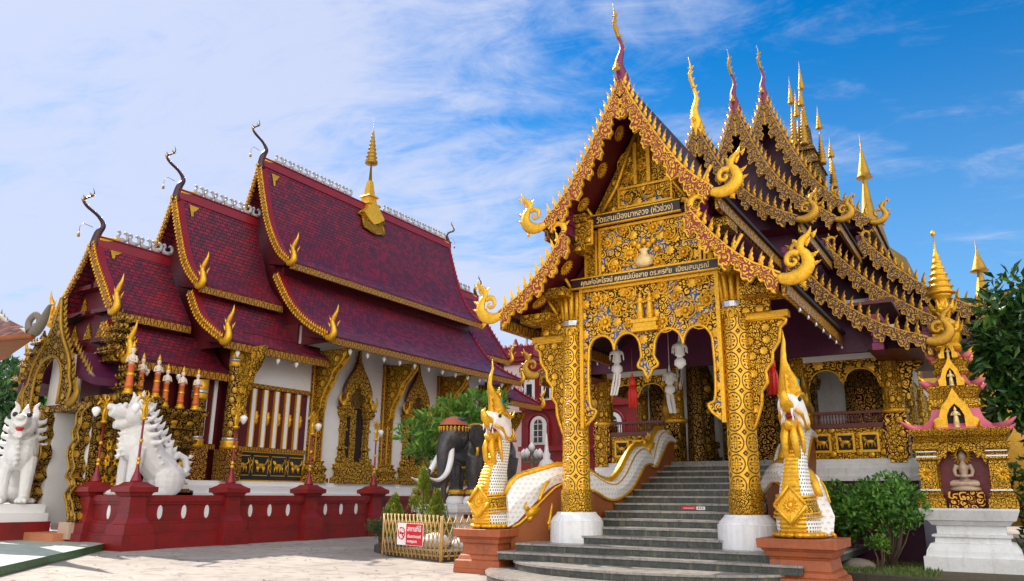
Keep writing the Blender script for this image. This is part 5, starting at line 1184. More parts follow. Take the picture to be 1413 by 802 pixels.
def balustrade(sg, label):
    mx = lambda x: XC + sg * -1 * (x - XC) if sg > 0 else x
    r = thing('naga_balustrade', (mx(-8.1), 17.5, 0), label, 'balustrade', 'white naga body balustrades flanking the stairs')
    def rib(Z0, Z1, off, half, name, m, y0, y1, n=44, par=None, rnd=False):
        b = MB(); rows = []
        for i in range(n + 1):
            y = y0 + (y1 - y0) * i / n; x = curve(PX, y); dx = (curve(PX, y + .05) - curve(PX, y - .05)) / .1; l = hypot(dx, 1); nx, ny = 1 / l, -dx / l
            z0 = Z0 if isinstance(Z0, (int, float)) else curve(Z0, y); z1 = Z1 if isinstance(Z1, (int, float)) else curve(Z1, y)
            ring = [(-half, z0), (-half - (.06 if rnd else 0), (z0 + z1) / 2), (-half * (.75 if rnd else 1), z1 - (.03 if rnd else 0)), (half * (.75 if rnd else 1), z1 - (.03 if rnd else 0)), (half + (.06 if rnd else 0), (z0 + z1) / 2), (half, z0)]
            rows.append([(mx(x + nx * a), y + ny * a, z) for a, z in ring])
        for i in range(n):
            for q in range(6):
                p = (q + 1) % 6; u0, u1 = y0 + (y1 - y0) * i / n, y0 + (y1 - y0) * (i + 1) / n
                ids = [rows[i][q], rows[i + 1][q], rows[i + 1][p], rows[i][p]]
                b.poly(ids if sg < 0 else ids[::-1], None if not rnd else ([(u0, ids[0][2]), (u1, ids[1][2]), (u1, ids[2][2]), (u0, ids[3][2])] if sg < 0 else [(u0, ids[3][2]), (u1, ids[2][2]), (u1, ids[1][2]), (u0, ids[0][2])]), 0, rnd)
        b.poly(rows[0]); b.poly(rows[-1][::-1]); return b.build(name, m, par or r)
    rib(0.02, BOTZ, 0, .15, 'wall', 'brown', 14.7, 19.2); rib(.02, BOT2, 0, .15, 'upper_wall', 'brown', 19.21, 21.0, 20)
    w1 = rib(BOTZ, TOPZ, 0, .19, 'naga_body', 'wscale', 14.62, 19.2, 50, None, True); w2 = rib(BOT2, TOP2, 0, .19, 'upper_naga_body', 'wscale', 19.25, 21.0, 24, None, True)
    for Zt, Zb, y0, y1, par in ((TOPZ, BOTZ, 14.62, 19.2, w1), (TOP2, BOT2, 19.25, 21.0, w2)):
        n = 40; b = MB(); c = MB()
        for off, Z, rad, tgt in ((0, Zt, .075, b), (.21, Zb, .03, c), (-.21, Zb, .03, c)):
            tgt.sweep([(mx(curve(PX, y) + off), y, curve(Z, y) + (.01 if off == 0 else 0)) for y in [y0 + (y1 - y0) * i / n for i in range(n + 1)]], rad, 6)
        for i in range(int((y1 - y0) / .11)):
            y = y0 + i * .11; b.flame((mx(curve(PX, y)), y, curve(Zt, y) + .03), (0, .55, .8), (0, .9, -.4), .10, .10, .04, (1, 0, 0))
        for s in (-1, 1): b.sweep([(mx(curve(PX, y) + s * .17), y, curve(Zt, y) - .10) for y in [y0 + (y1 - y0) * i / n for i in range(n + 1)]], .022, 5)
        b.build('gold_spine', 'gold', par); c.build('gold_edge', 'gold', par)
    # makara leg and gold scroll behind the pedestal
    b = MB(); x = mx(-9.0)
    for dx in (-.23, .23):
        X = mx(-9.02) + dx * 1.1
        b.sweep(smooth([(X, 14.85, 1.5), (X, 15.05, 1.75), (X, 15.25, 1.9), (X, 15.45, 1.8), (X, 15.42, 1.5), (X, 15.35, 1.15), (X, 15.25, .98)], 3), [.04] * 19, 6)
        for k in range(4): b.sweep([(X, 15.3 + .07 * k, 1.05), (X, 15.32 + .08 * k, .95), (X, 15.28 + .08 * k, .86)], [.055, .05, .015], 6)
    b.build('claw_leg', 'gold', w1)
    b = MB(); X = mx(-9.06)
    b.sweep([(X, 15.45, 1.45), (X, 15.2, 1.35), (X, 15.0, 1.25), (X, 14.85, 1.22)], [.12, .15, .12, .07], 8); b.sweep([(X, 15.1, 1.22), (X, 14.9, 1.08)], [.08, .04], 8); b.sweep([(X, 14.9, 1.28), (X, 14.78, 1.36), (X, 14.8, 1.46)], [.06, .04, .01], 6)
    for a, z, an in ((15.15, 1.45, 1.9), (15.28, 1.5, 1.5), (15.42, 1.52, 1.2), (15.5, 1.42, .8), (15.5, 1.3, .2), (15.3, 1.22, -1.2)): b.flame((X, a, z), (0, cos(an), sin(an)), (0, -sin(an), cos(an)), .22, .15, .05, (1, 0, 0))
    b.build('makara_head', 'gold', w1)
    b = MB(); X = mx(-8.1)
    horn(b, [(.2, .35), (.0, .3), (-.2, .15), (-.1, -.1), (.05, -.25), (-.02, -.4)], [.06, .14, .12, .10, .07, .02], 0, 'yz', 1, (19.35, 2.62), 1.6, 8, 0, X)
    for a, z, an in ((.1, .4, 1.6), (-.15, .3, 2.2), (-.2, .0, 3.4)): b.flame((X, 19.35 + a, 2.62 + z), (0, cos(an), sin(an)), (0, -sin(an), cos(an)), .25, .18, .05, (1, 0, 0))
    b.build('joint_ornament', 'gold', w2); 
    b = MB(); horn(b, [(.0, -.3), (.15, .0), (.0, .35), (-.2, .6), (-.12, .95), (-.25, 1.3)], [.16, .19, .17, .14, .09, .01], 0, 'yz', 1, (21.05, 3.4), 1.1, 8, 0, X); b.build('tail_crest', 'goldd', w2)
    return r
balustrade(-1, 'naga body balustrade on the left side of the stairs with brown wall below'); balustrade(1, 'naga body balustrade on the right side of the stairs, mostly hidden by the column')
# ================================================================ PEDESTALS AND NAGAS
def pedestal(x, y, k, label):
    b = MB(); b.steps(x, y, [(z, w * k) for z, w in [(0, .98), (.10, .98), (.26, .95), (.28, .88), (.36, .82), (.38, .78), (.56, .74), (.60, .76), (.61, .82), (.70, .86), (.71, .90), (.74, .92), (.745, 1.), (.90, 1.01)]], 1.0)
    o = b.build('stone_pedestal', 'terra'); tag(o, label, 'pedestal', 'terracotta pedestals of the naga heads'); bm = bmesh.new(); bm.from_mesh(o.data); bmesh.ops.bevel(bm, geom=[e for e in bm.edges if e.calc_length() > .9], offset=.008, segments=1, affect='EDGES'); bm.to_mesh(o.data); bm.free(); return o
pedestal(-9.82, 14.62, .60, 'reddish terracotta pedestal under the left naga with a no smoking fence beside it'); pedestal(-3.23, 14.66, .66, 'reddish terracotta pedestal under the right naga in front of the shrubs')
SEC = [(.905, 14.82, .56, .35), (1.05, 14.78, .64, .38), (1.2, 14.76, .63, .38), (1.5, 14.64, .49, .31), (1.8, 14.60, .40, .25), (2.1, 14.66, .33, .20), (2.4, 14.80, .275, .17), (2.65, 14.90, .25, .155), (2.9, 14.90, .24, .155), (3.15, 14.84, .24, .155)]
def sec(z):
    q = SEC
    for a, b in zip(q, q[1:]):
        if a[0] <= z <= b[0]: t = (z - a[0]) / (b[0] - a[0]); return [a[i] + (b[i] - a[i]) * t for i in range(1, 4)]
    return q[-1][1:]
def naga(xc, label, seed):
    r = thing('naga_statue', (xc, 14.5, .9), label, 'statue', 'gold crested naga statues at the foot of the stairs')
    rings = 46; seg = 26
    def se(t, p=.75): c, s = cos(t), sin(t); return (abs(c) ** p * (1 if c > 0 else -1), abs(s) ** p * (1 if s > 0 else -1))
    ZS = smooth([(q[0],) for q in SEC], 5); ZS = [z[0] for z in ZS]; SS = smooth(SEC, 5)
    def skin_(z0, z1, t0, t1, grow, name, m, par, n=14, sub=26, rip=0.):
        b = MB(); k0 = 0; rows = []
        for i in range(sub + 1):
            z = z0 + (z1 - z0) * i / sub; j = min(range(len(SS)), key=lambda a: abs(SS[a][0] - z)); s = sec(z)
            g = grow + (rip * abs(sin(i * pi / 2)) if rip else 0)
            rows.append([(xc + se(t0 + (t1 - t0) * q / n)[0] * (s[2] + g), s[0] + se(t0 + (t1 - t0) * q / n)[1] * (s[1] + g), z) for q in range(n + 1)])
        for i in range(sub):
            L = 0
            for q in range(n):
                w = math.dist(rows[i][q], rows[i][q + 1]); b.poly([rows[i][q], rows[i][q + 1], rows[i + 1][q + 1], rows[i + 1][q]], [(L, rows[i][q][2]), (L + w, rows[i][q][2]), (L + w, rows[i + 1][q][2]), (L, rows[i + 1][q][2])], 0, True); L += w
        if abs(t1 - t0) < 6.2:
            for e in (0, n): 
                for i in range(sub): a, c_ = rows[i][e], rows[i + 1][e]; bx = lambda p: (xc + (p[0] - xc) * .9, p[1] + .03, p[2]); b.poly([a, c_, bx(c_), bx(a)])
        b.poly([rows[-1][q] for q in range(n + 1)]); return b.build(name, m, par)
    body = skin_(.905, 3.15, 0, 2 * pi, 0, 'body', 'scales', r, 36, 44)
    skin_(.92, 3.0, -pi / 2 - .44, -pi / 2 + .44, .03, 'chest_plate', 'gold', body, 12, 60, .016)
    skin_(1.30, 1.62, 0, 2 * pi, .035, 'sash', 'filfine', body, 36, 8)
    b = MB()
    for z in (1.28, 1.63, 1.345, 1.575):
        s = sec(z); b.sweep([(xc + se(t)[0] * (s[2] + .04), s[0] + se(t)[1] * (s[1] + .04), z + .04 * sin(t)) for t in [2 * pi * i / 40 for i in range(41)]], .022, 6)
    yf = 14.70 - .65; b.poly([(xc, yf - .03, 1.14), (xc + .27, yf + .03, 1.46), (xc, yf + .04, 1.80), (xc - .27, yf + .03, 1.46)]); b.ball((xc, yf - .0, 1.46), (.05, .03, .055), 10, 6)
    for k in range(12): t = k * pi / 6; b.flame((xc + cos(t) * .05, yf - .01, 1.46 + sin(t) * .055), (cos(t), -.1, sin(t)), (-sin(t), 0, cos(t)), .10, .05, .02, (0, 1, 0), 0, 0)
    for s_ in ((-.27, 1.46, 0, 1.80), (0, 1.80, .27, 1.46), (.27, 1.46, 0, 1.14), (0, 1.14, -.27, 1.46)): b.sweep([(xc + s_[0], yf - .01, s_[1]), (xc + s_[2], yf - .01, s_[3])], .03, 6)
    s = sec(.95)
    for i in range(26): t = 2 * pi * i / 26; p = (xc + se(t)[0] * (s[2] + .03), s[0] + se(t)[1] * (s[1] + .03), .96); b.ball(p, (.10, .10, .055), 8, 5)
    b.build('sash_border', 'gold', body)
    # head
    H = lambda y, z, x=0.: (xc + x, (y - 14.6) * .82 + 14.84, z)
    b = MB(); b.sweep([H(14.72, 2.85), H(14.62, 3.08), H(14.40, 3.22), H(14.08, 3.26)], [.19, .26, .25, .17], 12); b.ball(H(14.62, 3.14), (.24, .32, .28), 12, 8)
    for q in (-1, 1): b.ball(H(14.62, 3.0, q * .13), (.13, .24, .2), 10, 8); b.ball(H(14.3, 3.3, q * .14), (.08, .12, .08), 8, 6)
    hd = b.build('head', 'statue', r, mods=sculpt(.028, 3))
    b = MB()
    b.sweep([H(14.22, 3.16), H(14.0, 3.20), H(13.84, 3.27), H(13.78, 3.40), H(13.86, 3.48)], [.12, .12, .09, .06, .015], 10)         # upper lip with curled nose
    b.sweep([H(14.45, 2.95), H(14.2, 2.86), H(14.0, 2.84), H(13.88, 2.9)], [.14, .11, .08, .03], 10)                                 # lower jaw
    for q in (-1, 1):
        b.sweep([H(14.15, 3.2, q * .1), H(14.3, 3.42, q * .17), H(14.52, 3.44, q * .2), H(14.72, 3.32, q * .2), H(14.9, 3.36, q * .2), H(15.0, 3.5, q * .2)], [.03, .04, .045, .04, .035, .01], 6)
        b.sweep([H(14.1, 3.12, q * .13), H(14.35, 3.05, q * .2), H(14.55, 2.86, q * .2), H(14.8, 2.82, q * .2), H(14.95, 2.95, q * .2), H(14.88, 3.08, q * .2)], [.03, .035, .04, .04, .035, .02], 6)
        b.sweep([H(14.15, 2.88, q * .05), H(14.04, 2.62, q * .08), H(14.12, 2.38, q * .10), H(14.26, 2.16, q * .08), H(14.28, 1.98, q * .05)], [.06, .075, .065, .045, .008], 8)
        b.sweep([H(14.35, 2.9, q * .12), H(14.30, 2.66, q * .17), H(14.38, 2.42, q * .18), H(14.44, 2.28, q * .15)], [.05, .05, .035, .008], 8)
        for k in range(4): b.flame(H(14.84, 2.85 + .15 * k, q * .08), (0, .8, .7), (0, -.5, .8), .2, .15, .04, (1, 0, 0))
    b.build('gold_mouth', 'gold', hd)
    b = MB(); b.sweep([H(14.5, 3.3), H(14.42, 3.5), H(14.32, 3.72), H(14.14, 3.86), H(14.05, 4.02), H(14.10, 4.22), H(14.20, 4.40), H(14.16, 4.62)], [.22, .21, .165, .10, .06, .048, .035, .005], 10, (.75, 1))
    for k in range(5): b.flame(H(14.66 - .06 * k, 3.34 + .12 * k), (0, .6, .8), (0, -.6, .8), .22, .16, .05, (1, 0, 0))
    for k in range(3): b.flame(H(14.22 - .02 * k, 3.4 + .14 * k), (0, -.5, .9), (0, .8, .5), .2, .14, .05, (1, 0, 0))
    cr = b.build('crest', 'gold', hd)
    for q in (-1, 1):
        b = MB(); b.ball(H(14.40, 3.62, q * .155), (.035, .07, .12), 8, 6); b.build('teal_inlay', 'blue', cr)
        b = MB(); b.ball(H(14.22, 3.32, q * .2), (.035, .05, .045), 8, 6); b.build('eye', 'black', hd)
        b = MB(); b.sweep([H(13.98, 3.14, q * .09), H(13.95, 3.0, q * .09)], [.03, .005], 6); b.sweep([H(14.1, 2.93, q * .08), H(14.08, 3.05, q * .08)], [.025, .005], 6); b.build('fang', 'white', hd)
    b = MB(); b.ball(H(14.3, 3.03), (.09, .16, .07), 10, 8); b.build('mouth_lining', 'trim', hd)
    return r
naga(-9.8, 'gold crested naga statue on the left pedestal, seen from its side', 1); naga(-3.28, 'gold crested naga statue on the right pedestal in front of the shrubs', 2)
# ================================================================ HANGING LANTERNS
def white_lantern():
    r = thing('white_lantern', (0, 0, 0), world=False)
    b = MB(); b.lathe([(-.02, .01), (-.16, .03), (-.22, .13), (-.26, .15), (-.27, .08), (-.3, .08), (-.42, .10), (-.44, .06), (-.46, .06)], 0, 0, 8, 0, False); b.lathe([(-.46, .05), (-.52, .11), (-.60, .12), (-.66, .05), (-.68, .05)], 0, 0, 10); b.build('body', 'paper', r)
    for k in range(6):
        t = k * pi / 3; b = MB(); A = [(cos(t) * .06 - .02, sin(t) * .06, -.66), (cos(t) * .07 - .05, sin(t) * .07, -.85), (cos(t) * .06 - .11, sin(t) * .06, -1.08)]; B = [(x + .035, y + .02, z) for x, y, z in A]
        b.sheet(A, B); b.sheet([(x, y, z) for x, y, z in B], [(x, y + .004, z) for x, y, z in A]); b.build('streamer', 'paper', r)
    b = MB()
    for k in range(8): t = k * pi / 4; b.sweep([(cos(t) * .14, sin(t) * .14, -.25), (cos(t) * .15, sin(t) * .15, -.38)], .012, 4)
    b.lathe([(-.02, .006), (.9, .006)], 0, 0, 4); b.build('fringe_and_cord', 'paper', r); return r
wl = white_lantern()
for i, (x, y, z, l) in enumerate(((-7.38, 16.0, 4.98, 'white paper lantern hanging in the left bay of the arch'), (-5.86, 16.0, 5.0, 'white paper lantern hanging in the right bay of the arch'), (-7.0, 18.3, 4.75, 'white paper lantern farther back, right of the red tassel'))):
    o = wl if i == 0 else copy_tree(wl); o.location = (x, y, z + .08); o.scale = (1.12, 1.12, 1.15); tag(o, l, 'lantern', 'white paper lanterns under the portico'); o.rotation_euler.z = i * 1.3
def red_lantern(loc, l, s):
    r = thing('red_lantern', (0, 0, 0), l, 'lantern', 'red tasselled lanterns under the portico', False); b = MB(); b.lathe([(0, .01), (-.06, .05), (-.1, .03), (-.16, .09), (-.3, .10), (-.34, .04)], 0, 0, 10); b.lathe([(0, .008), (.7, .008)], 0, 0, 4); b.build('body', 'redl', r)
    b = MB()
    for k in range(16): t = k * pi / 8; rr = .09 + .02 * (k % 2); b.sweep([(cos(t) * .06, sin(t) * .06, -.32), (cos(t) * rr, sin(t) * rr, -.5), (cos(t) * rr * .9, sin(t) * rr * .9, -.9)], [.02, .026, .02], 5)
    b.build('tassel', 'redl', r); r.location = loc; r.scale = (s, s, s)
red_lantern((-7.14, 16.3, 4.32), 'red tasselled lantern hanging between the white ones in the left bay', .85); red_lantern((-3.95, 16.2, 4.5), 'red tasselled lantern hanging outside the right column', .95)
red_lantern((-4.15, 16.9, 4.75), 'smaller red lantern close behind the right column bracket', .8)
# ================================================================ SPIRIT SHRINE
HX, HY = -.82, 19.75
s_ = thing('spirit_shrine', (HX, HY, .1), 'golden spirit shrine with pink roofs on a white moulded base', 'shrine')
b = MB(); b.steps(HX, HY, [(.10, .93), (.40, .93), (.41, .88), (.52, .86), (.66, .78), (.68, .70), (.78, .68), (.80, .74), (.84, .74), (.86, .64), (1.02, .64), (1.04, .72), (1.12, .78), (1.14, .84), (1.34, .92), (1.38, .92)], .92); b.build('white_base', 'whited', s_)
for q in (-1, 1):
    b = MB(); b.steps(HX + q * .66, HY - .45, [(1.382, .27), (1.55, .27), (1.62, .22), (1.66, .24), (1.72, .19), (1.80, .17), (2.35, .17), (2.40, .22), (2.46, .22), (2.5, .18), (2.62, .26), (2.75, .28)], 1.1); j = b.build('corner_pier', 'filfine', s_)
    c = MB(); 
    for z in (1.64, 1.74, 2.44, 2.55): c.box(HX + q * .66 - .2, HX + q * .66 + .2, HY - .70, HY - .66, z, z + .03)
    c.build('mosaic_strip', 'silver', j); 
    c = MB()
    for k in range(10): t = k * pi / 5; c.flame((HX + q * .72 + cos(t) * .04, HY - .64, 2.08 + sin(t) * .04), (cos(t), -.3, sin(t)), (-sin(t), 0, cos(t)), .13, .09, .02, (0, 1, 0), 0, 0)
    c.build('flower_boss', 'gold', j)
b = MB(); b.box(HX - .80, HX + .80, HY - .1, HY + .7, 1.382, 2.75); b.build('back_block', 'filfine', s_)
b = MB(); b.box(HX - .46, HX + .46, HY - .14, HY - .102, 1.39, 2.72); b.build('niche', 'trim', s_)
n_ = smooth([(.44, 2.3), (.36, 2.45), (.30, 2.42), (.24, 2.56), (.1, 2.55), (0, 2.68)], 3)
P = [(HX + .46, 2.3), (HX + .46, 2.76), (HX - .46, 2.76), (HX - .46, 2.3)] + [(HX - a, z) for a, z in n_] + [(HX + a, z) for a, z in n_[::-1][1:]]
b = MB(); b.ext(P, 'xz', HY - .62, 0, .1); b.build('niche_arch', 'filfine', s_)
b = MB(); b.steps(HX, HY, [(2.762, .86), (2.82, .90), (2.84, .84), (2.9, .92), (3.0, .97), (3.03, .97)], .85); b.build('cornice', 'filfine', s_)
b = MB(); b.steps(HX, HY, [(1.382, .30), (1.5, .30)], 1); b.box(HX - .34, HX + .34, HY - .55, HY - .15, 1.39, 1.72); b.build('figure_base', 'filmar', s_)
def roof_tier(z, w, h, name='pink_roof_tier'):
    b = MB(); q = smooth([(z, w), (z + h * .15, w * .78), (z + h * .5, w * .58), (z + h, w * .50)], 3); b.steps(HX, HY, q, .85); o = b.build(name, 'pinkr', s_)
    c = MB()
    for sx in (-1, 1):
        for sy in (-1, 1): c.sweep([(HX + sx * w * .72, HY + sy * w * .6, z + h * .1), (HX + sx * w * .98, HY + sy * w * .82, z + .04), (HX + sx * w * 1.2, HY + sy * w * .98, z + h * .42)], [.06, .08, .012], 6)
    c.build('upturned_corner', 'pinkr', o)
def mini_gable(z, w, h):
    out = [(w, z), (w * 1.08, z + h * .2), (w * .82, z + h * .28), (w * .62, z + h * .55), (w * .3, z + h * .72), (0, z + h)]; inn = [(w * .42, z), (w * .42, z + h * .3), (w * .25, z + h * .48), (0, z + h * .6)]
    P = [(HX + a, c) for a, c in out] + [(HX - a, c) for a, c in out[::-1][1:]] + [(HX - a, c) for a, c in inn] + [(HX + a, c) for a, c in inn[::-1][1:]]
    b = MB(); b.ext(P, 'xz', HY - .82 * (w * .8 + .42), -.05, .06); o = b.build('niche_gable', 'gold', s_)
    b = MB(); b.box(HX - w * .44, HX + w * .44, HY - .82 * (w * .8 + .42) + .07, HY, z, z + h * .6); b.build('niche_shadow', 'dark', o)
    f = MB(); deity(f, HX, HY - .82 * (w * .8 + .42) - .0, z + .0, .32 * h / .6); f.build('little_figure', 'lettering', o)
def corner_fins(z, w):
    b = MB()
    for sx in (-1, 1):
        for sy in (-1, 1): b.flame((HX + sx * w, HY + sy * w * .85, z), (sx * .5, sy * .3, 1), (sx, 0, 0), .26, .16, .04, (0, 1, 0))
        for k in (-.5, .5): b.flame((HX + k * w, HY - w * .86, z), (0, -.2, 1), (1, 0, 0), .16, .12, .04, (0, 1, 0))
    b.build('corner_fins', 'gold', s_)
roof_tier(3.03, .92, .46); mini_gable(3.06, .40, .86); corner_fins(3.03, .86)
b = MB(); b.steps(HX, HY, [(3.49, .46), (3.55, .50), (3.7, .48), (3.72, .42), (3.82, .46), (3.95, .52), (4.0, .52)], .85); b.build('tier_block', 'filfine', s_)
roof_tier(4.0, .54, .26); mini_gable(3.98, .24, .66); corner_fins(4.0, .5)
b = MB(); b.steps(HX, HY, [(4.26, .32), (4.32, .36), (4.42, .30), (4.55, .36), (4.62, .38)], .85); b.build('tier_block', 'filfine', s_)
roof_tier(4.62, .38, .20); mini_gable(4.60, .18, .46); corner_fins(4.62, .36)
b = MB(); b.steps(HX, HY, [(4.82, .24), (4.9, .28), (4.98, .22), (5.08, .26), (5.2, .28)], .9); b.lathe([(5.2, .2), (5.35, .28), (5.5, .24), (5.6, .12), (5.75, .2), (5.9, .14), (6.05, .12), (6.1, .22), (6.16, .24)], HX, HY, 12)
for zz, rr in ((5.22, .27), (5.7, .2)):
    for k in range(10): t = k * pi / 5; b.flame((HX + cos(t) * rr, HY + sin(t) * rr, zz), (cos(t) * .35, sin(t) * .35, 1), (-sin(t), cos(t), 0), .34, .18, .04, (cos(t), sin(t), 0), 0, 0)
pr = []
for i in range(7): q = .27 * (1 - i / 8); a = 6.16 + i * .15; pr += [(a, q), (a + .03, q * 1.25), (a + .08, q * .85)]
pr += [(7.25, .03), (7.3, .02), (7.6, .012), (7.62, .05), (7.7, .05), (7.76, .005)]
b.lathe(pr, HX, HY, 12); b.build('spire', 'gold', s_)
def seated(loc, s, mat, label, halo=True):
    r = thing('seated_figure', (0, 0, 0), label, 'statue', None, False); b = MB()
    b.sweep([(0, .0, .12), (0, .0, .3), (0, -.0, .5), (0, -.01, .62)], [.17, .14, .17, .12], 12, (1, .7))
    for q in (-1, 1):
        b.sweep([(q * .1, .02, .1), (q * .26, -.08, .09), (q * .30, -.2, .08), (q * .08, -.28, .08), (-q * .1, -.28, .09)], [.11, .10, .08, .065, .05], 8)
        b.sweep([(q * .16, 0, .58), (q * .22, -.04, .42), (q * .19, -.14, .30), (q * .04, -.22, .27)], [.06, .055, .045, .04], 8)
    b.ball((0, -.22, .28), (.1, .09, .06), 10, 6); b.sweep([(0, 0, .6), (0, -.01, .72)], [.06, .055], 8); b.ball((0, -.02, .80), (.095, .105, .125), 12, 10); b.ball((0, -.12, .79), (.02, .03, .035), 6, 5); b.ball((0, .0, .92), (.055, .055, .05), 8, 6)
    for q in (-1, 1): b.ball((q * .095, 0, .78), (.018, .03, .05), 6, 5); b.ball((q * .035, -.105, .82), (.022, .015, .012), 6, 5)
    b.build('body', mat, r, mods=sculpt(.018, 2))
    b = MB(); b.lathe([(-.1, .34), (-.08, .38), (-.02, .36), (.0, .30), (.02, .33), (.06, .30)], 0, -.06, 18, sq=(1, .75)); b.build('lotus_seat', mat, r)
    if halo:
        b = MB()
        for k in range(18): t = k * pi / 9; b.flame((cos(t) * .13, .08, .84 + sin(t) * .13), (cos(t), 0, sin(t)), (-sin(t), 0, cos(t)), .16, .07, .015, (0, 1, 0), 0, 0)
        b.build('sun_halo', 'gold', r)
    r.location = loc; r.scale = (s, s, s)
seated((HX, HY - .36, 1.82), .80, 'stone', 'pale stone seated figure with a golden sunburst halo in the shrine niche')
# ================================================================ FOLIAGE
def leaf(b, p, d, n, l, w):
    d = d.normalized(); s = d.cross(n)
    if s.length < 1e-3: s = d.orthogonal()
    s.normalize(); n = s.cross(d)
    k = len(b.v); b.v += [tuple(p), tuple(p + d * l * .5 + s * w * .5 + n * l * .06), tuple(p + d * l - n * l * .08), tuple(p + d * l * .5 - s * w * .5 + n * l * .06)]
    b.face([k, k + 1, k + 2], [(0, 0), (.5, 1), (1, 0)]); b.face([k, k + 2, k + 3], [(0, 0), (1, 0), (.5, -1)])
def rv(rg, up=0.): 
    v = Vector((rg.gauss(0, 1), rg.gauss(0, 1), rg.gauss(0, 1) + up)); return v.normalized()
def crown(b, clumps, n, l, w, seed, droop=0., up=.4, shell=.55):
    """clumps = [(centre, (rx, ry, rz))]; leaves sit on the outer part of every clump"""
    rg = random.Random(seed)
    for c, r in clumps:
        c = Vector(c); vol = (r[0] * r[1] * r[2]) ** (1 / 3)
        for _ in range(int(n * vol * vol)):
            d = rv(rg); rr = shell + (1 - shell) * rg.random() ** .6; p = c + Vector((d.x * r[0], d.y * r[1], d.z * r[2])) * rr * rg.uniform(.9, 1.12)
            nd = (d * .7 + rv(rg) * .8 + Vector((0, 0, up - droop))); leaf(b, p, nd, (d + rv(rg) * .7).normalized(), l * rg.uniform(.7, 1.25), w * rg.uniform(.8, 1.2))
def clumps_in(c, R, n, r0, r1, seed, flat=1.):
    rg = random.Random(seed); out = []
    for _ in range(n):
        d = rv(rg); k = rg.random() ** .45; q = Vector(c) + Vector((d.x * R[0], d.y * R[1], d.z * R[2])) * k; r = rg.uniform(r0, r1); out.append((q, (r, r, r * flat)))
    return out
def tree(name, base, label, cat, clumps, n, l, w, m, trunk_r, seed, top, group=None, droop=0.):
    t = thing(name, base, label, cat, group); b = MB(); rg = random.Random(seed); B = Vector(base)
    b.sweep([B + Vector((0, 0, -.05)), B + Vector((.03, .02, top * .3)), B + Vector((-.04, .03, top * .65)), B + Vector((0, 0, top))], [trunk_r * 1.3, trunk_r, trunk_r * .8, trunk_r * .5], 9)
    for c, r in clumps[::2]:
        s0 = B + Vector((0, 0, top * rg.uniform(.35, .9))); m_ = (s0 + Vector(c)) / 2 + Vector((0, 0, -.1)); b.sweep([s0, m_, Vector(c)], [trunk_r * .45, trunk_r * .3, trunk_r * .1], 6)
    b.build('trunk', 'bark', t); b = MB(); crown(b, clumps, n, l, w, seed, droop); b.build('crown', m, t); return t
# leafy tree behind the elephant
cl = clumps_in((-17.9, 23.7, 3.6), (1.3, 2.4, 1.4), 28, .32, .72, 4) + [((-17.8, 25.2, 5.1), (.7, .8, .45)), ((-17.8, 26.6, 5.35), (.5, .6, .35)), ((-17.9, 21.5, 3.7), (.5, .6, .4))]
tree('garden_tree', (-17.6, 23.0, 0), 'bright leafy garden tree behind the black elephant', 'tree', cl, 380, .36, .13, 'leafb', .12, 3, 3.4)
# big-leaved tree at the right edge
cl = clumps_in((1.9, 22.3, 4.7), (2.1, 1.3, 2.3), 46, .5, .8, 9) + [((.25, 21.9, 5.9), (.5, .5, .6)), ((.0, 21.9, 4.9), (.45, .5, .6)), ((.15, 21.9, 3.9), (.5, .5, .6)), ((.6, 22, 6.6), (.5, .5, .45))]
tree('broadleaf_tree', (2.2, 22.6, .12), 'dark glossy broadleaf tree rising behind the spirit shrine', 'tree', cl, 520, .36, .13, 'leafr', .2, 5, 5., droop=.5)
cl = clumps_in((1.6, 21.2, 1.5), (1.9, .9, 1.5), 22, .4, .7, 19)
tree('leafy_bush', (1.6, 21.2, .12), 'dark leafy bush low behind the spirit shrine at the right edge', 'bush', cl, 620, .2, .08, 'leafd', .06, 6, 1.2)
# trees at the far left
for i, (c, R, lab, sd) in enumerate((((-50, 24.2, 6.2), (4.2, 3.4, 3.6), 'dense dark tree beyond the garden wall at the left edge', 31), ((-43.5, 24.2, 5.4), (2.2, 2.0, 2.9), 'lighter green tree beside the gate, behind the lion with black eyes', 32))):
    tree('shade_tree', (c[0], c[1], 0), lab, 'tree', clumps_in(c, R, 40, .8, 1.35, sd), 200, .42, .2, 'leafd' if i == 0 else 'leaf', .35, sd, c[2] + 1, 'shade trees at the left edge')
# shrubs by the terrace
def shrub(c, R, lab, m, sd, n=700, l=.10, w=.055, nc=26, grp='shrubs below the terrace', r0=.2, r1=.34, cat='shrub', name='garden_shrub'):
    t = thing(name, (c[0], c[1], .1), lab, cat, grp); cl = clumps_in(c, R, nc, r0, r1, sd); b = MB(); rg = random.Random(sd)
    for q, r in cl[::2]: b.sweep([(c[0] + rg.uniform(-.06, .06), c[1], .08), ((c[0] + q[0]) / 2 + .05, (c[1] + q[1]) / 2, (q[2] + .1) * .45), tuple(q)], [.028, .018, .006], 5)
    b.build('stems', 'bark', t); b = MB(); crown(b, cl, n, l, w, sd); b.build('foliage', m, t)
    return t
shrub((-2.45, 19.0, 1.40), (.86, .55, .52), 'wide bright green shrub with loose twigs beside the spirit shrine', 'leaf', 41, 1300, .12, .065, 46, r0=.16, r1=.30)
shrub((-2.62, 18.6, .62), (.22, .2, .22), 'small low green shrub in front of the wide one', 'leafb', 44, 2200, .07, .045, 8, r0=.1, r1=.16)
shrub((-3.85, 19.4, 1.42), (.40, .40, .42), 'clipped yellow green shrub beside the right naga', 'leafb', 42, 2400, .065, .04, 22, r0=.14, r1=.24)
shrub((-3.35, 19.5, 1.30), (.5, .4, .52), 'bright green shrub between the clipped shrub and the wide one', 'leaf', 47, 1500, .11, .06, 26, r0=.16, r1=.28)
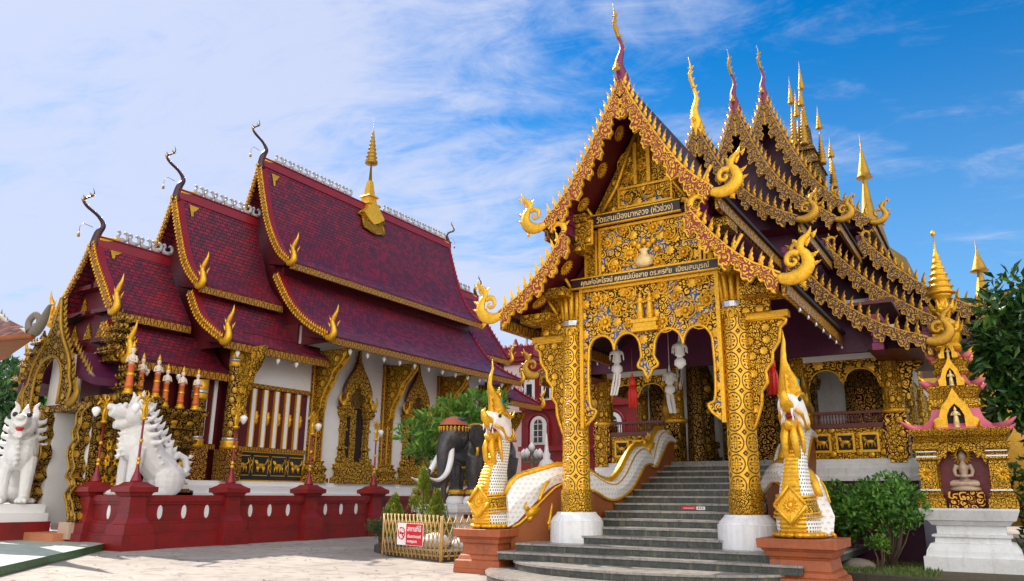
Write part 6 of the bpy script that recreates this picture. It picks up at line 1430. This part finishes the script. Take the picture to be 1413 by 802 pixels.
b = MB(); b.ball((-3.05, 18.7, .14), (.42, .3, .18), 16, 10); o = b.build('boulder', 'boulder'); tag(o, 'grey rounded boulder lying in the bed under the shrubs', 'rock')
rg = random.Random(5); b = MB()
for _ in range(2600):
    x, y = rg.uniform(-4.2, -1.4), rg.uniform(17.0, 20.4); leaf(b, Vector((x, y, .11)), Vector((rg.uniform(-.5, .5), rg.uniform(-.5, .5), 1)), rv(rg), rg.uniform(.05, .13), .02)
o = b.build('short_grass', 'grass'); tag(o, 'short patchy grass on the garden bed by the terrace', 'grass', None, 'stuff')
b = MB(); b.ext([(-4.45, 16.75), (-4.3, 16.95), (-.55, 15.72), (12, 15.4), (12, 15.2), (-.6, 15.5)][::-1], 'xy', 0, .0, .22); o = b.build('bed_kerb', 'kerbst'); tag(o, 'dark mossy stone kerb round the garden bed on the right', 'kerb')
# ---- planter with conifer, round bush, fence and sign
PL = [(-15.9, 17.6), (-14.5, 16.65), (-12.2, 15.95), (-11.7, 17.2), (-12.0, 22.5), (-16.4, 23.6)]
b = MB(); b.ext(PL, 'xy', 0, .002, .20); o = b.build('planter_bed', 'kerbst'); tag(o, 'low dark stone planter bed round the elephant plinth', 'planter')
b = MB(); b.ext([(x * .985 - .21, y * .99 + .2) for x, y in PL], 'xy', 0, .201, .23); o = b.build('planter_soil', 'soil'); o['kind'] = 'structure'
def conifer(c, h, r, lab, sd):
    t = thing('dwarf_conifer', (c[0], c[1], .2), lab, 'shrub', 'dwarf conifers in the planter'); rg = random.Random(sd); b = MB(); b.lathe([(.2, .05), (h * .8, .015)], c[0], c[1], 7); b.build('stem', 'bark', t); b = MB()
    for _ in range(48):
        a = rg.uniform(0, 6.28); q = rg.random(); rr = r * (1 - q) * rg.uniform(.35, .95); x, y, z = c[0] + cos(a) * rr, c[1] + sin(a) * rr, .35 + q * h * .72; hh = rg.uniform(.28, .55) * (1.1 - .4 * q)
        for _ in range(150):
            k = rg.random(); t2 = rg.uniform(0, 6.28); w = .12 * (1 - k) + .015; leaf(b, Vector((x + cos(t2) * w + cos(a) * k * .05, y + sin(t2) * w, z + k * hh)), Vector((cos(t2) * .5, sin(t2) * .5, 1)), rv(rg), rg.uniform(.04, .09), .022)
    b.build('foliage', 'leafy', t)
conifer((-14.75, 18.3), 2.35, .95, 'tall yellow green conifer shrub behind the bamboo fence', 51); conifer((-15.2, 17.6), 1.3, .6, 'shorter dark conifer shrub at the left of the tall one', 52); conifer((-14.0, 18.0), 1.45, .6, 'shorter conifer shrub at the right of the tall one', 53)
shrub((-16.05, 18.0, .66), (.34, .34, .38), 'round clipped dark bush at the corner of the planter', 'leafd', 61, 3000, .05, .03, 20, None, .13, .2, 'bush', 'round_bush')
for x, y, r, l in ((-13.3, 17.1, .32, 'pale rounded rock behind the bamboo fence, larger of two'), (-12.7, 17.5, .24, 'pale rounded rock behind the bamboo fence, smaller of two')):
    b = MB(); b.ball((x, y, .2 + r * .55), (r * 1.3, r, r * .8), 14, 9); o = b.build('planter_rock', 'whited', mods=None); tag(o, l, 'rock')
F_ = thing('bamboo_lattice_fence', (-12.2, 15.9, 0), 'pale bamboo lattice fence in front of the planter', 'fence')
def lattice(p0, p1, h, n):
    p0, p1 = Vector((*p0, 0)), Vector((*p1, 0)); L = (p1 - p0).length; d = (p1 - p0) / L; nn = Vector((-d.y, d.x, 0)); b = MB()
    for i in range(-2, n + 1):
        for s, off in ((1, .012), (-1, -.012)):
            a = i * L / n; c = a + s * L / n * 2.2 
            if s < 0: a += L / n * 2.2; c += L / n * 2.2
            t0, t1 = 0, 1
            lo, hi = min(a, c), max(a, c)
            if hi <= 0 or lo >= L: continue
            f = lambda t: a + (c - a) * t
            if a < 0: t0 = (0 - a) / (c - a)
            if a > L: t0 = (L - a) / (c - a)
            if c < 0: t1 = (0 - a) / (c - a)
            if c > L: t1 = (L - a) / (c - a)
            b.sweep([p0 + d * f(t0) + nn * off + Vector((0, 0, .06 + h * t0)), p0 + d * f(t1) + nn * off + Vector((0, 0, .06 + h * t1))], .016, 5)
    b.build('lattice', 'bamboo', F_)
    for z in (.14, h * .88):
        b = MB(); b.sweep([p0 + nn * .03 + Vector((0, 0, z)), p1 + nn * .03 + Vector((0, 0, z))], .02, 6); b.build('rail', 'bamboo', F_)
    for p in (p0, p1): b = MB(); b.lathe([(0, .028), (h * 1.04, .026)], p.x, p.y, 8); b.build('post', 'bamboo', F_)
lattice((-14.62, 16.52), (-12.12, 15.80), 1.05, 15); lattice((-12.08, 15.80), (-11.62, 17.05), 1.05, 7)
d_ = (Vector((-12.12, 15.80, 0)) - Vector((-14.62, 16.52, 0))).normalized(); ang = atan2(d_.y, d_.x); RZ = Matrix.Rotation(ang, 3, 'Z') @ FRONT
NS = thing('no_smoking_sign', (-13.3, 16.05, .35), 'white and red no smoking sign tied to the bamboo fence', 'sign'); c0 = Vector((-13.28, 16.06, .62)); nv = Vector((d_.y, -d_.x, 0))
def quadbox(u0, u1, z0, z1, t0, t1, name, m, par):
    b = MB(); P = lambda u, t, z: tuple(c0 + d_ * u + nv * t + Vector((0, 0, z)))
    k = [P(u0, t1, z0), P(u1, t1, z0), P(u1, t1, z1), P(u0, t1, z1), P(u0, t0, z0), P(u1, t0, z0), P(u1, t0, z1), P(u0, t0, z1)]; b.v += k
    for q in ((0, 1, 2, 3), (5, 4, 7, 6), (4, 0, 3, 7), (1, 5, 6, 2), (3, 2, 6, 7), (4, 5, 1, 0)): b.face(list(q))
    return b.build(name, m, par)
quadbox(-.56, .58, -.27, .27, .03, .045, 'board', 'signw', NS); rp = quadbox(-.16, .575, -.26, .26, .0455, .049, 'red_panel', 'redsign', NS)
def ring(R, r, name, m, bar=False):
    b = MB(); ctr = c0 + d_ * -.36 + nv * .05 + Vector((0, 0, .02)); b.sweep([ctr + d_ * R * cos(t) + Vector((0, 0, R * sin(t))) for t in [2 * pi * i / 28 for i in range(29)]], r, 6, cap=False)
    if bar: b.sweep([ctr + nv * .004 + d_ * R * cos(2.36) + Vector((0, 0, R * sin(2.36))), ctr + nv * .004 - d_ * R * cos(2.36) - Vector((0, 0, R * sin(2.36)))], r, 6)
    b.build(name, m, NS)
ring(.145, .016, 'red_ring', 'redsign', True); quadbox(-.46, -.30, .0, .035, .046, .052, 'cigarette', 'signb', NS); quadbox(-.296, -.26, .0, .035, .046, .052, 'cigarette_tip', 'trim', NS)
for tx, sz, z, wd in (('สถานที่นี้', .17, .13, .60), ('เป็นเขตปลอดบุหรี่', .095, -.05, .60), ('ตามกฎหมาย', .095, -.17, .44)):
    lt, w = text(tx, sz, (0, 0, 0), Matrix.Identity(3), 'signw', NS, ext=.001); k = wd / w; lt.data.transform(Matrix.Translation(Vector(OFF[NS.name])))
    ctr = c0 + d_ * (.205 if wd > .5 else .12) + nv * .052 + Vector((0, 0, z)); lt.data.transform(Matrix.Translation(ctr - Vector(OFF[NS.name])) @ RZ.to_4x4() @ Matrix.Diagonal((k, 1, 1, 1)))
# ================================================================ ELEPHANT on its plinth
EX, EY, EZ = -15.2, 21.5, 1.32
E_ = thing('elephant_plinth', (EX, EY, .2), 'white stepped plinth under the black elephant statue', 'plinth')
b = MB(); b.box(EX - .95, EX + .95, EY - 2.15, EY + 2.3, .2, .5); b.box(EX - .88, EX + .88, EY - 2.08, EY + 2.2, .502, .62); b.box(EX - .78, EX + .78, EY - 1.95, EY + 2.1, .622, 1.08); b.box(EX - .85, EX + .85, EY - 2.02, EY + 2.18, 1.082, 1.2); b.box(EX - .8, EX + .8, EY - 1.98, EY + 2.12, 1.202, EZ); b.build('block', 'white', E_)
b = MB(); b.box(EX + .781, EX + .79, EY - 1.6, EY - 1.1, .9, 1.02); b.build('name_plate', 'rail', E_)
el_ = thing('elephant_statue', (0, 0, 0), 'black elephant statue with white tusks and a gold and red headcloth', 'statue', None, False)
b = MB()
b.sweep([(0, 1.75, 1.55), (0, 1.3, 1.72), (0, .5, 1.78), (0, -.35, 1.80), (0, -.75, 1.85)], [.45, .68, .74, .68, .5], 16, (.86, 1)); b.ball((0, 1.25, 1.5), (.58, .72, .66), 14, 10)
for x, y, r0 in ((-.34, -.45, .25), (.34, -.45, .25), (-.34, 1.55, .28), (.34, 1.4, .28)):
    b.sweep([(x, y, 1.5), (x, y - .02, .95), (x, y + .02, .5), (x, y, .1), (x, y, .02)], [r0 * 1.25, r0, r0 * .82, r0 * .9, r0 * .95], 12)
b.ball((0, -1.05, 2.12), (.46, .50, .52), 16, 12); b.ball((-.17, -1.05, 2.5), (.22, .26, .18), 10, 8); b.ball((.17, -1.05, 2.5), (.22, .26, .18), 10, 8)
tr = smooth([(0, -1.3, 2.05, .30), (0, -1.5, 1.7, .25), (0, -1.55, 1.25, .19), (0, -1.56, .85, .15), (0, -1.72, .58, .125), (0, -2.0, .52, .11), (0, -2.2, .68, .10), (0, -2.22, .92, .09), (0, -2.14, 1.02, .08)], 4); b.sweep([t[:3] for t in tr], [t[3] for t in tr], 12)
for s in (-1, 1):
    b.ball((s * .16, -1.42, 1.72), (.13, .2, .16), 10, 6); 
b.sweep([(0, 1.98, 1.7), (0, 2.12, 1.3), (0, 2.1, .75)], [.06, .045, .03], 6)
b.build('body', 'eleph', el_, mods=sculpt(.04, 3))
for s in (-1, 1):
    b = MB(); o = [(-.78, 2.38), (-.5, 2.48), (-.25, 2.35), (-.12, 2.0), (-.2, 1.65), (-.42, 1.38), (-.58, 1.5), (-.66, 1.8), (-.84, 2.0)]
    k = len(b.v); n = len(o)
    for off in (.0, .05): b.v += [(s * (.42 + off + .25 * max(0, (y + .85))), y, z) for y, z in o]
    b.face(list(range(n)) if s > 0 else list(range(n))[::-1]); b.face([n + i for i in range(n)][::-1] if s > 0 else [n + i for i in range(n)])
    for i in range(n): b.face([i, (i + 1) % n, n + (i + 1) % n, n + i])
    b.build('ear', 'eleph', el_, mods=[('SUBSURF', dict(levels=2, render_levels=2))])
    b = MB(); tk = smooth([(s * .2, -1.38, 1.66, .09), (s * .30, -1.55, 1.25, .095), (s * .37, -1.82, .88, .08), (s * .38, -2.2, .70, .055), (s * .33, -2.55, .78, .012)], 4); b.sweep([t[:3] for t in tk], [t[3] for t in tk], 10); b.build('tusk', 'white', el_)
    b = MB(); b.ball((s * .385, -1.28, 2.12), (.03, .045, .04), 8, 6); b.build('eye', 'black', el_)
b = MB(); b.ball((0, -1.07, 2.18), (.50, .55, .53), 20, 14); k_ = [f for f in b.f]; b2 = MB()
for f in b.f:
    if min(b.v[i][2] for i in f) > 2.37: b2.poly([b.v[i] for i in f], None, 0, True)
hc = b2.build('headcloth', 'cloth', el_)
b = MB()
for i in range(24):
    t = 2 * pi * i / 24; x, y = .46 * cos(t), -1.04 + .51 * sin(t); b.ball((x, y, 2.34), (.045, .045, .04), 6, 4)
    if sin(t) < .3: b.flame((x, y, 2.33), (0, 0, -1), (-sin(t), cos(t), 0), .14, .09, .02, (cos(t), sin(t), 0), 0, 0)
b.build('gold_fringe', 'gold', hc)
b = MB(); 
A = []; 
for i in range(15):
    t = -.95 + 1.9 * i / 14; A.append((.79 * sin(t * 1.25), 0, 1.74 + .80 * cos(t * 1.25) - .0))
b.sheet([(x, .0, z) for x, y, z in A], [(x, 1.25, z) for x, y, z in A]); sd = b.build('saddle_cloth', 'cloth', el_)
b = MB(); b.sweep([(x, .0, z) for x, y, z in A], .04, 6); b.sweep([(x, 1.25, z) for x, y, z in A], .04, 6)
for s in (0, -1): b.sweep([(A[s][0], y, A[s][2]) for y in (0, .6, 1.25)], .045, 6)
b.build('gold_border', 'gold', sd)
b = MB(); b.sweep([(.60 * cos(t), -.62 - .12 * sin(t), 1.75 + .62 * sin(t)) for t in [pi + pi * i / 16 for i in range(17)]], .05, 6); b.build('neck_chain', 'gold', el_)
for x, y in ((-.34, -.45), (.34, -.45), (-.34, 1.55), (.34, 1.4)):
    b = MB(); b.lathe([(.30, .235), (.34, .26), (.40, .26), (.44, .235)], x, y, 16); b.build('anklet', 'gold', el_)
    b = MB(); b.lathe([(0, .30), (.08, .32), (.2, .27), (.24, .22)], x, y - .02, 14); b.build('white_foot', 'white', el_)
el_.location = (EX, EY, EZ); el_.scale = (1.04, 1.03, 1.02); el_.rotation_euler.z = -.06
# ================================================================ small white pagoda, globe lamp, rocks
b = MB(); b.steps(-15.6, 27, [(0, .7), (1.6, .7), (1.7, .5), (2.2, .48), (2.25, .58), (2.35, .5), (2.5, .32)], 1.); b.lathe([(2.5, .32), (2.7, .34), (2.9, .26), (3.0, .14), (3.2, .16), (3.25, .1), (3.6, .06), (4.0, .02)], -15.6, 27, 14)
o = b.build('white_pagoda', 'white'); tag(o, 'small white pagoda standing behind the left stair balustrade', 'pagoda')
t = thing('globe_lamp', (-18.1, 30, 0), 'green iron lamp post with a cluster of white bud globes', 'lamp')
b = MB(); b.lathe([(0, .14), (.3, .1), (.4, .06), (3.1, .045), (3.2, .08), (3.25, .05)], -18.1, 30, 10); b.build('pole', 'iron', t)
for i in range(5):
    a = i * 2 * pi / 4; r = .42 if i < 4 else 0; x, y, z = -18.1 + cos(a) * r, 30 + sin(a) * r, 3.25 + (.28 if i == 4 else 0)
    b = MB(); b.sweep([(-18.1, 30, 3.05), (-18.1 + cos(a) * r * .8, 30 + sin(a) * r * .8, 3.0 if i < 4 else 3.2), (x, y, z - .1)], .025, 6); b.lathe([(z - .12, .04), (z - .02, .09)], x, y, 8); b.build('arm', 'iron', t)
    b = MB(); b.lathe([(z - .02, .07), (z + .08, .14), (z + .2, .15), (z + .32, .07), (z + .38, .01)], x, y, 12); b.build('globe', 'bulb', t)
# ================================================================ RED AND WHITE BUILDING behind
B_ = thing('red_and_white_building', (-27, 44, 0), 'white building with dark red battlements and arched windows behind the two halls', 'building')
b = MB(); b.box(-34, -26.6, 44, 56, 0, 10.2); b.build('white_wall', 'pink', B_)
b = MB(); b.box(-26.6, -17, 42.8, 56, 0, 9.2); w_ = b.build('red_wing', 'redwall', B_)
b = MB()
for z0, z1, o in ((10.2, 10.4, .15), (10.4, 10.65, .3), (10.65, 10.85, .42), (10.85, 11.15, .3)): b.box(-34 - o, -26.6 + o, 44 - o, 56, z0, z1 - .002)
b.build('cornice', 'trim', B_)
for i in range(18):
    x = -33.9 + i * .44; c = MB(); big = i % 5 == 4
    c.steps(x, 43.8, [(11.15, .14), (11.3 + .1 * big, .14), (11.32 + .1 * big, .17 + .05 * big), (11.4 + .15 * big, .15), (11.6 + .35 * big, .04)]); c.build('merlon', 'trim', B_)
b = MB()
for z0, z1, o in ((9.2, 9.4, .15), (9.4, 9.7, .35), (9.7, 9.8, .2)): b.box(-26.6, -17, 42.8 - o, 56, z0, z1 - .002)
b.box(-26.6, -17, 42.5, 42.79, 6.9, 7.3); b.box(-26.6, -17, 42.4, 42.79, 4.3, 4.6); b.box(-26.85, -26.3, 43.6, 44.1, 0, 10.2); b.build('string_course', 'trim', w_)
for i in range(3):
    x = -25.3 + i * 2.6; c = MB(); c.ext([(x - .62, 4.7), (x + .62, 4.7), (x + .62, 5.9)] + [(x + .62 * cos(t), 5.9 + .62 * sin(t)) for t in [pi * k / 10 for k in range(11)]] + [(x - .62, 5.9)], 'xz', 42.74, 0, .055); wd = c.build('window', 'white', w_)
    c = MB(); c.ext([(x - .3, 4.85), (x + .3, 4.85)] + [(x + .3 * cos(t), 6.0 + .3 * sin(t)) for t in [pi * k / 8 for k in range(9)]], 'xz', 42.70, 0, .035); c.build('pane', 'glass', wd)
    c = MB(); c.box(x - .02, x + .02, 42.67, 42.695, 4.85, 6.28); 
    for z in (5.2, 5.6, 6.0): c.box(x - .3, x + .3, 42.67, 42.695, z - .02, z + .02)
    c.build('glazing_bars', 'white', wd)
    c = MB(); c.sweep([(x + .78 * cos(t), 42.7, 5.9 + .78 * sin(t)) for t in [pi * k / 12 for k in range(13)]], .09, 6); c.box(x - .87, x - .69, 42.6, 42.79, 4.6, 5.9); c.box(x + .69, x + .87, 42.6, 42.79, 4.6, 5.9); c.build('arch_moulding', 'trim', wd)
    c = MB(); c.box(x - 1.1, x - .3, 42.75, 42.79, 7.5, 8.9); c.box(x + .2, x + 1.0, 42.75, 42.79, 7.5, 8.9); wd2 = c.build('upper_window', 'white', w_); c = MB(); c.box(x - .9, x - .5, 42.72, 42.745, 7.6, 8.6); c.box(x + .4, x + .8, 42.72, 42.745, 7.6, 8.6); c.build('pane', 'glass', wd2)
# ================================================================ LEFT: neighbouring roof, garden wall
N_ = thing('neighbour_pavilion', (-24.5, 9.5, 0), 'corner of a neighbouring roof with maroon tiles and a silver grey naga scroll', 'building')
C_ = (-24.3, 11.65, 6.2)
b = MB(); b.poly([C_, (-36, 9.5, 6.2), (-36, 12.6, 7.9), (-29.2, 13.0, 7.45)]); b.build('roof', 'tilem', N_)
b = MB(); b.poly([(-24.4, 11.72, 6.10), (-36, 9.6, 6.10), (-36, 13, 6.06), (-29.5, 13.2, 6.06)]); b.build('soffit', 'brown', N_)
b = MB(); b.sweep([(-24.35, 11.6, 6.12), (-36, 9.45, 6.12)], .09, 6); b.build('fascia', 'brown', N_)
b = MB(); hp = [(-30.2, 13.2, 7.7), (-28, 12.65, 6.95), (-26.2, 12.15, 6.55), (-25.0, 11.8, 6.28), (-24.2, 11.6, 6.3), (-23.6, 11.45, 6.55), (-23.2, 11.35, 6.85), (-22.75, 11.25, 6.8)]
q = smooth([(*p, r) for p, r in zip(hp, (.12, .12, .12, .13, .16, .12, .05, .015))], 4); b.sweep([p[:3] for p in q], [p[3] for p in q], 8)
for i in range(9): p = Vector(hp[0]).lerp(Vector(hp[3]), i / 8) + Vector((0, 0, .0 - .22 * sin(pi * i / 8))); b.flame(p, (0, 0, 1), (1, 0, 0), .30, .18, .04, (0, 1, 0), 0, 0)
horn(b, [(-.35, .0), (-.45, .3), (-.15, .48), (.1, .32), (.0, .12), (-.15, .2)], [.14, .14, .12, .1, .07, .03], 0, 'xz', 1, (-24.3, 6.3), .6, 8, 0, 11.6); b.build('ridge_scroll', 'boulder', N_)
b = MB(); b.box(-60, -34.5, 22.8, 23.0, 0, 3.35); o = b.build('garden_wall', 'pink'); tag(o, 'pale pink garden wall with a blue coping at the left edge', 'wall')
c = MB(); c.box(-60, -34.4, 22.7, 23.1, 3.352, 3.5); q = c.build('coping', 'blue', o)
b = MB(); b.ext([(-36.5, 1.4), (-40, 3.1), (-40, 2.6), (-36.5, .9)], 'xz', 20.5, 0, .4); o = b.build('ramp_parapet', 'pink'); tag(o, 'sloping pink parapet left of the lion with black eyes', 'parapet')
# ================================================================ distant pagoda spires
def chedi(x, y, z, h, lab):
    b = MB(); pr = [(0, 5), (z - 6, 4.6), (z - 5.5, 3), (z - 3, 2.2), (z - 2, 1.2), (z, .85), (z + h * .10, .5), (z + h * .45, .18), (z + h * .5, .16), (z + h * .505, .62)]
    for i in range(4): a = z + h * (.51 + .07 * i); q = .55 * (1 - i / 4.5); pr += [(a, q), (a + h * .045, q * .8)]
    pr += [(z + h * .82, .06), (z + h, .02)]; b.lathe(pr, x, y, 14); o = b.build('pagoda_spire', 'goldd'); tag(o, lab, 'pagoda', 'distant golden pagoda spires')
chedi(-6.6, 60, 21.5, 7.4, 'distant golden pagoda spire rising above the dark roofs'); chedi(.05, 60, 14.5, 4.6, 'distant golden pagoda spire just above the broadleaf tree')
# fallen leaves on the court
rg = random.Random(77); b = MB()
for _ in range(230):
    x, y = rg.uniform(-21.5, -10), rg.uniform(7, 18); 
    if y > 16 and x > -16.3: continue
    a = rg.uniform(0, 6.28); leaf(b, Vector((x, y, .012)), Vector((cos(a), sin(a), .1)), Vector((0, 0, 1)), rg.uniform(.05, .12), .05)
o = b.build('fallen_leaves', 'leafy'); tag(o, 'scattered small yellow leaves fallen on the concrete court', 'leaves', None, 'stuff')
